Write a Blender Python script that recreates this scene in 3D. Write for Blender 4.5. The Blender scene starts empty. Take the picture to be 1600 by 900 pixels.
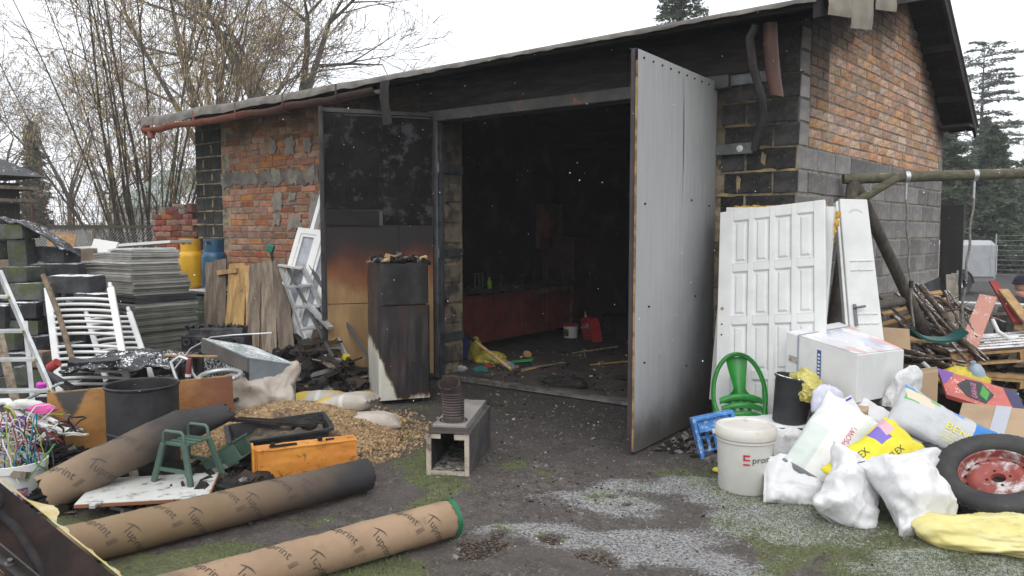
import bpy, math, random
import numpy as np
from mathutils import Vector, Matrix, Euler, noise
from mathutils.bvhtree import BVHTree

R = math.radians
scene = bpy.context.scene
COL = scene.collection

# ------------------------------------------------------------------ camera
cam_data = bpy.data.cameras.new("camera")
cam = bpy.data.objects.new("camera", cam_data)
COL.objects.link(cam)
cam.location = (0.0, 0.0, 1.5)
cam.rotation_euler = (R(90) - math.atan(85 / 1200), 0.0, R(36))
cam_data.sensor_width = 36.0
cam_data.lens = 27.0
cam_data.clip_start = 0.05
cam_data.clip_end = 1500.0
scene.camera = cam

# ------------------------------------------------------------------ sky (overcast)
world = bpy.data.worlds.new("World")
scene.world = world
world.use_nodes = True
wn = world.node_tree
bg = wn.nodes['Background']
sky = wn.nodes.new('ShaderNodeTexSky')
sky.sky_type = 'NISHITA'
sky.sun_disc = False
sky.sun_elevation = R(48)
sky.sun_rotation = R(150)
sky.dust_density = 4.0
mixs = wn.nodes.new('ShaderNodeMix')
mixs.data_type = 'RGBA'
mixs.inputs['Factor'].default_value = 0.93
mixs.inputs['B'].default_value = (9.1, 9.35, 9.75, 1)
wn.links.new(sky.outputs[0], mixs.inputs['A'])
wn.links.new(mixs.outputs['Result'], bg.inputs['Color'])
bg.inputs['Strength'].default_value = 0.125

sun_data = bpy.data.lights.new("sun", 'SUN')
sun_data.energy = 0.9
sun_data.angle = R(35)
sun_data.color = (1.0, 0.97, 0.93)
sun = bpy.data.objects.new("sun", sun_data)
COL.objects.link(sun)
sun.rotation_euler = (R(42), 0, R(150 - 180 + 60))

# ------------------------------------------------------------------ exposure
scene.view_settings.view_transform = 'Standard'
scene.view_settings.look = 'None'
scene.view_settings.exposure = 0.46
scene.view_settings.gamma = 1.0
scene.view_settings.use_curve_mapping = False
scene.render.engine = 'CYCLES'

# ------------------------------------------------------------------ helpers: materials
def _mix(nt, fac, a, b, mode='MIX'):
    n = nt.nodes.new('ShaderNodeMix')
    n.data_type = 'RGBA'
    n.blend_type = mode
    for s, v in (('Factor', fac), ('A', a), ('B', b)):
        if isinstance(v, bpy.types.NodeSocket):
            nt.links.new(v, n.inputs[s])
        elif s == 'Factor':
            n.inputs[s].default_value = v
        else:
            n.inputs[s].default_value = (*v[:3], 1)
    return n.outputs['Result']

def _math(nt, op, a, b=None, clamp=False):
    n = nt.nodes.new('ShaderNodeMath')
    n.operation = op
    n.use_clamp = clamp
    for i, v in enumerate((a, b)):
        if v is None:
            continue
        if isinstance(v, bpy.types.NodeSocket):
            nt.links.new(v, n.inputs[i])
        else:
            n.inputs[i].default_value = v
    return n.outputs[0]

def _ramp(nt, v, lo, hi):
    n = nt.nodes.new('ShaderNodeMapRange')
    n.inputs['From Min'].default_value = lo
    n.inputs['From Max'].default_value = hi
    n.interpolation_type = 'SMOOTHSTEP'
    nt.links.new(v, n.inputs['Value'])
    return n.outputs[0]

def _noise(nt, vec, scale, detail=4, rough=.6, stretch=None):
    if stretch:
        m = nt.nodes.new('ShaderNodeMapping')
        m.inputs['Scale'].default_value = stretch
        nt.links.new(vec, m.inputs['Vector'])
        vec = m.outputs[0]
    n = nt.nodes.new('ShaderNodeTexNoise')
    n.inputs['Scale'].default_value = scale
    n.inputs['Detail'].default_value = detail
    n.inputs['Roughness'].default_value = rough
    nt.links.new(vec, n.inputs['Vector'])
    return n.outputs['Fac']

MATS = {}
def mat(name, col, col2=None, scale=6, lohi=(.4, .62), rough=.8, metal=0.0, bump=0.0, bscale=None,
        rnd=0.0, hue=0.0, soot=None, snow=0.0, dirt=None, dirtcol=(.03, .025, .02), dscale=9, stretch=None,
        coords='Object', prints=None, spec=.5, trans=0.0, alpha=1.0, bstretch=None, sub=0.0, finish=None):
    """Principled material: two-colour noise, per-piece variation, stains, snow on upward faces, relief."""
    if name in MATS:
        return MATS[name]
    m = bpy.data.materials.new(name)
    m.use_nodes = True
    nt = m.node_tree
    bs = nt.nodes['Principled BSDF']
    tc = nt.nodes.new('ShaderNodeTexCoord')
    geo = nt.nodes.new('ShaderNodeNewGeometry')
    vec = tc.outputs[coords]
    c = tuple(col)
    if col2:
        f = _ramp(nt, _noise(nt, vec, scale, 5, .62, stretch), *lohi)
        c = _mix(nt, f, c, col2)
    if rnd or hue:
        oi = nt.nodes.new('ShaderNodeObjectInfo')
        r1 = _math(nt, 'FRACT', _math(nt, 'ADD', oi.outputs['Random'], geo.outputs['Random Per Island']))
        if rnd:
            g = _math(nt, 'MULTIPLY_ADD', r1, 2 * rnd)
            nt.nodes[-1].inputs[2].default_value = 1 - rnd
            cc = nt.nodes.new('ShaderNodeCombineColor')
            for i in range(3):
                nt.links.new(g, cc.inputs[i])
            c = _mix(nt, 1.0, c, cc.outputs[0], 'MULTIPLY')
        if hue:
            r2 = _math(nt, 'FRACT', _math(nt, 'MULTIPLY', r1, 7.31))
            hs = nt.nodes.new('ShaderNodeHueSaturation')
            h = _math(nt, 'MULTIPLY_ADD', r2, 2 * hue)
            nt.nodes[-1].inputs[2].default_value = .5 - hue
            nt.links.new(h, hs.inputs['Hue'])
            s = _math(nt, 'MULTIPLY_ADD', _math(nt, 'FRACT', _math(nt, 'MULTIPLY', r1, 13.7)), .5)
            nt.nodes[-1].inputs[2].default_value = .68
            nt.links.new(s, hs.inputs['Saturation'])
            if isinstance(c, tuple):
                hs.inputs['Color'].default_value = (*c[:3], 1)
            else:
                nt.links.new(c, hs.inputs['Color'])
            c = hs.outputs[0]
    if prints:
        uv = nt.nodes.new('ShaderNodeUVMap')
        sp = nt.nodes.new('ShaderNodeSeparateXYZ')
        nt.links.new(uv.outputs[0], sp.inputs[0])
        wob = _math(nt, 'MULTIPLY', _math(nt, 'SUBTRACT', _noise(nt, vec, 6, 2), .5), .03)
        U = _math(nt, 'ADD', sp.outputs[0], wob)
        V = _math(nt, 'ADD', sp.outputs[1], wob)
        for (u0, u1, v0, v1, pc, *sk) in prints:
            k = sk[0] if sk else 0.0
            UU = _math(nt, 'ADD', U, _math(nt, 'MULTIPLY', V, k)) if k else U
            a = _math(nt, 'MULTIPLY', _math(nt, 'GREATER_THAN', UU, u0), _math(nt, 'LESS_THAN', UU, u1))
            b = _math(nt, 'MULTIPLY', _math(nt, 'GREATER_THAN', V, v0), _math(nt, 'LESS_THAN', V, v1))
            c = _mix(nt, _math(nt, 'MULTIPLY', a, b), c, pc)
    if dirt:
        f = _math(nt, 'MULTIPLY', _ramp(nt, _noise(nt, vec, dscale, 8, .72), .955 - dirt, 1.085 - dirt), .85)
        c = _mix(nt, f, c, dirtcol)
    if soot:
        c = soot(nt, geo, c)
    rsock = None
    if snow:
        sep = nt.nodes.new('ShaderNodeSeparateXYZ')
        nt.links.new(geo.outputs['Normal'], sep.inputs[0])
        up = _ramp(nt, sep.outputs[2], .55, .85)
        n1 = _noise(nt, geo.outputs['Position'], 70, 3, .7)
        n2 = _noise(nt, geo.outputs['Position'], 9, 2, .5)
        s = _ramp(nt, _math(nt, 'ADD', n1, _math(nt, 'MULTIPLY', n2, .6)), 1.05 - snow * .5, 1.12 - snow * .5)
        c = _mix(nt, _math(nt, 'MULTIPLY', up, s), c, (.82, .84, .86))
    if isinstance(c, tuple):
        bs.inputs['Base Color'].default_value = (*c[:3], 1)
    else:
        nt.links.new(c, bs.inputs['Base Color'])
    rv = _math(nt, 'MULTIPLY_ADD', _noise(nt, vec, scale * 1.7, 4), .3)
    nt.nodes[-1].inputs[2].default_value = rough - .15
    nt.links.new(rv, bs.inputs['Roughness'])
    bs.inputs['Metallic'].default_value = metal
    bs.inputs['Specular IOR Level'].default_value = spec
    if trans:
        bs.inputs['Transmission Weight'].default_value = trans
    if alpha < 1:
        bs.inputs['Alpha'].default_value = alpha
    if sub:
        bs.inputs['Subsurface Weight'].default_value = sub
        bs.inputs['Subsurface Radius'].default_value = (.02, .015, .01)
    if bump:
        bn = nt.nodes.new('ShaderNodeBump')
        bn.inputs['Strength'].default_value = min(1, bump)
        bn.inputs['Distance'].default_value = .01
        nt.links.new(_noise(nt, vec, bscale or scale * 4, 7, .68, bstretch or stretch), bn.inputs['Height'])
        nt.links.new(bn.outputs[0], bs.inputs['Normal'])
    if finish:
        finish(nt, bs, geo, tc)
    MATS[name] = m
    return m

def crinkle(a=7.0, k=.6, d=.012):
    """sharp creases of crumpled plastic as relief"""
    def f(nt, bs, geo, tc):
        hs = None
        for s_, w in ((a, 1.0), (a * 2.7, .4)):
            v = nt.nodes.new('ShaderNodeTexVoronoi'); v.inputs['Scale'].default_value = s_
            m_ = nt.nodes.new('ShaderNodeMapping'); m_.inputs['Scale'].default_value = (.6, 1.3, 1)
            n_ = nt.nodes.new('ShaderNodeTexNoise'); n_.inputs['Scale'].default_value = s_ * .5; nt.links.new(tc.outputs['Object'], n_.inputs['Vector'])
            vm = nt.nodes.new('ShaderNodeVectorMath'); vm.operation = 'MULTIPLY_ADD'; nt.links.new(n_.outputs['Color'], vm.inputs[0]); vm.inputs[1].default_value = (.12, .12, .12); nt.links.new(tc.outputs['Object'], vm.inputs[2])
            nt.links.new(vm.outputs[0], m_.inputs['Vector']); nt.links.new(m_.outputs[0], v.inputs['Vector'])
            h = _math(nt, 'MULTIPLY', v.outputs['Distance'], w / s_ * 7)
            hs = h if hs is None else _math(nt, 'ADD', hs, h)
        b = nt.nodes.new('ShaderNodeBump'); b.inputs['Strength'].default_value = k; b.inputs['Distance'].default_value = d * 3
        nt.links.new(hs, b.inputs['Height']); nt.links.new(b.outputs[0], bs.inputs['Normal'])
    return f

# ------------------------------------------------------------------ helpers: mesh building
def rot3(e):
    return Euler([R(a) for a in e]).to_matrix()

class MB:
    def __init__(s):
        s.v = []; s.f = []; s.m = []; s.uv = None
    def add(s, vs, fs, m=0):
        n = len(s.v)
        s.v.extend([tuple(p) for p in vs])
        s.f.extend([tuple(i + n for i in q) for q in fs])
        s.m.extend([m] * len(fs))
        return s
    def box(s, c, d, rot=None, m=0, jit=0.0, rng=None):
        M = rot3(rot) if rot else None
        vs = []
        for x in (-.5, .5):
            for y in (-.5, .5):
                for z in (-.5, .5):
                    p = Vector((x * d[0], y * d[1], z * d[2]))
                    if jit:
                        p += Vector([rng.uniform(-jit, jit) for _ in range(3)])
                    if M:
                        p = M @ p
                    vs.append(p + Vector(c))
        return s.add(vs, BOXF, m)
    def bar(s, p0, p1, w, h, up=(0, 0, 1), m=0):
        """square bar between two points"""
        a = Vector(p0); b = Vector(p1); d = (b - a).normalized()
        upv = Vector(up)
        if abs(d.dot(upv)) > .98:
            upv = Vector((1, 0, 0))
        x = d.cross(upv).normalized(); y = x.cross(d)
        vs = []
        for p in (a, b):
            for i in (-.5, .5):
                for j in (-.5, .5):
                    vs.append(p + x * (w * i) + y * (h * j))
        return s.add(vs, [(0, 1, 3, 2), (4, 6, 7, 5), (0, 4, 5, 1), (2, 3, 7, 6), (0, 2, 6, 4), (1, 5, 7, 3)], m)
    def par(s, o, ex, ey, ez, m=0):
        o, ex, ey, ez = map(Vector, (o, ex, ey, ez))
        vs = [o + ex * i + ey * j + ez * k for i in (0, 1) for j in (0, 1) for k in (0, 1)]
        return s.add(vs, BOXF, m)
    def tube(s, pts, r, n=8, caps=True, m=0, up=None):
        pts = [Vector(p) for p in pts]
        rs = r if isinstance(r, (list, tuple)) else [r] * len(pts)
        base = len(s.v)
        prev = None
        for i, p in enumerate(pts):
            d = (pts[min(i + 1, len(pts) - 1)] - pts[max(i - 1, 0)])
            if d.length < 1e-9:
                d = Vector((0, 0, 1))
            d.normalize()
            if prev is None:
                a = Vector((0, 0, 1)) if abs(d.z) < .95 else Vector((1, 0, 0))
                x = d.cross(a).normalized()
            else:
                x = (prev - d * prev.dot(d))
                x = x.normalized() if x.length > 1e-6 else d.orthogonal().normalized()
            prev = x
            y = d.cross(x)
            for k in range(n):
                t = 2 * math.pi * k / n
                s.v.append(tuple(p + (x * math.cos(t) + y * math.sin(t)) * rs[i]))
        for i in range(len(pts) - 1):
            for k in range(n):
                a = base + i * n + k; b = base + i * n + (k + 1) % n
                s.f.append((a, b, b + n, a + n)); s.m.append(m)
        if caps:
            s.f.append(tuple(base + k for k in range(n))[::-1]); s.m.append(m)
            e = base + (len(pts) - 1) * n
            s.f.append(tuple(e + k for k in range(n))); s.m.append(m)
        return s
    def lathe(s, prof, n=24, M=None, m=0, close=False):
        """profile of (radius, height) turned round z"""
        base = len(s.v)
        for r_, z in prof:
            for k in range(n):
                t = 2 * math.pi * k / n
                p = Vector((r_ * math.cos(t), r_ * math.sin(t), z))
                s.v.append(tuple(M @ p if M else p))
        for i in range(len(prof) - 1):
            for k in range(n):
                a = base + i * n + k; b = base + i * n + (k + 1) % n
                s.f.append((a, b, b + n, a + n)); s.m.append(m)
        if close:
            s.f.append(tuple(base + k for k in range(n))[::-1]); s.m.append(m)
            e = base + (len(prof) - 1) * n
            s.f.append(tuple(e + k for k in range(n))); s.m.append(m)
        return s
    def prism(s, pts, o, ex, ey, ez, m=0):
        """outline pts (2D) extruded: p = o + x*ex + y*ey, thickness vector ez"""
        o, ex, ey, ez = map(Vector, (o, ex, ey, ez))
        n = len(pts)
        a = [o + ex * p[0] + ey * p[1] for p in pts]
        b = [p + ez for p in a]
        fs = [tuple(range(n))[::-1], tuple(range(n, 2 * n))]
        fs += [(i, (i + 1) % n, n + (i + 1) % n, n + i) for i in range(n)]
        return s.add(a + b, fs, m)
    def sheet(s, fn, nu, nv, m=0, thick=0.0, uv=False):
        """grid surface fn(u,v); if thick, a second side offset along the normal"""
        base = len(s.v)
        P = [[Vector(fn(i / nu, j / nv)) for j in range(nv + 1)] for i in range(nu + 1)]
        flat = [P[i][j] for i in range(nu + 1) for j in range(nv + 1)]
        W = nv + 1
        fs = [(i * W + j, (i + 1) * W + j, (i + 1) * W + j + 1, i * W + j + 1) for i in range(nu) for j in range(nv)]
        if not thick:
            return s.add(flat, fs, m)
        N = []
        for i in range(nu + 1):
            for j in range(nv + 1):
                a = P[min(i + 1, nu)][j] - P[max(i - 1, 0)][j]
                b = P[i][min(j + 1, nv)] - P[i][max(j - 1, 0)]
                c = a.cross(b)
                N.append(c.normalized() if c.length > 1e-9 else Vector((0, 0, 1)))
        K = len(flat)
        fs2 = [tuple(K + q for q in f)[::-1] for f in fs]
        rim = [j for j in range(nv)] , []
        edges = [(j, j + 1) for j in range(nv)]
        edges += [(i * W + nv, (i + 1) * W + nv) for i in range(nu)]
        edges += [(nu * W + j + 1, nu * W + j) for j in reversed(range(nv))]
        edges += [((i + 1) * W, i * W) for i in reversed(range(nu))]
        fs3 = [(a, b, b + K, a + K) for a, b in edges]
        return s.add(flat + [p - n * thick for p, n in zip(flat, N)], fs + fs2 + fs3, m)
    def text(s, txt, size, o, ex, ey, m=0, lift=.0015, bold=0.0, shear=0.0, warp=None):
        """flat lettering; ex, ey are the writing and up directions; warp maps (x,y)->point"""
        vs, fs = text2d(txt)
        o, ex, ey = Vector(o), Vector(ex).normalized(), Vector(ey).normalized()
        nrm = ex.cross(ey)
        if warp:
            return s.add([warp(x * size + shear * y * size, y * size) for x, y in vs], fs, m)
        return s.add([o + ex * (x * size + shear * y * size) + ey * (y * size) + nrm * lift for x, y in vs], fs, m)
    def build(s, name, mats, parent=None, loc=None, rot=None, smooth=None, bevel=0, kind=None, uv=None):
        me = bpy.data.meshes.new(name)
        me.from_pydata(s.v, [], s.f)
        if not isinstance(mats, (list, tuple)):
            mats = [mats]
        for k in mats:
            me.materials.append(k)
        if len(mats) > 1:
            me.polygons.foreach_set('material_index', s.m)
        if uv is not None:
            l = me.uv_layers.new(name='UVMap')
            idx = np.empty(len(me.loops), dtype=np.int32)
            me.loops.foreach_get('vertex_index', idx)
            l.data.foreach_set('uv', np.array(uv, dtype=np.float32)[idx].ravel())
        me.update()
        if smooth is not None:
            me.polygons.foreach_set('use_smooth', [True] * len(me.polygons))
            if smooth < 180:
                me.set_sharp_from_angle(angle=R(smooth))
        o = bpy.data.objects.new(name, me)
        COL.objects.link(o)
        if parent:
            o.parent = parent
        if loc:
            o.location = loc
        if rot:
            o.rotation_euler = [R(a) for a in rot]
        if bevel:
            b = o.modifiers.new('bevel', 'BEVEL'); b.width = bevel; b.segments = 2; b.limit_method = 'ANGLE'
            b.harden_normals = False
        if kind:
            o['kind'] = kind
        return o

BOXF = [(0, 1, 3, 2), (4, 6, 7, 5), (0, 4, 5, 1), (2, 3, 7, 6), (0, 2, 6, 4), (1, 5, 7, 3)]
_T = {}
def text2d(txt):
    if txt in _T:
        return _T[txt]
    cu = bpy.data.curves.new('lettering', 'FONT')
    cu.body = txt; cu.size = 1.0; cu.resolution_u = 2
    ob = bpy.data.objects.new('lettering', cu)
    me = bpy.data.meshes.new_from_object(ob)
    r = ([(v.co.x, v.co.y) for v in me.vertices], [tuple(p.vertices) for p in me.polygons])
    bpy.data.objects.remove(ob); bpy.data.curves.remove(cu); bpy.data.meshes.remove(me)
    _T[txt] = r
    return r

def thing(name, label, cat, loc=(0, 0, 0), rot=(0, 0, 0), group=None):
    o = bpy.data.objects.new(name, None)
    o.empty_display_size = .1
    COL.objects.link(o)
    o.location = loc; o.rotation_euler = [R(a) for a in rot]
    return tag(o, label, cat, group)

def tag(o, label, cat, group=None):
    o['label'] = label; o['category'] = cat
    if group:
        o['group'] = group
    return o

def struct(o):
    o['kind'] = 'structure'
    return o

def recenter(o):
    """move a single-mesh thing's origin to its base"""
    me = o.data
    co = np.empty(len(me.vertices) * 3, dtype=np.float32)
    me.vertices.foreach_get('co', co); co = co.reshape(-1, 3)
    c = np.array([(co[:, 0].min() + co[:, 0].max()) / 2, (co[:, 1].min() + co[:, 1].max()) / 2, co[:, 2].min()])
    me.vertices.foreach_set('co', (co - c).astype(np.float32).ravel())
    M = o.matrix_basis.to_3x3()
    o.location = o.location + M @ Vector(c.tolist())
    me.update()
    return o

def frame(d, up=(0, 0, 1)):
    """matrix whose x axis is d, z axis near up"""
    x = Vector(d).normalized(); z = Vector(up)
    y = z.cross(x).normalized(); z = x.cross(y)
    return Matrix((x, y, z)).transposed()

def fbm(p, s=1.0, o=4):
    return noise.fractal(Vector(p) * s, 1.0, 2.0, o)

def link_copy(o, parent=None):
    c = o.copy(); COL.objects.link(c)
    if parent is not None:
        c.parent = parent
    return c

# value noise on arrays, used for the ground cover
_rng = np.random.default_rng(11)
_tab = _rng.random((256, 256))
def vn(x, y):
    xi = np.floor(x).astype(int); yi = np.floor(y).astype(int)
    fx = x - xi; fy = y - yi
    fx = fx * fx * (3 - 2 * fx); fy = fy * fy * (3 - 2 * fy)
    a = _tab[xi % 256, yi % 256]; b = _tab[(xi + 1) % 256, yi % 256]
    c = _tab[xi % 256, (yi + 1) % 256]; d = _tab[(xi + 1) % 256, (yi + 1) % 256]
    return (a * (1 - fx) + b * fx) * (1 - fy) + (c * (1 - fx) + d * fx) * fy
def fn2(x, y, s, o=4):
    t = 0; w = 0; a = 1
    for i in range(o):
        t = t + a * vn(x * s + 17.3 * i, y * s + 9.1 * i); w += a; a *= .55; s *= 2.03
    return t / w
def sst(x, a, b):
    t = np.clip((x - a) / (b - a), 0, 1)
    return t * t * (3 - 2 * t)

# ================================================================== GROUND
def cover(x, y):
    """how much frost, moss and wet mud lies at (x, y)"""
    n1 = fn2(x + 3, y, 1.3, 4); n2 = fn2(x, y + 40, 3.5, 3); n3 = fn2(x * .8 + y * .5 + 7, y * 2.6 - x * 1.6, 1.5, 4)
    sn = np.zeros_like(x)
    for (cx, cy, rx, a) in ((-2.05, 4.15, .28, .55), (-1.7, 4.28, .4, .9), (-1.3, 4.1, .35, 1.), (-2.0, 3.6, .4, 1.), (-2.05, 3.25, .3, 1.), (-1.6, 3.3, .35, 1.05),
                            (-1.28, 3.25, .3, 1.0), (-.9, 3.9, .5, .85), (-.55, 3.9, .45, .8), (-2.4, 3.02, .17, .8), (-2.2, 2.88, .14, .55), (-3.86, 3.3, .26, .7),
                            (-3.6, 2.9, .25, .55), (-4.1, 2.05, .35, .75), (-1.95, 2.65, .2, .5), (-.1, 3.9, .5, .8), (-1.7, 4.7, .35, .5), (-2.9, 2.6, .3, .35), (-1.3, 3.7, .5, .6)):
        sn = np.maximum(sn, a * np.exp(-((x - cx) ** 2 + (y - cy) ** 2) / (rx * rx * 1.6)))
    snow = sst(sn * 1.05 + (n3 - .5) * 1.7 + (n2 - .5) * 1.1, .12, 1.05)
    far = sst(np.hypot(x + 2, y - 4), 14, 22)
    snow = np.maximum(snow, far * sst(n1, .5, .62) * .6)
    # trodden mud from the doorway outwards
    dline = np.abs((x + 4.0) * .80 + (y - 6.0) * .60 + (n1 - .5) * .7)
    mud = 1 - sst(dline, .35, 1.15)
    mud = np.maximum(mud, sst(y, 4.9, 5.4) * (x < -.9))
    mud = np.maximum(mud, (1 - sst(np.hypot(x + 5.5, y - 3.5), 2.2, 3.0)) * .8)
    grass = sst((1 - mud) * 1.0 + (n2 - .5) * 1.6 + (n1 - .5) * 1.2, .25, .75)
    wet = sst(.62 * np.exp(-((x + 1.72) ** 2 / .16 + (y - 2.90) ** 2 / .04)) + .6 * np.exp(-((x + 2.2) ** 2 + (y - 2.85) ** 2) / .03) + .55 * np.exp(-((x + 2.6) ** 2 + (y - 3.71) ** 2) / .02) + (n2 - .5) * 1.5 + (fn2(x, y, 9, 3) - .5) * .9, .52, .66)
    return snow * (1 - wet), grass * (1 - wet), wet, mud

def axis(a, b, st, far):
    fine = np.arange(a, b + st / 2, st)
    out = []; d = st; p = b
    while p < far:
        d *= 1.25; p += d; out.append(p)
    lo = []; d = st; p = a
    while p > -far:
        d *= 1.25; p -= d; lo.append(p)
    return np.array(lo[::-1] + fine.tolist() + out)

gx = axis(-6.6, 1.2, .028, 500); gy = axis(1.0, 6.4, .028, 500)
GX, GY = np.meshgrid(gx, gy, indexing='ij')
S, G, W, MU = cover(GX, GY)
def hground(x, y, S, G, W):
    near = 1 - sst(np.hypot(x + 2, y - 4), 8, 14)
    z = (fn2(x, y, 1.1, 3) - .5) * .05 + (fn2(x, y, 9, 3) - .5) * .022 + G * .006 + S * .005 - W * .012
    inside = (x > -9.7) & (x < -1.6) & (y > 5.8) & (y < 10.3)
    z = z * near * (1 - sst(y, 5.0, 5.7)) - .004
    z = np.where(inside, -.02, z)
    # the land falls gently behind the yard and climbs to a hillside far off
    r = np.hypot(x, y)
    hill = sst(r, 80, 300) * 4 * (.6 + .8 * fn2(x, y, .012, 3))
    return z + hill
GZ = hground(GX, GY, S, G, W)
nx, ny = GX.shape
vv = np.stack([GX, GY, GZ], -1).reshape(-1, 3)
ii = (np.arange(nx - 1)[:, None] * ny + np.arange(ny - 1)[None, :]).ravel()
ff = np.stack([ii, ii + ny, ii + ny + 1, ii + 1], -1)
me = bpy.data.meshes.new('ground')
me.vertices.add(len(vv)); me.vertices.foreach_set('co', vv.ravel())
me.loops.add(ff.size); me.loops.foreach_set('vertex_index', ff.ravel())
me.polygons.add(len(ff)); me.polygons.foreach_set('loop_start', np.arange(len(ff)) * 4); me.polygons.foreach_set('loop_total', np.full(len(ff), 4))
me.update(calc_edges=True)
ca = me.color_attributes.new('cover', 'FLOAT_COLOR', 'POINT')
ca.data.foreach_set('color', np.stack([S, G, W, MU], -1).reshape(-1, 4).ravel())
me.polygons.foreach_set('use_smooth', [True] * len(ff))

def ground_finish(nt, bs, geo, tc):
    at = nt.nodes.new('ShaderNodeVertexColor'); at.layer_name = 'cover'
    sp = nt.nodes.new('ShaderNodeSeparateColor'); nt.links.new(at.outputs['Color'], sp.inputs[0])
    P = geo.outputs['Position']
    fine = _noise(nt, P, 60, 6, .72); mid = _noise(nt, P, 13, 5, .65); big = _noise(nt, P, 2.2, 4, .6)
    vf = _noise(nt, P, 190, 3, .7)
    c = _mix(nt, _ramp(nt, _math(nt, 'ADD', _math(nt, 'MULTIPLY', mid, .5), _math(nt, 'MULTIPLY', fine, .5)), .40, .62), (.062, .050, .043), (.165, .142, .128))
    c = _mix(nt, _ramp(nt, big, .4, .65), c, (.115, .098, .088))
    c = _mix(nt, _ramp(nt, fine, .58, .68), c, (.30, .27, .245))
    c = _mix(nt, _ramp(nt, vf, .58, .68), c, (.030, .024, .020))
    gr = _mix(nt, _ramp(nt, fine, .35, .65), (.080, .106, .030), (.19, .215, .075))
    gr = _mix(nt, _ramp(nt, mid, .52, .68), gr, (.13, .105, .055))
    gf = _ramp(nt, _math(nt, 'ADD', sp.outputs[1], _math(nt, 'MULTIPLY', _math(nt, 'SUBTRACT', fine, .5), 1.7)), .36, .74)
    c = _mix(nt, _math(nt, 'MULTIPLY', gf, .85), c, gr)
    wb = _ramp(nt, _noise(nt, P, 5.5, 6, .7), .50, .66)
    c = _mix(nt, _math(nt, 'MULTIPLY', wb, .55), c, (.055, .046, .040))
    wb2 = _ramp(nt, _noise(nt, P, 31, 4, .7), .57, .66)
    c = _mix(nt, _math(nt, 'MULTIPLY', wb2, .6), c, (.045, .038, .032))
    # soot scatter in front of the doorway
    spx = nt.nodes.new('ShaderNodeSeparateXYZ'); nt.links.new(P, spx.inputs[0])
    sf = _ramp(nt, _math(nt, 'ADD', spx.outputs[1], _math(nt, 'MULTIPLY', big, 2.2)), 4.6, 6.7)
    c = _mix(nt, _math(nt, 'MULTIPLY', sf, .78), c, (.022, .019, .017))
    snf = _ramp(nt, _math(nt, 'ADD', sp.outputs[0], _math(nt, 'ADD', _math(nt, 'MULTIPLY', _math(nt, 'SUBTRACT', fine, .5), 2.0), _math(nt, 'MULTIPLY', _math(nt, 'SUBTRACT', vf, .5), 1.6))), .74, 1.20)
    snf = _math(nt, 'MULTIPLY', snf, _ramp(nt, sp.outputs[0], .02, .4))
    c = _mix(nt, _math(nt, 'MULTIPLY', snf, .5), c, (.74, .76, .78))
    wf = _ramp(nt, _math(nt, 'MULTIPLY', sp.outputs[2], _ramp(nt, fine, .40, .56)), .25, .6)
    c = _mix(nt, wf, c, (.040, .028, .020))
    nt.links.new(c, bs.inputs['Base Color'])
    rg = _mix(nt, wf, _mix(nt, _ramp(nt, mid, .4, .6), (.62, .62, .62), (.9, .9, .9)), (.10, .10, .10))
    nt.links.new(rg, bs.inputs['Roughness'])
    bn = nt.nodes.new('ShaderNodeBump'); bn.inputs['Distance'].default_value = .02
    st = _math(nt, 'MULTIPLY_ADD', sp.outputs[2], -.95); nt.nodes[-1].inputs[2].default_value = 1.0
    nt.links.new(st, bn.inputs['Strength'])
    h = _math(nt, 'ADD', fine, _math(nt, 'MULTIPLY', vf, .5))
    nt.links.new(h, bn.inputs['Height']); nt.links.new(bn.outputs[0], bs.inputs['Normal'])
m_ground = mat('ground_mud_grass', (.1, .09, .08), rough=.8, finish=ground_finish)
me.materials.append(m_ground)
ground = bpy.data.objects.new('ground', me); COL.objects.link(ground); struct(ground)

def hz(x, y):
    x = np.atleast_1d(np.asarray(x, float)); y = np.atleast_1d(np.asarray(y, float))
    s, g_, w, _ = cover(x, y)
    return hground(x, y, s, g_, w)

def blades(name, n, x0, x1, y0, y1, key, label, cat, mats, hmin, hmax, wid, seed):
    rg = np.random.default_rng(seed)
    x = rg.uniform(x0, x1, n * 3); y = rg.uniform(y0, y1, n * 3)
    s, g_, w, mu = cover(x, y)
    k = key(x, y, s, g_, w, mu) > rg.random(n * 3)
    x, y = x[k][:n], y[k][:n]
    z = hz(x, y) - .003
    n = len(x)
    a = rg.uniform(0, 6.28, n); h = rg.uniform(hmin, hmax, n); ln = rg.uniform(.1, 1.3, n) * h
    dx, dy = np.cos(a), np.sin(a); b = rg.uniform(0, 6.28, n)
    w2 = wid * rg.uniform(.6, 1.5, n)
    p0 = np.stack([x - dx * w2, y - dy * w2, z], -1); p1 = np.stack([x + dx * w2, y + dy * w2, z], -1)
    p2 = np.stack([x + np.cos(b) * ln, y + np.sin(b) * ln, z + h], -1)
    v = np.stack([p0, p1, p2], 1).reshape(-1, 3)
    m_ = bpy.data.meshes.new(name)
    m_.vertices.add(len(v)); m_.vertices.foreach_set('co', v.ravel())
    m_.loops.add(len(v)); m_.loops.foreach_set('vertex_index', np.arange(len(v)))
    m_.polygons.add(n); m_.polygons.foreach_set('loop_start', np.arange(n) * 3); m_.polygons.foreach_set('loop_total', np.full(n, 3))
    m_.materials.append(mats); m_.update(calc_edges=True)
    o = bpy.data.objects.new(name, m_); COL.objects.link(o)
    o['kind'] = 'stuff'; tag(o, label, cat)
    return o
m_grass = mat('grass_blades', (.10, .13, .042), rnd=.45, hue=.05, rough=.7)
m_straw = mat('dead_grass', (.20, .155, .085), rnd=.4, rough=.8)
m_snowb = mat('frost_grains', (.80, .82, .84), rough=.6)
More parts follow.
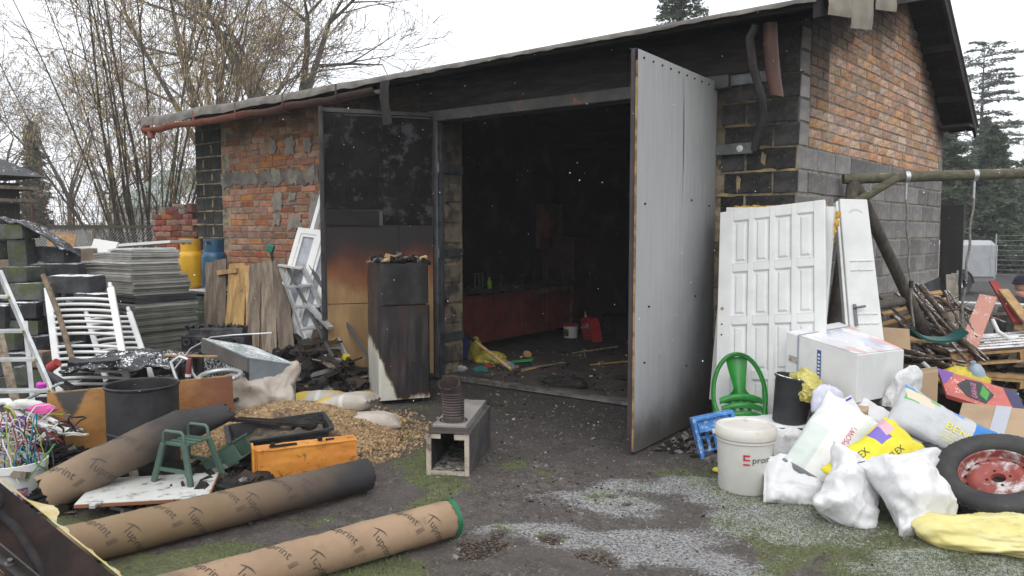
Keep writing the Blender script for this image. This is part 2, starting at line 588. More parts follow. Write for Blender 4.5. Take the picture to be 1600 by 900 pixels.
blades('grass', 60000, -4.2, 1.0, 2.0, 5.2, lambda x, y, s, g, w, m: g * .9, 'short green grass and moss trodden into the muddy yard', 'grass', m_grass, .006, .026, .0016, 3)
blades('dead_grass', 16000, -4.6, 1.0, 1.6, 5.2, lambda x, y, s, g, w, m: .25 + g * .5, 'dead straw coloured grass lying in the yard mud', 'dead grass', m_straw, .003, .016, .0015, 4)
blades('snow_grains', 42000, -4.6, 1.0, 1.6, 5.4, lambda x, y, s, g, w, m: s ** 1.8 * sst(fn2(x * 5 + y * 3, y * 11 - x * 5, 1.4, 3), .42, .60) * sst(fn2(x, y, 26, 2), .42, .60) * 1.8, 'thin frost and snow grains caught in the grass', 'snow', m_snowb, .002, .007, .0028, 5)

# bits of charcoal, chips and gravel trodden in
def crumbs(name, n, fn, mats, smin, smax, label, cat, seed, parent=None, zfn=None):
    rg = random.Random(seed); mb = MB()
    for i in range(n):
        x, y = fn(rg)
        z = (float(hz(x, y)[0]) if zfn is None else zfn(x, y))
        s = rg.uniform(smin, smax) * (1 if rg.random() > .06 else 2)
        mb.box((x, y, z + s * .2), (s, s * rg.uniform(.4, 1), s * rg.uniform(.25, .6)), (rg.uniform(-30, 30), rg.uniform(-30, 30), rg.uniform(0, 360)), rg.randrange(len(mats)), jit=s * .2, rng=rg)
    o = mb.build(name, mats, parent); o['kind'] = 'stuff'
    if parent is None:
        tag(o, label, cat)
    return o
m_char = mat('charcoal', (.012, .011, .011), (.03, .028, .027), 30, spec=.15, rough=.75, bump=.5)
m_ash = mat('ash_grey', (.16, .15, .14), (.07, .065, .06), 20, rough=.9, bump=.4)
m_gravel = mat('gravel', (.17, .15, .135), rnd=.5, rough=.9)
m_chip = mat('wood_chips', (.32, .22, .12), rnd=.5, rough=.85)
crumbs('charcoal_bits', 1700, lambda r: (lambda t: (-4.3 + t * 2.4 + r.gauss(0, .7), 5.9 - t * 2.9 + r.gauss(0, .5)))(r.random()), [m_char, m_gravel, m_ash, m_gravel], .004, .013, 'small charcoal bits and gravel scattered on the yard mud', 'charcoal', 6)
crumbs('soot_debris', 420, lambda r: (r.uniform(-2.25, -1.75), r.uniform(4.8, 5.9)), [m_char, m_ash], .02, .06, 'charred debris heaped behind the grey door leaf', 'debris', 7)

# ================================================================== GARAGE
def soot_out(nt, geo, c):
    sp = nt.nodes.new('ShaderNodeSeparateXYZ'); nt.links.new(geo.outputs['Position'], sp.inputs[0])
    n = _noise(nt, geo.outputs['Position'], 1.6, 5, .6)
    d1 = _math(nt, 'MULTIPLY', _math(nt, 'SUBTRACT', 8.7, sp.outputs[1]), .275)
    d2 = _math(nt, 'MULTIPLY', _math(nt, 'SUBTRACT', sp.outputs[1], 8.7), .675)
    zr = _math(nt, 'SUBTRACT', _math(nt, 'MAXIMUM', d1, d2), 3.82)     # minus rake height
    h = _math(nt, 'ADD', _math(nt, 'ADD', sp.outputs[2], zr), _math(nt, 'MULTIPLY', _math(nt, 'SUBTRACT', n, .5), .9))
    f = _ramp(nt, h, -.50, -.02)
    c = _mix(nt, _math(nt, 'MULTIPLY', f, .88), c, (.022, .016, .020))
    # thicker soot on the front face beside the doorway
    fy = _math(nt, 'LESS_THAN', sp.outputs[1], 6.6)
    d = _math(nt, 'ABSOLUTE', _math(nt, 'ADD', sp.outputs[0], 3.8))
    g = _ramp(nt, _math(nt, 'ADD', _math(nt, 'SUBTRACT', sp.outputs[2], _math(nt, 'MULTIPLY', d, .55)), _math(nt, 'MULTIPLY', _math(nt, 'SUBTRACT', n, .5), 1.2)), .6, 1.7)
    return _mix(nt, _math(nt, 'MULTIPLY', _math(nt, 'MULTIPLY', g, fy), .8), c, (.014, .011, .012))

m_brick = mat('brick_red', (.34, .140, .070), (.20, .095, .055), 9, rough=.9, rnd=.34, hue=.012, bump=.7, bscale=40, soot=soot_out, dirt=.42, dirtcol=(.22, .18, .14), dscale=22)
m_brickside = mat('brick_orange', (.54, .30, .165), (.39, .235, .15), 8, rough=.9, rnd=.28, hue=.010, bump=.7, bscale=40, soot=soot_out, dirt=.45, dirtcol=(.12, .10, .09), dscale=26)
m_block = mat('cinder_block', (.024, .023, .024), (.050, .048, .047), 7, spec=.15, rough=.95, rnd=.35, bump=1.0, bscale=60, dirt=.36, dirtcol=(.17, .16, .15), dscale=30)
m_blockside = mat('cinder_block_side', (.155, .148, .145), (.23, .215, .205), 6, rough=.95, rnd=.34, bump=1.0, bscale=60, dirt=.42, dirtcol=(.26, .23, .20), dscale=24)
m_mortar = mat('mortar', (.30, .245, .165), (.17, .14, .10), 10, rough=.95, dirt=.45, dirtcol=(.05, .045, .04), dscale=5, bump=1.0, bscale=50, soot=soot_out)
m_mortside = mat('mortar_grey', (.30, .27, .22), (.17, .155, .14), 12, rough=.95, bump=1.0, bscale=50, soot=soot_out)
m_cement = mat('cement_smear', (.25, .22, .18), (.165, .145, .12), 9, rough=.9, bump=.7, bscale=30, soot=soot_out)
m_burnt = mat('burnt_surface', (.010, .009, .010), (.028, .024, .024), 5, spec=.15, rough=.85, bump=.6, bscale=18)
m_burnt_in = mat('sooty_interior', (.011, .009, .009), (.034, .028, .026), 2.5, (.45, .75), spec=.15, rough=.9, bump=.8, bscale=12)
m_soffit = mat('sooty_soffit', (.013, .011, .012), (.026, .021, .020), 3, spec=.15, rough=.8, bump=.3, bscale=14, stretch=(1, 5, 1))
m_felt = mat('roofing_felt', (.17, .155, .138), (.10, .092, .084), 5, rough=.85, bump=.4, bscale=60)
m_steelgrey = mat('painted_steel_grey', (.085, .09, .10), (.05, .05, .055), 7, rough=.6, metal=.3, bump=.2, dirt=.35, dirtcol=(.10, .06, .04))
m_lintel = mat('lintel_steel', (.075, .072, .068), (.05, .048, .045), 5, rough=.6, metal=.2, bump=.3, dirt=.36, dirtcol=(.42, .12, .045), dscale=4.5)
m_floor = mat('garage_floor', (.030, .026, .023), (.062, .054, .048), 4, rough=.62, bump=.7, bscale=22)

garage = thing('garage', 'fire damaged brick and cinder block garage with a blackened open doorway', 'garage', (-5.7, 8.2, 0))
GL = Vector((-5.7, 8.2, 0))
def gpart(mb, name, m, **k):
    """a part of the garage, modelled in world coordinates"""
    o = mb.build(name, m, garage, loc=tuple(-GL), **k)
    return o
XL, XR, YF, YB = -9.68, -1.69, 6.0, 10.36
YR, ZR = 8.7, 3.82                       # ridge
def rake(y): return ZR - (.275 * (YR - y) if y < YR else .675 * (y - YR))
SK = .1                                  # the gable wall is not square to the front
def skew(mb):
    mb.v = [(x + SK * (y - 6.0) * min(1, max(0, (x + 4.0) / 1.5)), y, z) if y > 5.2 else (x, y, z) for x, y, z in mb.v]
    return mb

# mortar bodies of the walls
b = MB()
b.box(((XL - 5.28) / 2, YF + .185, 1.53), (-5.28 - XL, .35, 3.06), m=0)
b.box(((-2.34 + XR) / 2 - .006, YF + .185, 1.53), (XR - -2.34 - .012, .35, 3.06), m=0)
b.box((-3.81, YF + .19, 2.90), (2.95, .34, .31), m=1)
w_front = gpart(b, 'front_wall', [m_mortar, m_burnt])
b = MB()
prof = [(YF + .01, 0), (YB, 0), (YB, rake(YB)), (YR, ZR), (YF + .01, rake(YF))]
b.prism(prof, (XR - .26, 0, 0), (0, 1, 0), (0, 0, 1), (.25, 0, 0))
w_side = gpart(skew(b), 'side_wall', m_mortside)
b = MB(); b.prism(prof, (XL, 0, 0), (0, 1, 0), (0, 0, 1), (.25, 0, 0))
gpart(b, 'end_wall', m_mortar)
b = MB(); b.box((-5.57, YB - .12, 1.35), (7.65, .24, 2.7))
gpart(b, 'rear_wall', m_burnt_in)
b = MB(); b.box((-6.6, 8.24, 1.6), (.2, 3.75, 3.2)); gpart(b, 'inner_wall', m_burnt_in)
b = MB(); b.box((-2.0, 8.24, 1.5), (.05, 3.7, 3.0)); gpart(skew(b), 'inner_wall', m_burnt_in)
b = MB(); b.box((-5.7, 8.2, -.0), (7.9, 4.3, .045))
gpart(b, 'floor_slab', m_floor)
b = MB(); b.box((-3.81, 6.03, .012), (2.94, .13, .03), jit=.004, rng=random.Random(2))
gpart(b, 'threshold', mat('concrete_sill', (.13, .12, .11), (.05, .045, .04), 8, rough=.8, bump=.6))

def brick_mesh(name, L, H, D, m, rg, j=.003, ch=.006):
    """one brick face: x along wall, -y outwards, chamfered worn edges"""
    b = MB(); vs = []
    for (y, inset) in ((D, 0), (-.0, 0), (-.005, ch)):
        for (x, z) in ((-1, -1), (1, -1), (1, 1), (-1, 1)):
            vs.append((x * (L / 2 - inset) + rg.uniform(-j, j), y + rg.uniform(-j, j) * .6, z * (H / 2 - inset) + rg.uniform(-j, j)))
    fs = []
    for k in (0, 4):
        for i in range(4):
            a, c = k + i, k + (i + 1) % 4
            fs.append((a, c, c + 4, a + 4))
    fs.append((8, 9, 10, 11))
    b.add(vs, [f for f in fs])
    me = bpy.data.meshes.new(name); me.from_pydata(b.v, [], b.f); me.materials.append(m); me.update()
    return me, b
class Units:
    """bricks or blocks of a wall; the nearest ones become objects, the rest one mesh"""
    def __init__(s, name, m, dims, seed, j):
        rg = random.Random(seed); s.name = name; s.m = m
        s.var = {d: [brick_mesh(name, d[0], d[1], .012, m, rg, j) for _ in range(5)] for d in dims}
        s.items = []
    def put(s, d, p, rz, parent, tilt=0.0):
        s.items.append((d, Vector(p), rz, parent, tilt, random.random()))
    def finish(s, limit):
        s.items.sort(key=lambda it: (it[1] - Vector((0, 0, 1.5))).length)
        rest = {}
        for i, (d, p, rz, parent, tilt, rv) in enumerate(s.items):
            me_, b_ = s.var[d][int(rv * 4.99)]
            if i < limit:
                o = bpy.data.objects.new(s.name, me_); COL.objects.link(o)
                o.parent = parent; o.location = p; o.rotation_euler = (0, tilt, rz)
            else:
                M = Matrix.Translation(p) @ Euler((0, tilt, rz)).to_matrix().to_4x4()
                rest.setdefault(parent.name, (parent, MB()))[1].add([M @ Vector(v) for v in b_.v], b_.f)
        for parent, mb in rest.values():
            mb.build(s.name, s.m, parent, kind='stuff')
random.seed(5)
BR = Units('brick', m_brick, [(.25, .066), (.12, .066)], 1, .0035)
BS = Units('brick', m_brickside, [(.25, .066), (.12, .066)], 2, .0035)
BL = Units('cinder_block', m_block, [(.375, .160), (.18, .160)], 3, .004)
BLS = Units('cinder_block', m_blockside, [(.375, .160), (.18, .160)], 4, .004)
rj = random.Random(9)
# front face left of the doorway
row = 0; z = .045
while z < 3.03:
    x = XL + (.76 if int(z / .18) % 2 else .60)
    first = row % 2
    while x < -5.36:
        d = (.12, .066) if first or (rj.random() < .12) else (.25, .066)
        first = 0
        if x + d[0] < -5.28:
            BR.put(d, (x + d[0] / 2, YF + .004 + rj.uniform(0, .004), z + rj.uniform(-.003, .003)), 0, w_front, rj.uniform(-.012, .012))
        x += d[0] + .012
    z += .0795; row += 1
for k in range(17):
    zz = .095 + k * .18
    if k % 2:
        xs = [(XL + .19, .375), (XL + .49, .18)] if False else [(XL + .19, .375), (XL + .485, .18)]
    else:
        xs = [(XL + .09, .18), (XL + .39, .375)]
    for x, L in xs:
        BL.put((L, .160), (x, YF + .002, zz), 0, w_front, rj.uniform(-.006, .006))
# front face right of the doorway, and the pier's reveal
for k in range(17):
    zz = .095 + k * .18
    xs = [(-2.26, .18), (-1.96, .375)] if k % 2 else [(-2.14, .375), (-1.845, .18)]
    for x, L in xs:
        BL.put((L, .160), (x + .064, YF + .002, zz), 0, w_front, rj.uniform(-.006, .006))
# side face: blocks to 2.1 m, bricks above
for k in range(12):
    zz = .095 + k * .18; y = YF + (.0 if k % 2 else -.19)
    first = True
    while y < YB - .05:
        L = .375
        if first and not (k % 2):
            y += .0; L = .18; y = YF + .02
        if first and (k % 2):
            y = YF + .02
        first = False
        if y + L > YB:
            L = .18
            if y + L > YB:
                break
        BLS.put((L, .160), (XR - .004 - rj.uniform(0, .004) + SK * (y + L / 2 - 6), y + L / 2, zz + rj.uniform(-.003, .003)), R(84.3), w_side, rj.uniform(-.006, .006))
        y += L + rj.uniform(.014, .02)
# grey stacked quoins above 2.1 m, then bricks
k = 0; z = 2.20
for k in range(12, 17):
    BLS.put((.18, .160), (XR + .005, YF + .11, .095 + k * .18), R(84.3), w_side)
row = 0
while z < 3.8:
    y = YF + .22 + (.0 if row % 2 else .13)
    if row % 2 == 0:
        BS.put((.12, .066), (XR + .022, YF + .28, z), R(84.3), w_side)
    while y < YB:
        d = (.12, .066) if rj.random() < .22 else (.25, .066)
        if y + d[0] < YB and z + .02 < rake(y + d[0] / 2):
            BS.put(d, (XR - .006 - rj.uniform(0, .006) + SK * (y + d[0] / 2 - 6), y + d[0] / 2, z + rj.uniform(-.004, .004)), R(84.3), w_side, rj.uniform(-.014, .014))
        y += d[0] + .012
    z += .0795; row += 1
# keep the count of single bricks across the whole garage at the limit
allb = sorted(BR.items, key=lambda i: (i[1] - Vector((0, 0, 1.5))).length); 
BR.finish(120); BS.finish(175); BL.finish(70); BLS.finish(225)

# squeezed-out mortar over the joints of the dark blocks
rg = random.Random(41); m_ymort = mat('mortar_yellow', (.33, .25, .13), (.20, .155, .09), 14, rough=.95, bump=1.0, bscale=60, soot=soot_out)
def smear(x, z, w, h):
    n = 12; o = [(x + w * math.cos(2 * math.pi * i / n) * rg.uniform(.55, 1.25), z + h * math.sin(2 * math.pi * i / n) * rg.uniform(.5, 1.3)) for i in range(n)]
    b = MB(); b.prism(o, (0, YF - .0075 - rg.uniform(0, .002), 0), (1, 0, 0), (0, 0, 1), (0, .012, 0)); gpart(b, 'mortar_smear', m_ymort)
for k in range(17):
    zz = .185 + k * .18
    for _ in range(2): smear(rg.uniform(-2.28, -1.74), zz, rg.uniform(.04, .16), rg.uniform(.008, .018))
    smear(-2.145 if k % 2 == 0 else -1.95, zz - .09, rg.uniform(.012, .022), rg.uniform(.05, .08)) if k % 3 else None
    smear(rg.uniform(XL + .05, XL + .55), zz, rg.uniform(.05, .15), rg.uniform(.008, .018)); smear(XL + (.19 if k % 2 else .385), zz - .09, rg.uniform(.012, .02), rg.uniform(.04, .08))
# cement patches and the grey smeared band, slightly proud of the bricks
def blobpoly(x0, z0, x1, z1, rg, n=22, rag=.26):
    cx, cz, rx, rz = (x0 + x1) / 2, (z0 + z1) / 2, (x1 - x0) / 2, (z1 - z0) / 2
    o = []
    for i in range(n):
        t = 2 * math.pi * i / n
        c, s_ = math.cos(t), math.sin(t)
        k = 1.05 / max(abs(c), abs(s_), .72) * (1 + rg.uniform(-rag, rag))
        o.append((cx + rx * c * k * .85, cz + rz * s_ * k * .85))
    return o
rg = random.Random(4)
for (x0, z0, x1, z1) in [(-8.07, 2.48, -7.91, 2.67), (-7.76, 2.44, -7.57, 2.68), (-7.43, 2.45, -7.25, 2.64), (-8.03, 2.13, -7.84, 2.3), (-7.72, 2.08, -7.53, 2.29), (-7.41, 2.08, -7.21, 2.3), (-8.02, 1.78, -7.83, 2.01), (-7.71, 1.89, -7.57, 2.0), (-8.02, 1.6, -7.87, 1.75), (-7.74, 1.55, -7.46, 1.73), (-7.34, 1.61, -7.05, 1.98)]:
    b = MB(); b.prism(blobpoly(x0, z0, x1, z1, rg), (0, YF - .012 - rg.uniform(0, .003), 0), (1, 0, 0), (0, 0, 1), (0, .02, 0))
    gpart(b, 'cement_patch', m_cement)
b = MB()
top = [(-9.1 + i * .054, 2.29 + rg.uniform(-.05, .03)) for i in range(37)]
bot = [(-9.1 + i * .054, 2.11 + rg.uniform(-.05, .04)) for i in range(37)]
b.prism(bot + top[::-1], (0, YF - .0095, 0), (1, 0, 0), (0, 0, 1), (0, .02, 0))
gpart(b, 'cement_band', mat('cement_band', (.17, .15, .135), (.085, .075, .068), 6, rough=.9, bump=.8, bscale=24, dirt=.4, dirtcol=(.23, .20, .16)))
# grey render at the foot of the side wall
b = MB(); b.prism([(8.3, 0), (10.37, 0), (10.37, .98), (9.6, .93), (9.2, .70), (8.8, .62), (8.3, .55)], (XR - .012, 0, 0), (0, 1, 0), (0, 0, 1), (.026, 0, 0)); gpart(skew(b), 'plinth_render', mat('plinth_grey', (.055, .06, .065), (.035, .035, .04), 4, rough=.9, bump=.5))

# roof: two slabs, boarded soffit, bargeboards, felt
def slab(y0, z0, y1, z1, x0, x1, t, off=0.0):
    b = MB(); b.prism([(y0, z0 + off), (y1, z1 + off), (y1, z1 + off + t), (y0, z0 + off + t)], (x0, 0, 0), (0, 1, 0), (0, 0, 1), (x1 - x0, 0, 0)); return b
EZ, RZ_ = 3.03, 3.90; YE = 10.42; EZB = 2.70
RS = (RZ_ - EZ) / (YR - 5.45)
def tilt(mb):
    mb.v = [(x, y, z + .0125 * (x + 1.4)) for x, y, z in mb.v]
    return skew(mb)
roof = gpart(tilt(slab(5.45, EZ, YR, RZ_, -9.86, -1.40, .04)), 'roof', m_soffit)
roof_b = gpart(tilt(slab(YR, RZ_, YE, EZB, -9.86, -1.40, .04)), 'roof', m_soffit)
def rpart(mb, name, m, **k):
    return tilt(mb).build(name, m, roof, **k)
rpart(slab(5.43, EZ - .01, YR, RZ_, -9.90, -1.36, .016, .042), 'felt_sheet', m_felt)
rpart(slab(YR, RZ_, YE + .03, EZB - .02, -9.90, -1.36, .016, .042), 'felt_sheet', m_felt)
for k in range(4):
    y0 = 5.462 + k * .132
    b = slab(y0, EZ + (y0 - 5.45) * RS, y0 + .125, EZ + (y0 + .125 - 5.45) * RS, -9.84, -1.42, .012, -.0145)
    rpart(b, 'soffit_board', m_soffit)
m_barge = mat('bargeboard', (.020, .017, .018), (.04, .034, .032), 4, rough=.8, bump=.4, spec=.2)
rpart(slab(5.44, EZ - .09, YR, RZ_ - .09, -1.405, -1.375, .13), 'bargeboard', m_barge)
rpart(slab(YR, RZ_ - .09, YE + .01, EZB - .09, -1.405, -1.375, .13), 'bargeboard', m_barge)
for k in range(3):
    b = slab(YR, RZ_, YE, EZB, -1.66 + k * .088, -1.578 + k * .088, .012, -.0145); rpart(b, 'soffit_board', m_soffit)
b = MB(); b.box((-1.53, 10.24, 2.72), (.30, .36, .03)); rpart(b, 'box_end', m_barge)
for y in (9.3, 9.95):
    b = MB(); zz = RZ_ - .667 * (y - YR) - .06; b.box((-1.545, y, zz), (.27, .07, .06)); rpart(b, 'purlin_end', m_barge)
# crumpled felt edge hanging over the front eave
def feltedge(u, v):
    x = -9.93 + u * 8.55
    sag = .010 + .10 * max(0, 1 - u * 1.5) + .012 * fbm((x * 1.3, 0, 0), 1, 3) + .012 * fbm((x * 5, 3, 0), 1, 2)
    out = .012 + .03 * max(0, 1 - u * 2) * (1 + fbm((x * 2, 7, 0)))
    t = v * math.pi * .5
    z0 = EZ + .052 + .045 * max(0, 1 - u * 1.5) * (1 + .9 * fbm((x * 1.1, 5, 1)))
    return (x, 5.46 - math.sin(t) * (.028 + out) + v * .01 * fbm((x * 4, v * 3, 2)), z0 - v * v * (.030 + sag))
b = MB(); b.sheet(feltedge, 240, 6, thick=.006)
rpart(b, 'felt_edge', m_felt, smooth=50)
# gutter along the left of the eave
def gut_soot(nt, geo, c):
    sp = nt.nodes.new('ShaderNodeSeparateXYZ'); nt.links.new(geo.outputs['Position'], sp.inputs[0])
    n = _noise(nt, geo.outputs['Position'], 5, 4)
    f = _ramp(nt, _math(nt, 'ADD', sp.outputs[0], _math(nt, 'MULTIPLY', n, 1.5)), -8.4, -5.2)
    return _mix(nt, _math(nt, 'MULTIPLY', f, .92), c, (.022, .014, .014))
m_gutter = mat('gutter_paint', (.25, .075, .04), (.19, .06, .038), 8, rough=.5, bump=.3, soot=gut_soot, dirt=.3, dirtcol=(.09, .04, .03))
b = MB()
for s_, r_ in ((1, .062), (-1, .056)):
    b.sheet(lambda u, v, s_=s_, r_=r_: (-9.78 + u * 4.25, 5.375 + r_ * math.cos(math.pi * v) * s_, 2.965 - .06 * u * (1 - u) + .02 * fbm((u * 9, 0, 4)) - r_ * math.sin(math.pi * v)), 60, 10)
gut = rpart(b, 'gutter', m_gutter, smooth=60)
b = MB(); b.tube([(-9.78, 5.375, 2.955), (-9.80, 5.375, 2.955)], .064, 14); b.build('end_cap', m_gutter, gut) if False else rpart(b, 'gutter_end_cap', m_gutter)
b = MB(); b.tube([(-9.66, 5.375, 2.93), (-9.66, 5.375, 2.83)], .045, 14, caps=False); rpart(b, 'gutter_outlet', m_gutter, smooth=50)
for x in (-9.5, -8.6, -7.75, -6.9, -6.05):
    b = MB(); b.tube([(x, 5.375 + .066 * math.cos(t), 2.965 - .05 * ((x + 9.78) / 4.25) * (1 - (x + 9.78) / 4.25) - .066 * math.sin(t)) for t in [i * math.pi / 8 for i in range(9)]] + [(x, 5.31, 3.06)], .009, 5)
    rpart(b, 'gutter_bracket', m_gutter)
# hanging strip of burnt sheet by the gutter's end
b = MB(); b.sheet(lambda u, v: (-5.50 + u * .12 + .01 * fbm((u * 3, v * 4, 1)), 5.40 - .02 * math.sin(v * 5), 3.03 - v * .42), 5, 10, thick=.003); rpart(b, 'loose_flashing', m_barge, smooth=40)
# loose flaps of felt over the gable edge
for i, (y0, y1, z1, lean) in enumerate(((5.5, 5.95, .15, .02), (5.98, 6.45, .27, -.02), (6.48, 7.0, .17, .03))):
    def flap(u, v, y0=y0, y1=y1, z1=z1, lean=lean, i=i):
        y = y0 + (y1 - y0) * u + lean * v
        zt = EZ + RS * (y - 5.45) + .07
        return (-1.345 + .012 * math.sin(v * 2.6) + .006 * fbm((u * 2 + i, v * 3, 2)), y, zt - v * (z1 + .05 * u))
    b = MB(); b.sheet(flap, 10, 10, thick=.005); rpart(b, 'felt_flap', mat('felt_flap', (.24, .21, .165), (.19, .165, .13), 4, rough=.85, bump=.3, bscale=50), smooth=40)

# doorway: lintel, header board, posts, hinge straps
b = MB(); b.box((-3.79, 5.955, 2.69), (3.15, .07, .10)); b.box((-3.79, 6.02, 2.643), (3.1, .20, .012)); gpart(b, 'lintel', m_lintel, bevel=.004)
for x0, x1 in ((-5.48, -4.9), (-4.894, -3.1), (-3.094, -2.05)):
    b = MB(); b.box(((x0 + x1) / 2, 5.945, 2.885), (x1 - x0, .018, .285)); gpart(b, 'header_board', mat('header_board', (.016, .013, .014), (.034, .027, .025), 3, spec=.15, rough=.7, bump=.25, stretch=(1, 1, 6)))
b = MB(); b.box((-5.27, 5.96, 1.33), (.05, .06, 2.64)); b.box((-5.245, 6.0, 1.33), (.006, .05, 2.62)); gpart(b, 'door_post', m_steelgrey, bevel=.003)
b = MB(); b.box((-2.36, 5.97, 1.33), (.05, .06, 2.64)); gpart(b, 'door_post', m_steelgrey, bevel=.003)
for z_ in (.42, 1.30, 2.17):
    b = MB(); b.box((-5.262, 6.18, z_), (.012, .34, .085)); gpart(b, 'hinge_strap', m_steelgrey, bevel=.002)
m_galv = mat('strap_steel', (.13, .135, .14), (.08, .08, .085), 7, rough=.5, metal=.4, dirt=.35, dirtcol=(.05, .045, .04))
for z_, L in ((2.70, .42), (2.165, .30)):
    b = MB(); b.box((-2.33 + L / 2, 5.975, z_), (L, .012, .085))
    st = gpart(b, 'hinge_strap', m_galv, bevel=.002)
    b = MB(); M = Matrix.Translation((-2.33 + L - .10, 5.968, z_)) @ Matrix.Rotation(R(90), 4, 'X'); b.lathe([(0.001, .012), (.012, .012), (.013, .004), (.026, .003), (.027, -.003)], 12, M)
    b.build('bolt', mat('bolt_white', (.6, .6, .6), rough=.4, metal=.5), st)
# rough plaster on the left pier's reveal
rg = random.Random(8)
for k in range(9):
    z0 = .15 + k * .21
    b = MB(); b.prism([(6.05 + rg.uniform(0, .02), z0), (6.30 + rg.uniform(-.05, .03), z0 + rg.uniform(-.01, .03)), (6.31 + rg.uniform(-.06, .02), z0 + .18), (6.04, z0 + .19 + rg.uniform(-.02, .01))], (-5.275, 0, 0), (0, 1, 0), (0, 0, 1), (.008 + rg.uniform(0, .008), 0, 0))
    gpart(b, 'plaster_patch', mat('plaster_pier', (.20, .165, .115), (.05, .045, .04), 5, rough=.95, bump=.9, bscale=25))

# ---- right door leaf, swung square out of the doorway, zinc sheeting outside
lr = MB()
lr.box((-2.345, 5.29, 1.37), (.018, 1.36, 2.66))
leaf_r = gpart(lr, 'door_leaf', m_burnt)
def zinc_soot(nt, geo, c):
    sp = nt.nodes.new('ShaderNodeSeparateXYZ'); nt.links.new(geo.outputs['Position'], sp.inputs[0])
    n = _noise(nt, geo.outputs['Position'], 1.5, 4); ns = _noise(nt, geo.outputs['Position'], 3, 4, .6, (1, 14, .8))
    f = _ramp(nt, _math(nt, 'ADD', _math(nt, 'SUBTRACT', _math(nt, 'MULTIPLY', sp.outputs[1], 1.1), _math(nt, 'MULTIPLY', sp.outputs[2], .55)), _math(nt, 'ADD', _math(nt, 'MULTIPLY', n, .9), _math(nt, 'MULTIPLY', ns, .14))), 5.1, 6.8)
    c = _mix(nt, _math(nt, 'MULTIPLY', f, .86), c, (.05, .05, .054))
    g = _ramp(nt, _math(nt, 'ADD', sp.outputs[2], _math(nt, 'MULTIPLY', n, -.6)), .12, -.25)
    return _mix(nt, _math(nt, 'MULTIPLY', g, .8), c, (.06, .05, .042))
m_zinc = mat('zinc_sheet', (.355, .36, .365), (.335, .34, .345), 3, rough=.6, metal=.12, spec=.3, soot=zinc_soot, stretch=(1, 6, .6), bump=.05)
def zinc(y0, y1, bulge):
    def f(u, v):
        y = y0 + (y1 - y0) * u; z = .02 + v * 2.68 - (0)
        rib = .0010 if (y * 12.5) % 1 < .07 else 0.0
        k = math.exp(-((z - 2.2) / .35) ** 2)
        edge = (1 - u) if bulge > 0 else 0
        x = -2.328 + rib + bulge * k * math.exp(-((edge) / .16) ** 2 if False else -(((y - (y0 if bulge > 0 else y1)) / .14) ** 2)) + .0025 * fbm((y * 2, z * 1.2, 0))
        return (x, y, z)
    return f
b = MB(); b.sheet(zinc(4.60, 5.36, 0.0), 190, 40); b.build('zinc_sheet', m_zinc, leaf_r, smooth=25)
b = MB(); b.sheet(zinc(5.335, 5.985, .009), 160, 40); b.build('zinc_sheet', m_zinc, leaf_r, smooth=25)
b = MB(); b.box((-2.338, 4.612, 1.33), (.016, .02, 2.6)); b.build('plywood_edge', mat('ply_edge', (.33, .20, .08), (.16, .09, .04), 12, rough=.8, dirt=.4), leaf_r)
b = MB(); b.box((-2.366, 4.63, 1.36), (.035, .04, 2.70)); b.box((-2.366, 5.94, 1.36), (.035, .04, 2.70)); b.box((-2.366, 5.29, 2.69), (.035, 1.28, .04)); b.box((-2.366, 5.29, .05), (.035, 1.28, .04)); b.build('steel_frame', mat('frame_purple', (.045, .034, .038), (.03, .022, .022), 6, rough=.6), leaf_r)
for i in range(10):
    b = MB(); M = Matrix.Translation((-2.323, 4.68 + i * .14, 2.655)) @ Matrix.Rotation(R(90), 4, 'Y'); b.lathe([(.0005, .005), (.006, .004), (.007, 0), (.007, -.01)], 8, M); b.build('screw', m_char, leaf_r)
for (y, z_) in ((4.72, 1.70), (5.5, 1.75), (4.8, 1.0), (5.6, 1.02), (4.74, .62), (5.45, .50), (5.85, 1.72)):
    b = MB(); M = Matrix.Translation((-2.322, y, z_)) @ Matrix.Rotation(R(90), 4, 'Y'); b.lathe([(.0005, .005), (.006, .004), (.007, 0), (.007, -.01)], 8, M); b.build('screw', m_char, leaf_r)

# ---- left door leaf, swung wide open; its charred inner face looks at the camera
LW = 1.17
m_char_ins = mat('charred_lining', (.005, .004, .004), (.012, .010, .010), 3, spec=.15, rough=.85, bump=.8, bscale=16, dirt=.44, dirtcol=(.060, .060, .066), dscale=5)
def ply_stain(nt, geo, c):
    sp = nt.nodes.new('ShaderNodeSeparateXYZ'); nt.links.new(geo.outputs['Position'], sp.inputs[0])
    n = _noise(nt, geo.outputs['Position'], 3.2, 5, .6, (1, 1, .6))
    h = _math(nt, 'ADD', sp.outputs[2], _math(nt, 'MULTIPLY', _math(nt, 'SUBTRACT', n, .5), .5))
    c = _mix(nt, _ramp(nt, h, .90, 1.10), c, (.17, .060, .02))
    c = _mix(nt, _ramp(nt, h, 1.08, 1.28), c, (.06, .018, .010))
    c = _mix(nt, _ramp(nt, h, 1.22, 1.42), c, (.012, .009, .009))
    return c
m_scorch = mat('scorched_plywood', (.32, .20, .09), (.23, .14, .06), 4, rough=.75, soot=ply_stain, stretch=(1, 1, .25), bump=.25, dirt=.3, dirtcol=(.14, .08, .035), dscale=6)
ll = MB(); ll.box((LW / 2, -.02, 1.37), (LW, .012, 2.68))
leaf_l = ll.build('door_leaf', mat('leaf_sheet', (.10, .10, .11), rough=.5, metal=.4), garage, loc=Vector((-5.285, 5.965, 0)) - GL, rot=(0, 0, -125))
def lpart(mb, name, m, **k): return mb.build(name, m, leaf_l, **k)
rg = random.Random(12)
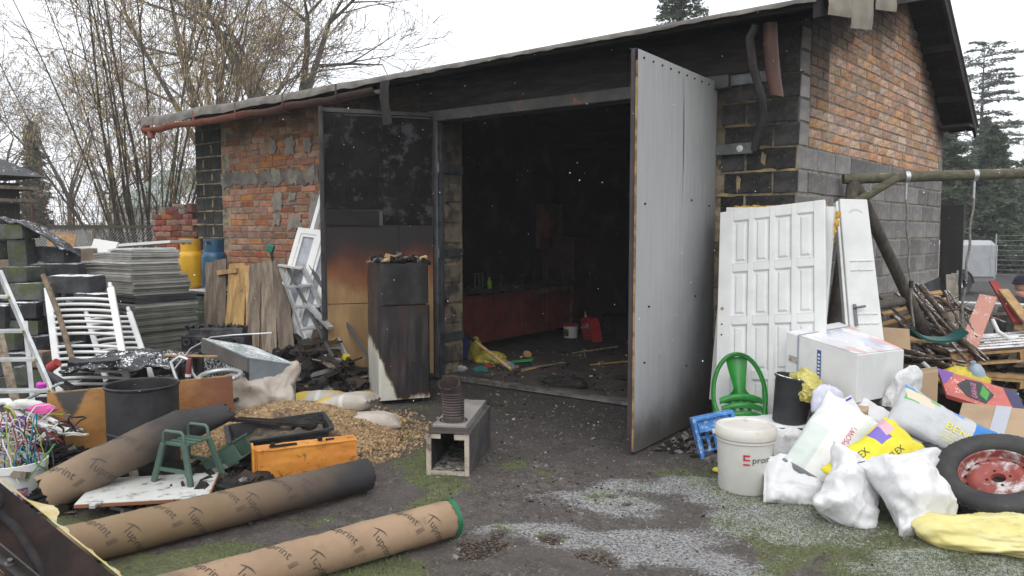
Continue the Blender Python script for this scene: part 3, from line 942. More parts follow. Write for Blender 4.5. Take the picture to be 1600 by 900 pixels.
for (x0, x1, z0, z1, dy) in ((.05, .40, .05, 1.01, .0), (.403, LW - .05, .05, .80, .003), (.403, LW - .05, .805, 1.58, .002), (.05, .40, 1.014, 1.58, .001)):
    b = MB(); b.box(((x0 + x1) / 2, .002 + dy, (z0 + z1) / 2), (x1 - x0 - .003, .014, z1 - z0 - .003)); lpart(b, 'plywood_panel', m_scorch)
for (x0, x1, z0, z1, dy) in ((.05, .56, 1.585, 2.66, .0), (.563, .93, 1.74, 2.66, .002), (.933, LW - .045, 1.74, 2.67, .004)):
    def pan(u, v, x0=x0, x1=x1, z0=z0, z1=z1, dy=dy):
        x = x0 + (x1 - x0) * u; z = z0 + (z1 - z0) * v
        return (x, .006 + dy + .010 * max(0, fbm((x * 5, z * 5, dy * 300), 1, 4)), z)
    b = MB(); b.sheet(lambda u, v, f=pan: f(1 - u, v), 24, 40, thick=.012); lpart(b, 'charred_panel', m_char_ins, smooth=50)
b = MB(); b.box((.86, .022, 1.655), (.52, .012, .145)); lpart(b, 'metal_plate', mat('sooty_plate', (.018, .016, .015), (.012, .010, .010), 4, rough=.8, spec=.2))
m_frame = mat('leaf_frame', (.05, .047, .048), (.025, .022, .022), 6, rough=.55, metal=.4, dirt=.35, dirtcol=(.13, .07, .035))
b = MB(); b.box((LW - .015, .01, 1.37), (.035, .055, 2.72)); b.box((.02, .01, 1.37), (.04, .05, 2.72)); b.box((LW / 2, .0, 2.70), (LW - .06, .04, .04)); b.box((LW / 2, .0, .035), (LW - .06, .04, .04)); lpart(b, 'steel_frame', m_frame, bevel=.003)
for z_ in (.42, 1.30, 2.17):
    b = MB(); b.tube([(-.004, .045, z_ - .05), (-.004, .045, z_ + .05)], .013, 10); lpart(b, 'hinge', m_galv, smooth=40)

# ================================================================== SHARED BUILDERS
def ring_sack(L, W, T, seed, wr=.012, pinch=.9, belly=.0, nu=44, nv=36, twist=0.0, bend=None):
    """filled sack lying along x; returns mesh builder, uv list and a surface function"""
    sd = seed * 3.7
    def S(u, t, lift=0.0):
        a = 2 * u - 1
        e = max(0.0, 1 - abs(a) ** 3.2)
        h = T / 2 * (e ** .55) + .003
        w = W / 2 * (pinch + (1 - pinch) * abs(a) ** 2 + .04 * math.sin(3 * a + sd))
        c, s_ = math.cos(t), math.sin(t)
        yy = w * math.copysign(abs(c) ** .75, c); zz = h * math.copysign(abs(s_) ** .85, s_)
        x = a * L / 2 * (1 - .05 * (abs(c) ** 3) * (1 - abs(a)))
        # wrinkles gather towards the ends
        k = wr * (.35 + .9 * abs(a) ** 2)
        n1 = noise.ridged_multi_fractal(Vector((x * 5 + sd, yy * 11, zz * 6)), .9, 2.1, 4, .9, 2.0) - 1.1
        n2 = fbm((x * 9 + sd, yy * 9, zz * 9), 1, 3)
        d = k * (n1 * .8 + n2 * .9) * (.25 + e)
        zz += d * (1 if s_ > 0 else .3) + T * belly * fbm((x * 2.2 + sd, yy * 2, 3), 1, 2)
        if abs(a) > .9:
            zz += .010 * math.sin(yy * 70 + sd) * (abs(a) - .9) * 10
        yy += d * c * .6
        if lift:
            zz += lift * s_; yy += lift * c * .5
        if zz < -T * .36:
            zz = -T * .36 + (zz + T * .36) * .15
        p = Vector((x, yy, zz + T * .36))
        if bend:
            p = bend(p, a)
        return p
    b = MB(); uv = []
    for i in range(nu + 1):
        for j in range(nv):
            b.v.append(tuple(S(i / nu, 2 * math.pi * j / nv)))
            tt = 2 * math.pi * j / nv
            uv.append((i / nu, .5 + .5 * math.cos(tt) if tt <= math.pi else -9))
    for i in range(nu):
        for j in range(nv):
            a, c = i * nv + j, i * nv + (j + 1) % nv
            b.f.append((a, a + nv, c + nv, c)); b.m.append(0)
    for q in (0, nu * nv):
        b.f.append(tuple(range(q, q + nv))); b.m.append(0)
    return b, uv, S

def sack(name, label, cat, m, loc, rot, L, W, T, seed, group=None, texts=(), **k):
    b, uv, S = ring_sack(L, W, T, seed, **k)
    o = b.build(name, m, loc=loc, rot=rot, smooth=180, uv=uv)
    tag(o, label, cat, group)
    for (txt, size, u0, v0, ang, mt, sh) in texts:
        ca, sa = math.cos(R(ang)), math.sin(R(ang))
        def warp(x, y):
            X = (u0 - .5) * L + x * ca - y * sa; Y = (v0 - .5) * W + x * sa + y * ca
            u = min(.97, max(.03, X / L + .5)); c = max(-.97, min(.97, Y / (W / 2 * .93)))
            return S(u, math.acos(max(-1, min(1, math.copysign(abs(c) ** (1 / .75), c)))), .004)
        t = MB().text(txt, size, (0, 0, 0), (1, 0, 0), (0, 1, 0), warp=warp, shear=sh)
        t.build('printed_lettering', mt, o)
    return o

def crumple(name, m, loc, rad, seed, amp=.12, tie=None, fold=.10, rot=(0, 0, 0), n=60, flat=.0, pts=(), smooth=180, parent=None, squash=.35, sharp=1.0, opening=False):
    """crumpled bag or cloth: a sphere pulled about by ridged folds, sitting flat on what carries it"""
    b = MB(); sd = seed * 5.1
    rgc = random.Random(seed * 31 + 7); nu, nv = n, n // 2
    K = 15 + int(50 * amp)
    pl = []
    for _ in range(K):
        q = Vector((rgc.gauss(0, 1), rgc.gauss(0, 1), rgc.gauss(0, 1))).normalized(); pl.append((q, rgc.uniform(.80, 1.0 + .35 * amp)))
    for j in range(nv + 1):
        ph = math.pi * j / nv
        for i in range(nu):
            t = 2 * math.pi * i / nu
            d = Vector((math.sin(ph) * math.cos(t), math.sin(ph) * math.sin(t), math.cos(ph)))
            wv = Vector((fbm(d * 1.7 + Vector((sd, 1, 0)), 1, 2), fbm(d * 1.7 + Vector((3, sd, 0)), 1, 2), fbm(d * 1.7 + Vector((0, 7, sd)), 1, 2))) * .35
            dw = (d + wv).normalized()
            sm = sum(max(0.0, dw.dot(q) / h_) ** 16 for q, h_ in pl)
            r = (max(sm, 1e-9)) ** (-1 / 16.0)
            r = min(r, 1.35) * .98
            f1 = 1 - abs(fbm(Vector((d.x * 3.2 + sd, d.y * 3.2, d.z * 2.1)), 1, 3)) * 2.2
            if tie:
                T_ = Vector(tie).normalized(); th_ = math.acos(max(-1, min(1, d.dot(T_)))); o1 = T_.orthogonal().normalized(); o2 = T_.cross(o1); ph_ = math.atan2(d.dot(o2), d.dot(o1))
                g1 = 1 - abs(noise.noise(Vector((math.cos(ph_) * 2.6 + sd, math.sin(ph_) * 2.6, th_ * .9)))) * 3.2; g2 = 1 - abs(noise.noise(Vector((math.cos(ph_) * 5.5, math.sin(ph_) * 5.5 + sd, th_ * .7)))) * 3.0
                r += fold * (max(0, g1) ** 2 + .5 * max(0, g2) ** 2) * math.exp(-th_ / 1.3) - fold * .4 + .30 * math.exp(-(th_ / .2) ** 2) - .10 * math.exp(-((th_ - .45) / .22) ** 2)
            r += amp * .34 * max(0, f1) ** 3 + amp * .10 * fbm(d * 6 + Vector((0, sd, 0)), 1, 2)
            for (px, py, pz, w, g) in pts:
                q = max(0.0, d.dot(Vector((px, py, pz)).normalized()))
                r += g * q ** w
            p = Vector((d.x * rad[0], d.y * rad[1], d.z * rad[2])) * r
            if p.z < -rad[2] * squash:
                p.z = -rad[2] * squash + (p.z + rad[2] * squash) * .08
            p.z += rad[2] * squash
            b.v.append(tuple(p))
    for j in range(nv):
        for i in range(nu):
            a = j * nu + i; c = j * nu + (i + 1) % nu
            b.f.append((a, a + nu, c + nu, c)); b.m.append(0)
    return b.build(name, m, parent, loc=loc, rot=rot, smooth=smooth)

def scatter_boxes(name, P, size, m, label, cat, seed, flat=.45, parent=None):
    """many tiny grains as one mesh, positions P (n,3)"""
    rg_ = np.random.default_rng(seed); n = len(P)
    c = np.array([[x, y, z] for x in (-.5, .5) for y in (-.5, .5) for z in (-.5, .5)])
    sc = size * rg_.uniform(.5, 1.4, (n, 1)) * np.array([[1, .45, flat]])
    ax = rg_.normal(size=(n, 3)); ax /= np.linalg.norm(ax, axis=1)[:, None]; an = rg_.uniform(0, 6.28, n)
    v = c[None] * sc[:, None, :]
    k = ax[:, None, :]; ca = np.cos(an)[:, None, None]; sa = np.sin(an)[:, None, None]
    v = v * ca + np.cross(np.broadcast_to(k, v.shape), v) * sa + k * (v * k).sum(-1, keepdims=True) * (1 - ca)
    v = (v + P[:, None, :]).reshape(-1, 3)
    f = (np.array(BOXF)[None] + (np.arange(n) * 8)[:, None, None]).reshape(-1, 4)
    me_ = bpy.data.meshes.new(name)
    me_.vertices.add(len(v)); me_.vertices.foreach_set('co', v.ravel())
    me_.loops.add(f.size); me_.loops.foreach_set('vertex_index', f.ravel())
    me_.polygons.add(len(f)); me_.polygons.foreach_set('loop_start', np.arange(len(f)) * 4); me_.polygons.foreach_set('loop_total', np.full(len(f), 4))
    me_.materials.append(m); me_.update(calc_edges=True)
    o = bpy.data.objects.new(name, me_); COL.objects.link(o); o['kind'] = 'stuff'
    if parent: o.parent = parent
    else: tag(o, label, cat)
    return o

m_black = mat('black_plastic', (.014, .014, .015), (.028, .028, .030), 5, rough=.5, bump=.15, dirt=.3, dirtcol=(.07, .065, .06))
m_blacksnow = mat('black_plastic_frosted', (.013, .014, .016), (.03, .03, .032), 5, rough=.55, snow=.62)
m_white = mat('white_paint', (.66, .66, .65), (.58, .58, .57), 4, rough=.5, dirt=.26, dirtcol=(.22, .20, .17), dscale=14)
m_whitepl = mat('white_plastic', (.63, .64, .64), (.56, .57, .57), 5, rough=.45, dirt=.30, dirtcol=(.24, .21, .17), dscale=16)
m_alu = mat('aluminium', (.58, .59, .60), (.45, .46, .47), 7, rough=.4, metal=.6, dirt=.3, dirtcol=(.15, .14, .13))
m_oldwood = mat('weathered_wood', (.22, .175, .13), (.11, .085, .062), 5, rough=.9, bump=.9, stretch=(4, 4, .5), bscale=14, rnd=.35)
m_newwood = mat('pale_wood', (.42, .27, .125), (.28, .17, .075), 5, rough=.8, bump=.4, stretch=(2, 2, .6), rnd=.2, dirt=.35, dirtcol=(.07, .05, .035))
m_burnwood = mat('charred_wood', (.018, .015, .014), (.05, .038, .03), 7, spec=.2, rough=.85, bump=.8, bscale=30)
m_rusty = mat('rust', (.14, .05, .025), (.07, .028, .018), 9, rough=.85, bump=.5)

# ================================================================== INSIDE THE GARAGE
m_cab = mat('cabinet_red_brown', (.22, .045, .034), (.14, .034, .028), 3, rough=.5, dirt=.35, dirtcol=(.02, .014, .013))
m_ctop = mat('countertop_burnt', (.055, .048, .042), (.022, .020, .019), 5, rough=.7, bump=.5)
m_edge = mat('chipboard_edge', (.16, .095, .05), (.08, .045, .03), 10, rough=.85)
t = thing('kitchen_cabinet', 'long red brown kitchen base cabinet with burnt worktop inside the garage', 'cabinet', (-6.2, 8.38, 0))
CL = Vector((-6.2, 8.38, 0))
def cpart(b, name, m, **k): return b.build(name, m, t, loc=tuple(-CL), **k)
b = MB(); b.box((-6.22, 8.38, .45), (.5, 2.5, .62)); cpart(b, 'carcass', m_burnwood)
for i in range(4):
    y0 = 7.17 + i * .62
    b = MB(); b.box((-5.955, y0 + .305, .43), (.02, .606, .60)); cpart(b, 'door', m_cab, bevel=.002)
for y in (7.14, 9.66):
    b = MB(); b.box((-6.19, y, .44), (.52, .022, .64)); cpart(b, 'side_panel', m_edge)
b = MB(); b.sheet(lambda u, v: (-6.48 + .59 * u, 7.08 + 2.62 * v, .80 + .012 * fbm((u * 4, v * 12, 1)) - .02 * (u > .9) * (fbm((v * 20, 0, 0)) > .15)), 14, 60, thick=.038); cpart(b, 'worktop', m_ctop, smooth=40)
b = MB(); b.sheet(lambda u, v: (-5.93 + .12 * u, 8.6 + .9 * v, .775 - .06 * u - .07 * abs(fbm((v * 7, u * 2, 0)))), 6, 24, thick=.008); cpart(b, 'peeling_edge', m_edge, smooth=30)
rg = random.Random(31)
t2 = thing('tall_cabinet', 'tall red brown cabinet side standing at the end of the worktop', 'cabinet', (-6.2, 9.97, 0))
b = MB(); b.box((0, 0, .75), (.56, .56, 1.38)); b.build('carcass', mat('cabinet_sooty', (.075, .022, .018), (.03, .014, .012), 3, rough=.8), t2)
b = MB(); b.box((.285, -.0, .75), (.015, .57, 1.3)); b.build('door', MATS['cabinet_sooty'], t2)
t3 = thing('wall_cabinet', 'scorched orange brown wall cabinet hanging above the worktop', 'cabinet', (-6.42, 9.75, 1.28))
m_cabo = mat('cabinet_scorched', (.16, .055, .03), (.05, .022, .016), 4, rough=.8)
b = MB(); b.box((0, 0, .33), (.28, .40, .66)); b.build('carcass', m_cabo, t3)
b = MB(); b.box((.147, .0, .33), (.012, .37, .60)); b.build('door', m_cabo, t3)
# things on the worktop
for i in range(9):
    y = 7.3 + i * .27 + rg.uniform(-.05, .05); h = rg.uniform(.08, .26); r_ = rg.uniform(.03, .07)
    b = MB()
    if i % 3 == 0:
        b.lathe([(r_, 0), (r_ * 1.05, h * .7), (r_ * .5, h * .8), (r_ * .45, h)], 14, close=True); nm, lb, ct = 'bottle', 'sooty bottle on the burnt worktop', 'bottle'
    elif i % 3 == 1:
        b.lathe([(r_ * 1.2, 0), (r_ * 1.3, h * .5), (r_ * 1.35, h * .5), (r_ * 1.2, h * .52), (r_ * .3, h * .6)], 16, close=True); nm, lb, ct = 'pot', 'blackened pot on the burnt worktop', 'pot'
    else:
        b.box((0, 0, h / 2), (r_ * 2.4, r_ * 2, h), (0, 0, 12), jit=.008, rng=rg); nm, lb, ct = 'tin_box', 'blackened box on the burnt worktop', 'box'
    o = b.build(nm, m_burnt, loc=(-6.15 + rg.uniform(-.15, .1), y, .80), smooth=40, bevel=0 if i % 3 != 2 else .006); tag(o, lb, ct, 'burnt things on the worktop')
# picture-frame like wire rack and a lime green bottle
t4 = thing('wire_rack', 'blackened upright wire rack at the near end of the worktop', 'rack', (-6.0, 7.55, .80))
b = MB()
for z in (.02, .2): b.tube([(0, -.08, z), (0, .08, z)], .006, 6)
for y in (-.08, 0, .08): b.tube([(0, y, .02), (0, y, .2)], .006, 6)
b.build('wires', mat('sooty_wire', (.09, .08, .07), rough=.6), t4)
b = MB(); b.lathe([(.028, 0), (.03, .09), (.012, .12), (.012, .15)], 14, close=True)
o = b.build('spray_bottle', mat('lime_plastic', (.22, .45, .03), (.15, .3, .02), rough=.4), loc=(-5.98, 7.75, .80), rot=(14, 8, 0), smooth=40); tag(o, 'lime green bottle tilted on the burnt worktop', 'bottle')
# red canister, white tub, handle, litter
def canister():
    t = thing('fuel_canister', 'red plastic canister tipped on the sooty garage floor', 'canister', (-5.33, 9.25, 0), (8, 0, -38))
    m_r = mat('red_plastic', (.45, .022, .025), (.34, .018, .02), 5, rough=.4, dirt=.32, dirtcol=(.08, .02, .02))
    b = MB(); b.prism([(-.19, 0), (.19, 0), (.19, .24), (.12, .34), (.05, .34), (.04, .29), (-.10, .29), (-.13, .34), (-.19, .31)], (0, .07, .0), (1, 0, 0), (0, 0, 1), (0, -.14, 0)); b.build('body', m_r, t, bevel=.012)
    b = MB()
    for k in range(6): b.box((0, -.073, .045 + k * .022), (.30, .008, .008))
    b.build('ribs', m_r, t)
    b = MB(); b.text('UNIVERS', .062, (-.12, -.0735, .19), (1, 0, .1), (0, 0, 1)); b.build('printed_lettering', m_whitepl, t)
    b = MB(); b.lathe([(.02, 0), (.02, .05), (.008, .055), (.008, .1)], 10, close=True); b.build('cap', mat('cap_grey', (.4, .4, .38), rough=.5), t, loc=(-.15, 0, .31), smooth=40)
canister()
def tub():
    t = thing('plastic_tub', 'small white plastic tub with red lid on the garage floor', 'tub', (-5.72, 9.3, 0))
    b = MB(); b.lathe([(.095, 0), (.105, .19), (.112, .19)], 24, close=True); b.build('body', m_whitepl, t, smooth=40)
    b = MB(); b.lathe([(.113, .19), (.116, .215), (.10, .222)], 24, close=True); b.build('lid', MATS['red_plastic'], t, smooth=40)
    b = MB(); b.sheet(lambda u, v: (.1075 * math.cos(-2.2 + u * .9) * (1 + .04 * v), .1075 * math.sin(-2.2 + u * .9) * (1 + .04 * v), .05 + v * .10), 8, 2); b.build('label', mat('tub_label', (.25, .16, .03), (.02, .05, .02), 30, rough=.5), t)
tub()
b = MB(); b.tube([(-4.80, 6.60, .045), (-5.45, 6.79, .27)], .019, 10); 
t = thing('broom', 'wooden broom handle propped across the rubbish by the left doorpost', 'broom', (-4.8, 6.6, 0))
b.build('handle', m_newwood, t, loc=(4.8, -6.6, 0), smooth=60)
b = MB(); b.tube([(-5.45, 6.79, .27), (-5.66, 6.85, .34)], .022, 10); b.build('burnt_end', m_char, t, loc=(4.8, -6.6, 0), smooth=60)
m_foilY = mat('yellow_foil', (.42, .36, .05), (.26, .22, .03), 9, rough=.4, finish=crinkle(14, .9))
o = crumple('plastic_foil', m_foilY, (-5.36, 6.95, .02), (.19, .11, .10), 3, .35, rot=(0, 0, 35)); tag(o, 'crumpled yellow foil under the broom handle inside the doorway', 'foil')
o = crumple('plastic_foil', m_foilY, (-5.62, 7.0, .02), (.10, .08, .20), 4, .35); tag(o, 'small upright wad of yellow foil by the cabinet end', 'foil')
b = MB(); b.box((0, 0, .14), (.22, .05, .26), (0, 12, 0)); o = b.build('folder', mat('blue_cover', (.03, .035, .20), rough=.6), loc=(-5.72, 6.98, 0.02), rot=(0, 0, 30)); tag(o, 'dark blue folder standing behind the yellow foil', 'folder')
b = MB(); b.sheet(lambda u, v: (u * .24, v * .16 + .02 * u, .012 + .03 * abs(v - .5) * 2 * u), 8, 8, thick=.006)
o = b.build('dustpan', mat('green_plastic', (.02, .28, .08), rough=.4), loc=(-5.13, 7.0, .02), rot=(0, 0, 20)); tag(o, 'green dustpan lying on the sooty garage floor', 'dustpan')
for nm, lb, c, p, s in (('rag', 'teal rag on the floor inside the doorway', (.02, .17, .16), (-5.08, 6.42, .02), (.12, .07, .035)), ('rag', 'grey white rag beside the left doorpost', (.35, .36, .37), (-5.28, 6.32, .02), (.09, .06, .05)),
                        ('rag', 'small red rag between the teal rag and broom', (.3, .04, .03), (-5.12, 6.6, .02), (.06, .05, .04)), ('rag', 'bluish grey rag under the broom handle', (.22, .24, .28), (-4.98, 6.78, .02), (.11, .07, .05)),
                        ('rag', 'tiny red scrap by the right door leaf inside', (.28, .02, .03), (-4.72, 9.2, .02), (.07, .05, .05))):
    o = crumple(nm, mat('rag_' + str(int(c[0] * 100)) + str(int(c[1] * 100)), c, tuple(.5 * k for k in c), 12, rough=.8), p, s, len(lb), .4, n=30); tag(o, lb, 'rag')
b = MB(); b.tube([(0, 0, 0), (0, .05, 0)], .045, 16); o = b.build('wood_slice', m_newwood, loc=(-5.21, 7.5, .05), rot=(0, 0, 60)); tag(o, 'round pale wood slice on the garage floor', 'wood')
for i, (a, c) in enumerate((((-4.69, 6.63), (-4.62, 7.3)), ((-4.75, 6.7), (-4.5, 7.2)), ((-4.3, 7.4), (-4.0, 7.9)), ((-4.9, 8.0), (-4.6, 8.6)), ((-4.65, 7.9), (-4.95, 8.35)))):
    b = MB(); b.tube([(*a, .035), (*c, .04 + .03 * (i % 2))], .010, 6); o = b.build('stick', [m_newwood, m_oldwood][i % 2] if i < 3 else m_oldwood); recenter(o); tag(o, 'thin stick lying on the sooty garage floor', 'stick', 'sticks on the garage floor')
o = crumple('coal_heap', m_char, (-3.96, 6.31, .02), (.28, .14, .07), 9, .5, n=40); tag(o, 'low heap of wet charcoal on the doorway threshold', 'charcoal')
o = crumple('coal_heap', m_char, (-3.5, 6.9, .02), (.2, .12, .05), 10, .5, n=40); tag(o, 'small heap of charcoal right of the threshold heap', 'charcoal')
crumbs('floor_debris', 330, lambda r: (r.uniform(-5.6, -2.5), 6.1 + abs(r.gauss(0, 1.6))), [m_char, m_burnwood, m_ash, m_char, m_chip, m_char], .008, .030, 'charred crumbs and chips strewn over the garage floor', 'debris', 12, zfn=lambda x, y: .024)
# dark machines at the back
t = thing('stove', 'blackened iron stove with flue at the back of the garage', 'stove', (-4.2, 9.9, .02))
b = MB(); b.box((0, 0, .38), (.5, .45, .66)); b.build('body', m_burnt, t, bevel=.02)
b = MB(); b.box((0, -.235, .42), (.3, .02, .24)); b.build('door', m_char, t, bevel=.005)
b = MB(); b.tube([(0, 0, .7), (0, 0, 2.9)], .07, 12); b.build('flue', m_burnt, t, smooth=40)
for x, y in ((-.2, -.18), (.2, -.18), (-.2, .18), (.2, .18)):
    b = MB(); b.box((x, y, .025), (.04, .04, .05)); b.build('leg', m_char, t)
b = MB(); b.box((0, 0, .14), (.42, .32, .26)); b.box((0, 0, .285), (.46, .36, .03)); o = b.build('storage_box', m_burnt, loc=(-5.3, 9.95, .02), rot=(0, 0, 20), bevel=.01); tag(o, 'black storage box on the garage floor behind the canister', 'box')
t = thing('workbench', 'burnt wooden workbench along the back wall of the garage', 'workbench', (-3.2, 9.95, .02))
b = MB(); b.box((0, 0, .80), (1.8, .55, .05)); b.build('top', m_burnwood, t)
for x, y in ((-.8, -.2), (.8, -.2), (-.8, .2), (.8, .2)):
    b = MB(); b.box((x, y, .39), (.07, .07, .78)); b.build('leg', m_burnwood, t)
for k in range(9):
    b = MB(); b.box((0, 0, 0), (.012, .36 + .08 * (k % 3), .16), jit=.015, rng=rg); gpart_ = b.build('exposed_block', mat('pale_plaster', (.13, .12, .10), (.05, .045, .04), 6, rough=.9, bump=.7), garage, loc=Vector((-6.488, 10.0 + (k % 3) * .1, .5 + (k // 3) * .19)) - GL)

# ================================================================== LEFT SIDE: YARD JUNK
def tinted(name, base, n): return name
# ---- mossy concrete blocks piled by hand
m_mossy = mat('mossy_concrete', (.105, .112, .095), (.060, .062, .058), 6, spec=.2, rough=.95, bump=1.0, bscale=30, rnd=.3, dirt=.44, dirtcol=(.085, .11, .03), dscale=5, snow=.45)
m_dkblock = mat('dark_concrete', (.075, .075, .080), (.045, .045, .049), 6, spec=.2, rough=.95, bump=1.0, bscale=30, rnd=.25, snow=.6)
m_tanblock = mat('tan_stone', (.26, .19, .14), (.17, .13, .10), 7, rough=.9, bump=.8)
CB = [(-8.01, 3.1, 1.52, .36, .14, 0, 'mossy topmost concrete block under the torn tarpaulin'), (-7.95, 3.13, 1.32, .18, .26, 0, 'mossy block set on end below the topmost block'), (-8.12, 3.0, 1.35, .12, .17, 0, 'small mossy block left of the upended block'),
      (-8.10, 3.02, 1.2, .20, .12, 2, 'tan stone at the left frame edge below a mossy block'), (-7.92, 3.4, 1.30, .41, .15, 1, 'dark frosted block beside the upended mossy block'), (-7.78, 3.36, 1.15, .46, .14, 1, 'dark wide block in the second row from the top'),
      (-7.74, 3.02, 1.13, .38, .14, 0, 'green mossed block in the row below the tan stone'), (-7.21, 3.27, 1.05, .43, .16, 1, 'dark block nearest the stacked sheets with frosted top'), (-7.43, 2.98, .99, .42, .15, 0, 'green mossed block behind the aluminium ladder top'),
      (-7.33, 2.92, .84, .24, .14, 1, 'dark block above the middle of the block pile'), (-7.12, 3.04, .86, .14, .15, 1, 'narrow dark block beside the radiator post'), (-7.36, 2.91, .69, .28, .13, 0, 'mossy block in the lower middle of the pile'),
      (-7.29, 2.93, .54, .27, .15, 1, 'dark block just above the wooden stick tip'), (-7.66, 2.72, .98, .22, .16, 0, 'mossy block at the frame edge beside the ladder'), (-6.92, 2.82, .46, .14, .13, 2, 'small tan stone between ladder and radiator'),
      (-6.98, 3.31, .93, .24, .09, 1, 'thin dark block behind the radiator top'), (-7.45, 2.72, .80, .24, .2, 1, 'dark block behind the ladder rail'), (-7.38, 2.78, .60, .3, .18, 0, 'mossy block low behind the ladder'),
      (-7.28, 2.81, .40, .42, .18, 1, 'dark block low in the pile behind the ladder'), (-7.0, 2.85, .31, .36, .15, 0, 'mossy bottom block behind the radiator'), (-7.3, 2.8, .20, .42, .18, 0, 'mossy bottom block behind the ladder foot'),
      (-8.09, 3.77, 1.28, .20, .14, 2, 'tan stone beside the stacked sheets'), (-8.07, 3.78, 1.12, .22, .15, 2, 'lower tan stone beside the stacked sheets'), (-6.95, 2.95, .15, .4, .15, 1, 'dark bottom block at the foot of the radiator'),
      (-7.85, 3.3, .98, .42, .16, 0, 'mossy block behind the second row'), (-7.6, 3.2, .80, .42, .16, 1, 'dark block behind the third row'), (-7.5, 3.2, .62, .42, .16, 0, 'hidden mossy block of the fourth row'), (-7.45, 3.2, .44, .42, .16, 1, 'hidden dark block of the fifth row'),
      (-7.4, 3.2, .27, .42, .16, 0, 'hidden mossy block of the sixth row'), (-7.35, 3.15, .09, .42, .17, 1, 'hidden dark block of the bottom row'), (-7.9, 2.95, .92, .4, .17, 1, 'dark block under the mossed left column'), (-7.9, 2.95, .74, .4, .17, 0, 'mossy block low in the left column'),
      (-7.9, 2.95, .55, .4, .17, 1, 'dark block lower in the left column'), (-7.9, 2.95, .37, .4, .17, 0, 'mossy second lowest block of the left column'), (-7.9, 2.95, .18, .4, .17, 1, 'dark lowest block of the left column'),
      (-8.0, 3.65, .95, .4, .17, 0, 'mossy block below the tan stones'), (-8.0, 3.6, .6, .4, .5, 1, 'tall dark block under the tan stones'), (-8.0, 3.6, .2, .4, .3, 0, 'mossy base block under the tan stones')]
rg = random.Random(77)
def rough_block(L, H, D, seed):
    b = MB(); n = 5
    for ax in range(3):
        for sg in (-1, 1):
            def f(u, v, ax=ax, sg=sg):
                q = [0, 0, 0]; q[ax] = sg; q[(ax + 1) % 3] = (2 * u - 1) * (sg); q[(ax + 2) % 3] = 2 * v - 1
                p = Vector(q); r_ = (abs(q[0]) ** 8 + abs(q[1]) ** 8 + abs(q[2]) ** 8) ** (1 / 8.0); p /= max(1, r_) ** .6
                p = Vector((p.x * L / 2, p.y * D / 2, p.z * H / 2))
                return p * (1 + .035 * fbm(p * 9 + Vector((seed, 0, 0)), 1, 3))
            b.sheet(f, n, n)
    return b
for i, (x, y, z, w, h, k, lb) in enumerate(CB):
    b = rough_block(w, h, .24 if w > .2 else .16, i * 3.1)
    o = b.build('concrete_block', [m_mossy, m_dkblock, m_tanblock][k], loc=(x, y, z - 0), rot=(rg.uniform(-2, 2), rg.uniform(-3, 3), 36 + rg.uniform(-14, 14)), smooth=40)
    tag(o, lb, 'block', 'concrete blocks piled left')
def tarpf(u, v):
    p = Vector((-8.15, 2.9, 1.62)) * (1 - u) + Vector((-7.45, 3.22, 1.40)) * u
    z = .10 * math.sin(u * 3.3) * (1 - u * .2) + .05 * fbm((u * 4, v * 3, 0))
    return p + Vector((-.25 * v, .33 * v, z - .10 * v * u))
b = MB(); b.sheet(tarpf, 26, 12, thick=.008); o = b.build('tarpaulin', mat('grey_felt_sheet', (.050, .050, .055), (.03, .03, .032), 5, rough=.75, bump=.4, snow=.3), smooth=50); recenter(o); tag(o, 'torn dark grey felt sheet draped over the mossy blocks', 'tarpaulin')
b = MB(); b.prism([(0, 0), (.30, .01), (.33, .14), (.27, .17), (.02, .18)], (0, 0, 0), (1, 0, 0), (0, 0, 1), (0, .018, 0)); o = b.build('chipboard_piece', mat('osb', (.42, .26, .13), (.28, .17, .08), 16, rough=.85, bump=.4), loc=(-9.28, 3.9, 1.34), rot=(-8, 0, 36)); tag(o, 'orange brown chipboard offcut behind the mossy blocks', 'board')
b = MB(); b.box((-9.1, 4.1, .67), (.5, .4, 1.33)); o = b.build('timber_crate', m_burnwood); recenter(o); tag(o, 'dark timber crate under the chipboard offcut', 'crate')

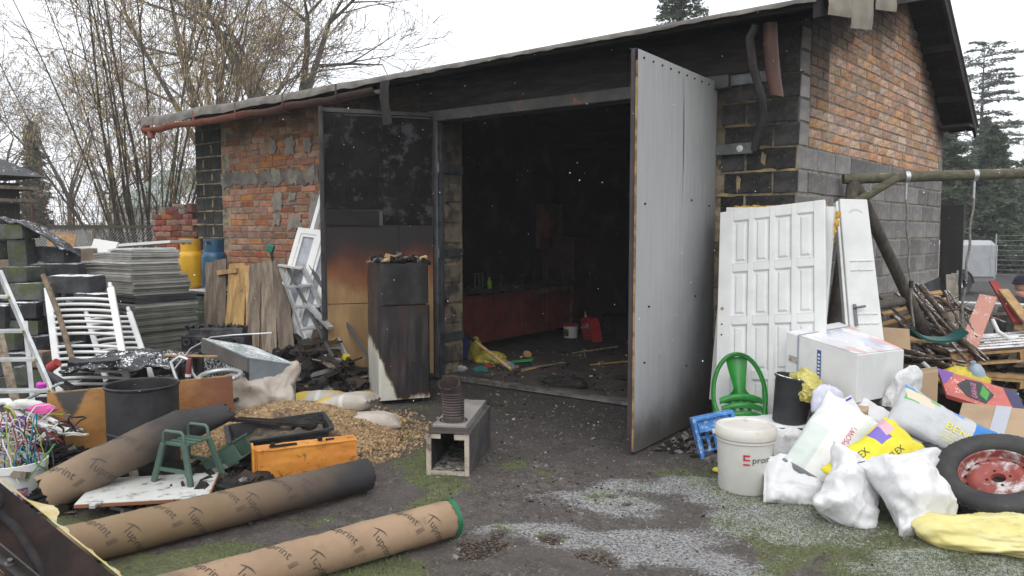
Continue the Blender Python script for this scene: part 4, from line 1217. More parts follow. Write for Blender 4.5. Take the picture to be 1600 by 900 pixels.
# ---- tall stack of fibre boards
m_sh = [mat('sheet_white', (.55, .54, .52), (.42, .41, .39), 5, rough=.85, rnd=.1, snow=.5), mat('sheet_grey', (.31, .30, .275), (.235, .225, .205), 5, rough=.9, rnd=.22, bump=.3),
        mat('sheet_black', (.028, .028, .030), (.05, .05, .05), 5, rough=.8, rnd=.2), mat('sheet_green', (.155, .16, .13), (.10, .105, .085), 4, rough=.9, rnd=.3, bump=.4, dirt=.3, dirtcol=(.05, .06, .03))]
rg = random.Random(21); z = .0; i = 0
while z < 1.345:
    th = rg.choice((.018, .020, .022, .024)); k = 3 if z < .80 else (2 if z < .90 else 1)
    if .795 < z < .825: k = 1
    x0, x1, y0, y1 = -8.03, -7.06, 3.71, 4.35
    if z > .90: x1 -= .015 + .02 * rg.random(); x0 -= .02
    if z > .90: y1 -= .06
    if z > 1.10: y1 -= .10
    if z > 1.23: x0 += .22; x1 -= .0; 
    if 1.205 < z < 1.232: k = 0; x0 -= .12
    if z > 1.31: k = 0; x0 += .25; y0 += .04; x1 -= .03 * rg.random()
    j = lambda: rg.uniform(-.014, .014)
    b = MB(); w, d = x1 - x0, y1 - y0
    droop = .0
    b.sheet(lambda u, v: ((u - .5) * w, (v - .5) * d, th - .002 + .003 * fbm((u * 3 + i, v * 3, z)) - (.05 * max(0, .3 - u) if z > .9 else 0) * 1.0), 6, 4, thick=th - .0035)
    o = b.build('fibre_board', m_sh[k], loc=((x0 + x1) / 2 + j(), (y0 + y1) / 2 + j(), z), rot=(0, 0, rg.uniform(-1.6, 1.6)))
    pos_ = 'very bottom' if i == 0 else ['bottom', 'lower part', 'middle', 'upper part', 'top'][min(4, int(z / .27))]
    col_ = ['white frosted', 'grey fibre', 'black fibre', 'greenish grey fibre'][k]
    tag(o, col_ + ' board in the ' + pos_ + ' of the tall stack of sheets', 'board', col_ + ' boards, ' + pos_ + ' of the tall stack')
    z += th; i += 1
b = MB(); b.prism([(0, 0), (.30, -.02), (.34, .20), (.02, .24)], (0, 0, 0), (1, 0, 0), (0, .35, .94), (0, .02, 0)); o = b.build('foam_panel', mat('foam_white', (.66, .66, .64), rough=.9, bump=.3), loc=(-8.35, 3.9, 1.22), rot=(0, 0, 20)); tag(o, 'white foam panel propped against the left of the board stack', 'panel')
b = MB(); b.box((0, 0, 0), (1.25, .5, .03), (0, -4, 0)); o = b.build('foam_panel', MATS['foam_white'], loc=(-8.7, 4.55, 1.37), rot=(0, 0, 30)); tag(o, 'long white foam panel lying behind the board stack', 'panel')
# base under gas bottles
for i, (x, y, z, w, h) in enumerate([(-9.05, 5.42, .70, .42, .16), (-9.02, 5.38, .52, .42, .16), (-9.05, 5.42, .34, .42, .16), (-9.05, 5.4, .16, .42, .17), (-8.55, 5.40, .66, .42, .16), (-8.52, 5.35, .48, .42, .16), (-8.5, 5.4, .30, .42, .16), (-8.53, 5.38, .12, .42, .16)]):
    b = rough_block(w, h + .015, .34, i + 50); o = b.build('concrete_block', m_mossy, loc=(x, y, z), rot=(0, 0, 30 + rg.uniform(-8, 8)), smooth=40)
    tag(o, 'mossy block in the row carrying the gas bottles', 'block', 'blocks under the gas bottles')
b = MB(); b.box((0, 0, 0), (1.05, .42, .03)); o = b.build('board', mat('frosted_board', (.12, .11, .10), rough=.9, snow=.75), loc=(-8.8, 5.42, .795), rot=(0, 0, 2)); tag(o, 'frosted board the two gas bottles stand on', 'board')
def gas(lbl, m, m2, loc, rz, lab=False):
    t = thing('gas_bottle', lbl, 'gas bottle', loc, (0, 0, rz), 'gas bottles by the brick wall')
    b = MB(); b.lathe([(.10, .0), (.12, .02), (.12, .03), (.145, .06), (.15, .09), (.15, .40), (.145, .43), (.115, .47), (.06, .49), (.03, .492)], 32, close=True); b.build('cylinder', m, t, smooth=60)
    b = MB(); b.lathe([(.151, .232), (.1525, .238), (.1525, .246), (.151, .252)], 32); b.build('weld_seam', m, t, smooth=60)
    b = MB()
    def col(u, v):
        a = u * 5.6 + .35; return ((.118 + .004 * v) * math.cos(a), (.118 + .004 * v) * math.sin(a), .462 + .165 * v)
    # collar with a hand slot left open
    N = 40
    for i in range(N):
        u0, u1 = i / N, (i + 1) / N; mid = (u0 + u1) / 2
        slot = (.16 < mid < .34) or (.62 < mid < .80)
        for v0, v1 in ((0, .55), (.82, 1)) if slot else ((0, 1),):
            vs = []
            for rr in (1.0, .965):
                for (u_, v_) in ((u0, v0), (u1, v0), (u1, v1), (u0, v1)):
                    p = col(u_, v_); vs.append((p[0] * rr, p[1] * rr, p[2]))
            b.add(vs, [(0, 1, 2, 3), (7, 6, 5, 4), (0, 4, 5, 1), (2, 6, 7, 3), (1, 5, 6, 2), (0, 3, 7, 4)])
    b.build('collar', m, t)
    b = MB(); b.lathe([(.022, .49), (.022, .53), (.014, .535), (.014, .56), (.03, .565), (.03, .59)], 12, close=True); b.build('valve', mat('brass', (.35, .24, .08), rough=.4, metal=.9), t, smooth=40)
    if lab:
        b = MB(); b.sheet(lambda u, v: (.1215 * math.cos(4.2 + u * 1.2), .1215 * math.sin(4.2 + u * 1.2), .485 + v * .045), 8, 1); b.build('label', m_whitepl, t)
gas('yellow gas bottle standing on blocks by the brick wall', mat('gas_yellow', (.62, .35, .010), (.52, .28, .01), 4, rough=.4, dirt=.28, dirtcol=(.16, .08, .02)), None, (-8.96, 5.45, .81), 200, True)
gas('dark blue gas bottle standing right of the yellow one', mat('gas_blue', (.018, .085, .16), (.014, .065, .125), 4, rough=.4, dirt=.26, dirtcol=(.05, .05, .05)), None, (-8.50, 5.48, .81), 190)

# ---- towel radiators
def radiator(lbl, tl, tr, dn, L, bars, r_, pw, loc_g):
    t = thing('towel_radiator', lbl, 'radiator', tuple((Vector(tl) + Vector(dn).normalized() * L)), group='white towel radiators leaning left')
    o = Vector(tl) + Vector(dn).normalized() * L
    tl, tr, dn = Vector(tl), Vector(tr), Vector(dn).normalized()
    ex = (tr - tl); nrm = ex.cross(dn).normalized()
    if nrm.y > 0: nrm = -nrm
    for a in (tl, tr):
        b = MB(); b.bar(a - o, a + dn * L - o, pw, .032, up=tuple(nrm)); b.build('side_post', m_white, t, bevel=.008)
        b = MB(); b.tube([a - o - dn * .0, a - o - dn * .05], .018, 10); b.build('valve_cap', m_alu, t, smooth=40)
    for s_ in bars:
        b = MB()
        p0 = tl + dn * s_ - o; p1 = tr + dn * s_ - o
        b.tube([p0.lerp(p1, k / 12) + nrm * (.026 * math.sin(math.pi * k / 12) ** .6 if 0 < k < 12 else 0) - dn * .0 for k in range(13)], r_, 8); b.build('bar', m_white, t, smooth=60)
g1 = [.14 + .062 * k for k in range(7)] + [.64 + .062 * k for k in range(7)]
radiator('front white towel radiator leaning against the block pile, stick across it', (-6.88, 2.89, 1.05), (-6.46, 3.20, 1.05), (.70, -.24, -.72), 1.16, g1, .0125, .055, 0)
radiator('rear white towel radiator half hidden behind the front one', (-6.80, 3.16, .80), (-6.50, 3.37, .83), (.55, -.12, -.50), .85, [.06 + .06 * k for k in range(12)], .0115, .045, 0)
t = MB().tube([(-6.81, 2.83, 1.16), (-6.5, 2.80, .87), (-6.02, 2.70, .47)], [.020, .021, .022], 10)
o = t.build('wooden_stick', mat('stick_wood', (.19, .135, .09), (.11, .08, .055), 12, rough=.85, bump=.5), smooth=60); recenter(o); tag(o, 'brown wooden stick leaning over the front radiator', 'stick')
b = MB().bar((-7.17, 2.62, .68), (-6.55, 2.50, .10), .06, .03); o = b.build('wooden_lath', m_oldwood); recenter(o); tag(o, 'grey wooden lath leaning behind the aluminium ladder', 'lath')

# ---- aluminium step ladder at the left edge
t = thing('ladder', 'aluminium step ladder leaning at the left edge of the yard', 'ladder', (-5.9, 2.2, 0))
LO = Vector((5.9, -2.2, 0))
def dd(a): return tuple(Vector(a) + LO)
off = Vector((-.30, -.26, .0))
railA = [Vector((-6.31, 2.33, 1.22)), Vector((-5.53, 2.33, .40)), Vector((-5.15, 2.33, .0))]
for q in (Vector((0, 0, 0)), off * 1.15):
    b = MB(); b.bar(railA[0] + q + LO, railA[2] + q + LO, .05, .022, up=(0, 1, 0)); b.build('rail', m_alu, t, bevel=.002)
for s_ in (.14, .33, .48, .64, .80, .95):
    p = railA[0].lerp(railA[2], s_)
    b = MB(); b.bar(p + LO, p + off * 1.15 + LO, .075, .022); b.build('tread', m_alu, t, bevel=.002)
    b = MB(); b.box(tuple(p + LO), (.03, .03, .028), (0, -45, 0)); b.build('yellow_cap', mat('yellow_cap', (.55, .45, .02), rough=.5), t)
for q in (Vector((0, 0, 0)), off * .9):
    b = MB(); b.bar(Vector((-6.15, 2.42, .86)) + q + LO, Vector((-5.80, 2.32, .05)) + q + LO, .03, .02); b.build('back_leg', m_alu, t)

# ---- charred heap under everything
def heap(cx, cy, rx, ry, h, n, seed):
    rg_ = random.Random(seed); b = MB()
    for i in range(n):
        a = rg_.uniform(0, 6.28); r_ = math.sqrt(rg_.random())
        x, y = cx + rx * r_ * math.cos(a), cy + ry * r_ * math.sin(a)
        z = h * (1 - r_ ** 2) * rg_.uniform(.2, 1) + .01
        if rg_.random() < .55:
            L = rg_.uniform(.08, .45); b.box((x, y, z), (L, rg_.uniform(.02, .09), rg_.uniform(.006, .03)), (rg_.uniform(-20, 20), rg_.uniform(-22, 22), rg_.uniform(0, 360)), rg_.choice((0, 0, 0, 1, 1, 2, 3)), jit=.006, rng=rg_)
        else:
            L = rg_.uniform(.03, .14); b.box((x, y, z), (L, L * rg_.uniform(.4, 1), L * rg_.uniform(.3, .9)), (rg_.uniform(0, 90), rg_.uniform(0, 90), rg_.uniform(0, 360)), rg_.choice((0, 0, 1, 1)), jit=L * .18, rng=rg_)
    return b
hm = [m_char, m_burnwood, m_oldwood, mat('grey_scrap', (.20, .20, .20), (.1, .1, .1), 10, rough=.6, rnd=.4)]
for args, lb in (((-5.7, 3.2, .85, .75, .42, 520, 1), 'charred rubble heaped under the burnt panels'), ((-6.1, 4.9, .75, .50, .42, 480, 2), 'charred boards and scrap heaped beside the left door leaf'),
                 ((-6.5, 3.4, .8, .5, .4, 260, 4), 'burnt scrap between the radiators and the engine'), ((-3.98, 2.45, .42, .42, .085, 260, 3), 'flat charred scraps under the white board and tub'), ((-4.9, 1.9, .6, .5, .22, 260, 6), 'burnt scraps around the bucket of wires')):
    o = heap(*args).build('burnt_debris', hm); o['kind'] = 'stuff'; tag(o, lb, 'debris')

# ---- black melted panel (bonnet-like) lying on the heap
def panelf(u, v):
    o, ex, ey = Vector((-5.88, 2.52, .50)), Vector((.62, .50, .02)), Vector((-.32, .42, .03))
    p = o + ex * u + ey * v
    z = .085 * math.sin(u * math.pi) * math.sin(v * math.pi * .9 + .2) + .03 * fbm((u * 4, v * 4, 2), 1, 4)
    g = (abs((u * 4.0) % 1 - .5) > .46) or (abs((v * 4.0) % 1 - .5) > .46)
    return p + Vector((0, 0, z + (.010 if g else 0)))
b = MB(); b.sheet(panelf, 70, 60, thick=.012); o = b.build('melted_panel', mat('melted_black', (.012, .012, .013), (.02, .02, .022), 5, rough=.22, snow=.35), smooth=45); recenter(o); tag(o, 'shiny black melted plastic panel on the burnt heap', 'panel')
for i, (c, s_, r_, lb) in enumerate((((-5.75, 2.78, .56), (.30, .16, .035), (8, -6, 30), 'black square plate on top of the melted panel'), ((-5.95, 2.72, .52), (.20, .09, .07), (20, 12, 60), 'burnt black lump at the radiator foot'), ((-5.95, 2.55, .42), (.34, .05, .03), (0, 20, 10), 'black strut in front of the radiator'))):
    b = MB(); b.box((0, 0, 0), s_, jit=.012, rng=rg); o = b.build('burnt_part', m_black, loc=c, rot=r_, bevel=.005); tag(o, lb, 'scrap part')
for i, (p, lb) in enumerate(((((-6.0, 2.3, .30), (-5.45, 2.35, .50)), 'grey metal strip crossing the ladder foot'), (((-5.85, 2.35, .36), (-5.40, 2.55, .40)), 'thin white strip below the melted panel'), (((-5.9, 3.05, .56), (-5.05, 3.25, .60)), 'brown edged lath across the back of the melted panel'))):
    b = MB().bar(p[0], p[1], .03, .012); o = b.build('metal_strip', [m_alu, m_white, m_newwood][i]); recenter(o); tag(o, lb, 'strip')
# hoop, hammer, ring
b = MB(); b.tube([(-5.12, 3.0, .40 + .0), (-5.16, 2.98, .52), (-5.19, 2.98, .58), (-5.14, 3.02, .62), (-5.08, 3.05, .60), (-5.07, 3.07, .50), (-5.02, 3.1, .42)], .012, 8); o = b.build('metal_hoop', m_alu, smooth=60); recenter(o); tag(o, 'bent silver hoop standing on the burnt heap', 'hoop')
b = MB()
ringp = [(-4.96 + .17 * math.cos(a), 3.22 + .13 * math.sin(a), .47 + .02 * math.sin(a)) for a in [i * math.pi / 12 for i in range(25)]]
b.tube(ringp, .018, 8); o = b.build('metal_ring', m_alu, smooth=60); recenter(o); tag(o, 'flat silver ring rim lying beside the oven', 'ring')
t = thing('grip_tool', 'tool with a dark red grip standing behind the brown board', 'tool', (-5.05, 3.02, .40))
b = MB(); b.tube([(0, 0, 0), (.005, 0, .08)], .016, 10); b.build('shaft', m_rusty, t, smooth=50)
b = MB(); b.tube([(.005, 0, .08), (.015, .01, .20), (.02, .01, .215)], [.019, .020, .012], 10); b.build('grip', mat('grip_red', (.13, .02, .025), rough=.4), t, smooth=50)
b = MB(); b.tube([(.006, 0, .085), (.008, 0, .105)], .0205, 10); b.build('white_band', m_whitepl, t, smooth=50)
b = MB(); b.tube([(-5.22, 3.02, .52), (-5.3, 3.2, .64), (-5.35, 3.4, .70), (-5.2, 3.5, .72), (-5.0, 3.7, .73)], .005, 6); o = b.build('cable', m_alu, smooth=60); recenter(o); tag(o, 'thin pale cable arching over the oven and engine', 'cable')

# ---- engine cylinder head, charred
t = thing('engine_head', 'charred black engine head with round ports behind the oven', 'engine', (-6.2, 4.0, .40), (0, 0, 38))
m_eng = mat('engine_black', (.014, .014, .015), (.05, .05, .052), 14, rough=.5, metal=.5, bump=.5)
b = MB(); b.box((0, 0, .10), (.56, .22, .18), jit=.01, rng=rg); b.box((.02, .0, .22), (.48, .16, .08), jit=.012, rng=rg); b.build('block', m_eng, t, bevel=.012)
for k in range(5):
    b = MB(); M = Matrix.Translation((-.22 + k * .105, -.115, .14)) @ Matrix.Rotation(R(90), 4, 'X'); b.lathe([(.016, -.02), (.018, .015), (.030, .016), (.032, .0)], 14, M); b.build('port', mat('engine_port', (.12, .12, .125), (.05, .05, .05), 20, rough=.4, metal=.7), t, smooth=40)
b = MB()
for k in range(22):
    b.tube([(-.26 + k * .024, rg.uniform(-.06, .06), .25), (-.26 + k * .024 + rg.uniform(-.02, .02), rg.uniform(-.08, .08), .25 + rg.uniform(.01, .05))], rg.uniform(.008, .018), 6)
o = b.build('bolts_and_lobes', m_eng, t); o['kind'] = 'stuff'
b = MB(); b.bar((-.30, -.14, .06), (.32, -.14, .09), .02, .02); b.build('rail', MATS['engine_port'], t)
b = MB(); b.box((0, 0, 0), (.16, .10, .18), jit=.02, rng=rg); b.build('bracket', MATS['engine_port'], t, loc=(-.22, -.14, -.04), bevel=.01)
b = MB(); b.box((-6.22, 4.02, .2), (.5, .4, .4), jit=.02, rng=rg); o = b.build('charred_crate', m_burnwood); recenter(o); tag(o, 'charred crate carrying the engine head', 'crate')

# ---- oven lying askew
o_ = Vector((-4.90, 3.41, .30)); ex = Vector((-.42, -.10, .12)); up = Vector((.07, -.04, .29)); dp = Vector((.06, .38, -.10))
t = thing('oven', 'dark glass fronted oven tipped on the heap behind the brown board', 'oven', tuple(o_))
def opar(name, m, a, b_, c0, c1, d0, d1, **k):
    q = MB(); q.par(ex * b_ + up * c1 + dp * d0, ex * (a - b_), up * (c0 - c1) * -1 if False else up * (c0 - c1), dp * (d1 - d0)); return q.build(name, m, t, **k)
opar('body', mat('oven_side', (.24, .285, .31), (.19, .225, .25), 4, rough=.45, dirt=.3, dirtcol=(.2, .12, .06)), 0, 1, 0, 1, .02, 1)
opar('glass_door', mat('oven_glass', (.012, .013, .015), rough=.15, dirt=.50, dirtcol=(.55, .56, .57), dscale=60), .06, .94, .02, .60, -.03, .018)
opar('control_strip', mat('oven_strip', (.135, .125, .115), (.10, .09, .085), 6, rough=.5), .0, 1, .62, 1.0, -.03, .018)
opar('door_frame', m_black, .0, 1.0, .0, .615, -.012, .019)
opar('top_plate', mat('oven_top', (.36, .42, .43), (.25, .30, .31), 20, rough=.3, snow=.5), -.01, 1.01, 1.003, 1.03, .0, 1.02)

# ---- leaning planks
PL = [((-7.78, 4.98, 1.18), (-7.44, 4.70, .10), .12, m_oldwood, 'grey weathered plank at the left of the leaning row'), ((-7.64, 5.0, 1.21), (-7.18, 4.66, .05), .13, m_oldwood, 'grey weathered plank second from the left'),
      ((-7.42, 5.08, 1.17), (-6.90, 4.62, .05), .20, mat('yellow_wood', (.40, .25, .09), (.24, .14, .05), 5, rough=.8, bump=.7, stretch=(4, 4, .5), dirt=.38, dirtcol=(.10, .06, .03)), 'broad yellow splintered plank in the leaning row'),
      ((-7.22, 5.16, 1.17), (-6.55, 4.60, .05), .13, m_oldwood, 'grey plank right of the splintered yellow plank'), ((-7.08, 5.22, 1.20), (-6.30, 4.63, .05), .15, m_oldwood, 'wide brown plank near the right of the row'),
      ((-6.98, 5.28, 1.22), (-6.08, 4.70, .05), .15, mat('brown_wood', (.15, .115, .085), (.08, .06, .045), 5, rough=.9, bump=.9, stretch=(4, 4, .5)), 'rightmost brown plank beside the stepladder'), ((-7.30, 5.14, 1.15), (-6.75, 4.75, .05), .10, m_newwood, 'narrow pale plank tucked behind the yellow one')]
for i, (a, c, w, m_, lb) in enumerate(PL):
    a, c = Vector(a), Vector(c); d = c - a; Ln = d.length; z = -d.normalized(); x = Vector((.81, .55, 0)); x = (x - z * x.dot(z)).normalized(); y = z.cross(x)
    b = MB(); n = 14; rr = random.Random(i + 3)
    L_ = [(-w / 2 + .012 * fbm((i, k * .5, 0)), k / n * Ln) for k in range(n + 1)]; R__ = [(w / 2 + .014 * fbm((i + 9, k * .6, 0)) - (.05 * (i == 2) * max(0, math.sin(k * .5))), k / n * Ln) for k in range(n + 1)]
    vs = []; 
    for dy in (-.011, .011):
        vs += [Vector((p[0], dy, p[1])) for p in L_] + [Vector((p[0], dy, p[1])) for p in R__]
    m1 = n + 1; fs = []
    for k in range(n):
        fs += [(k, m1 + k, m1 + k + 1, k + 1), (2 * m1 + k, 2 * m1 + k + 1, 3 * m1 + k + 1, 3 * m1 + k), (k, k + 1, 2 * m1 + k + 1, 2 * m1 + k), (m1 + k, 3 * m1 + k, 3 * m1 + k + 1, m1 + k + 1)]
    fs += [(0, 2 * m1, 3 * m1, m1), (n, m1 + n, 3 * m1 + n, 2 * m1 + n)]
    b.add(vs, fs)
    o = b.build('plank', m_, loc=c); o.rotation_euler = Matrix((x, y, z)).transposed().to_euler(); tag(o, lb, 'plank', 'planks leaning in a row')
b = MB().bar((-7.58, 4.93, 1.07), (-7.36, 5.02, 1.10), .05, .05); o = b.build('wood_block', m_newwood); recenter(o); tag(o, 'short wooden batten nailed across the leaning planks', 'batten')
# rail the planks lean on
b = MB().bar((-7.9, 5.13, 1.02), (-6.75, 5.36, 1.02), .05, .06); b.bar((-7.85, 5.14, 0), (-7.85, 5.14, 1.0), .05, .05); b.bar((-6.85, 5.36, 0), (-6.85, 5.36, 1.0), .05, .05)
t = thing('trestle', 'dark wooden trestle behind the leaning planks', 'trestle', (-7.4, 5.25, 0)); b.build('trestle_frame', m_burnwood, t, loc=(7.4, -5.25, 0))
# green handled long tool
t = thing('long_saw', 'black long tool with green head leaning against the last plank', 'tool', (-6.7, 5.1, .6))
b = MB(); b.bar((-.38, .15, .73), (.0, .04, .0), .03, .012); b.build('blade', m_black, t)
b = MB(); b.box((-.38, .15, .74), (.08, .05, .09), (0, 20, 30)); b.build('head', mat('tool_green', (.01, .13, .09), rough=.4), t, bevel=.01)

# ---- white window frames behind the left door leaf
def winframe(name, lb, A, e1, e2, w, h, fw, bars, glass=True, extra=None):
    A, e1, e2 = Vector(A), Vector(e1).normalized(), Vector(e2).normalized()
    e2 = (e2 - e1 * e1.dot(e2)).normalized(); n = e1.cross(e2)
    t = thing(name, lb, 'window frame', tuple(A + e2 * h))
    o = -(e2 * h)
    def par(x0, x1, y0, y1, d0, d1, nm, m):
        q = MB(); q.par(o + e1 * x0 + e2 * y1 + n * d0, e1 * (x1 - x0), -e2 * (y1 - y0), -n * -(d1 - d0)); 
        return q.build(nm, m, t)
    par(0, fw, 0, h, -.03, .03, 'stile', m_white); par(w - fw, w, 0, h, -.03, .03, 'stile', m_white)
    par(fw, w - fw, 0, fw, -.03, .03, 'rail', m_white); par(fw, w - fw, h - fw, h, -.03, .03, 'rail', m_white)
    for x in bars:
        par(x - fw * .6, x + fw * .6, fw, h - fw, -.035, .035, 'mullion', m_white)
    if glass:
        xs = [fw] + [q for x in bars for q in (x - fw * .6, x + fw * .6)] + [w - fw]
        for k in range(0, len(xs), 2):
            par(xs[k], xs[k + 1], fw, h - fw, -.004, .004, 'pane', m_pane)
            # sash inside each light
            s_ = fw * .55
            for (a, b_, c, d_) in ((xs[k], xs[k] + s_, fw, h - fw), (xs[k + 1] - s_, xs[k + 1], fw, h - fw), (xs[k] + s_, xs[k + 1] - s_, fw, fw + s_), (xs[k] + s_, xs[k + 1] - s_, h - fw - s_, h - fw)):
                par(a, b_, c, d_, -.022, .022, 'sash', m_white)
    return t
m_pane = mat('frosted_pane', (.20, .21, .24), (.32, .34, .36), 5, rough=.15, dirt=.40, dirtcol=(.62, .64, .65), dscale=55)
winframe('window_frame', 'white double window frame with frosted panes leaning behind the left door', (-6.75, 5.39, 1.56), (.97, .18, -.10), (.095, -.30, -.95), .56, 1.15, .06, [.31])
b = MB().bar((-6.60, 5.80, 2.48), (-6.70, 5.08, .30), .075, .06); t = thing('window_post', 'long white window profile leaning against the brick wall', 'window profile', (-6.7, 5.08, .3)); b.build('profile', m_white, t, loc=(6.7, -5.08, -.3), bevel=.006)
b = MB().bar((-6.645, 5.78, 2.48), (-6.745, 5.06, .30), .008, .03); b.build('groove', mat('rubber_grey', (.2, .2, .2), rough=.8), t, loc=(6.7, -5.08, -.3))

# ---- folded painter's stepladder
t = thing('stepladder', 'folded aluminium stepladder with yellow feet beside the planks', 'stepladder', (-6.0, 4.95, .1))
SO = Vector((6.0, -4.95, -.1))
A0, A1 = Vector((-6.74, 5.12, 1.14)), Vector((-6.02, 4.92, .26)); wd = Vector((.20, .12, .02))
for q in (Vector(), wd):
    b = MB().bar(A0 + q + SO, A1 + q * 1.5 + SO, .025, .05); b.build('rail', m_alu, t)
    b = MB().bar(A0 + q + Vector((.05, .05, 0)) + SO, A1 + q * 1.5 + Vector((.28, .05, .0)) + SO, .02, .035); b.build('back_leg', mat('ladder_grey', (.12, .12, .125), rough=.5, metal=.4), t)
    b = MB().box(tuple(A1 + q * 1.5 + SO), (.05, .06, .05), (0, 30, 0)); b.build('foot', MATS['yellow_cap'], t)
for s_ in (.22, .45, .68, .9):
    p = A0.lerp(A1, s_); b = MB().bar(p + SO, p + wd * (1 + .5 * s_) + SO, .08, .02, up=(.3, 0, 1)); b.build('tread', m_alu, t)
b = MB().box(tuple((A0 + wd * .5) + SO), (.26, .10, .02), (0, 8, 30)); b.build('top_step', mat('top_step', (.45, .44, .40), rough=.8, snow=.5), t, bevel=.003)
b = MB().bar((-6.35, 5.12, .80), (-5.80, 4.98, .58), .06, .03); o = b.build('metal_rail', m_alu); recenter(o); tag(o, 'white aluminium rail with yellow tip against the door leaf', 'rail')
for i, (p0, p1, w_, m_, lb) in enumerate((((-6.3, 4.9, .33), (-5.8, 4.95, .30), .10, m_white, 'white trim piece on the burnt scrap by the door'), ((-6.35, 5.0, .42), (-5.75, 5.05, .44), .07, m_burnwood, 'charred board on the scrap by the door'), ((-6.2, 4.8, .20), (-5.85, 5.1, .48), .02, m_newwood, 'thin splintered lath across the charred scrap'),
                                        ((-6.4, 5.0, .36), (-5.8, 5.1, .36), .12, m_burnwood, 'second charred board on the scrap by the door'), ((-6.25, 4.75, .22), (-5.95, 4.85, .26), .12, m_ash, 'ashen plate on the scrap by the door'))):
    b = MB().bar(p0, p1, w_, .018); o = b.build('scrap_board', m_); recenter(o); tag(o, lb, 'board')

# ---- brown board, barrel
bo = Vector((-5.15, 2.13, .0)); d = (Vector((-4.69, 3.15, 0)) - bo); ang = math.degrees(math.atan2(d.y, d.x))
t = thing('brown_board', 'glossy orange brown board standing on edge with a burnt corner', 'board', tuple(bo), (-6, 0, ang))
def board_stain(nt, geo, c):
    sp = nt.nodes.new('ShaderNodeSeparateXYZ'); tc = nt.nodes.new('ShaderNodeTexCoord'); nt.links.new(tc.outputs['Object'], sp.inputs[0])
    n = _noise(nt, tc.outputs['Object'], 9, 5)
    f = _ramp(nt, _math(nt, 'ADD', sp.outputs[0], _math(nt, 'MULTIPLY', n, .5)), .75, 1.35)
    c = _mix(nt, f, c, (.15, .045, .015))
    e = _ramp(nt, _math(nt, 'ADD', _math(nt, 'ABSOLUTE', _math(nt, 'SUBTRACT', sp.outputs[0], .13)), _math(nt, 'ADD', _math(nt, 'MULTIPLY', _math(nt, 'SUBTRACT', .49, sp.outputs[2]), .45), _math(nt, 'MULTIPLY', _math(nt, 'SUBTRACT', n, .5), .12))), .10, .07)
    return _mix(nt, e, c, (.055, .05, .045))
b = MB(); b.prism([(0, 0), (d.length, .03), (d.length, .50), (.0, .49)], (0, .0, 0), (1, 0, 0), (0, 0, 1), (0, .018, 0))
b.build('panel', mat('varnished_board', (.40, .20, .055), (.30, .145, .04), 4, rough=.30, soot=board_stain, stretch=(1, 1, 3), dirt=.25, dirtcol=(.12, .06, .02)), t)
b = MB(); b.box((d.length / 2, .009, .50), (d.length, .02, .008), (0, -.5, 0)); b.build('edge_strip', mat('raw_edge', (.38, .25, .12), (.2, .12, .06), 12, rough=.8), t)
t = thing('barrel', 'open black steel drum standing in front of the brown board', 'barrel', (-4.64, 2.47, 0))
m_drum = mat('drum_steel', (.036, .036, .038), (.018, .018, .019), 4, spec=.3, rough=.5, metal=.0, bump=.1, dirt=.4, dirtcol=(.012, .011, .011), dscale=4)
b = MB(); b.lathe([(.205, 0), (.207, .27), (.212, .275), (.212, .285), (.207, .29), (.209, .55), (.216, .556), (.218, .565), (.212, .572), (.203, .566), (.200, .5), (.198, .03)], 48); b.build('shell', m_drum, t, smooth=40)
b = MB(); b.lathe([(.001, .03), (.199, .03)], 40); b.build('bottom', m_rusty, t)

# ---- cardboard tubes
def tube_char(x0, x1):
    def f(nt, geo, c):
        sp = nt.nodes.new('ShaderNodeSeparateXYZ'); tc = nt.nodes.new('ShaderNodeTexCoord'); nt.links.new(tc.outputs['Object'], sp.inputs[0])
        n = _noise(nt, tc.outputs['Object'], 5, 5)
        h = _math(nt, 'ADD', _math(nt, 'ADD', sp.outputs[0], _math(nt, 'MULTIPLY', n, .35)), _math(nt, 'MULTIPLY', sp.outputs[2], -.6))
        c = _mix(nt, _math(nt, 'MULTIPLY', _ramp(nt, h, x0, x1), .72), c, (.060, .045, .038))
        return _mix(nt, _ramp(nt, h, x1 - .1, x1 + .35), c, (.022, .020, .022))
    return f
def seams(nt, bs, geo, tc): pass
m_ink = mat('tube_ink', (.060, .048, .042), rough=.85)
def swirl(RR, L, lean):
    """spiral overlaps of wound paper as low ridges"""
    return lambda x, a: .0022 * ((((x / .125) + a / (2 * math.pi) * lean) % 1) < .05)
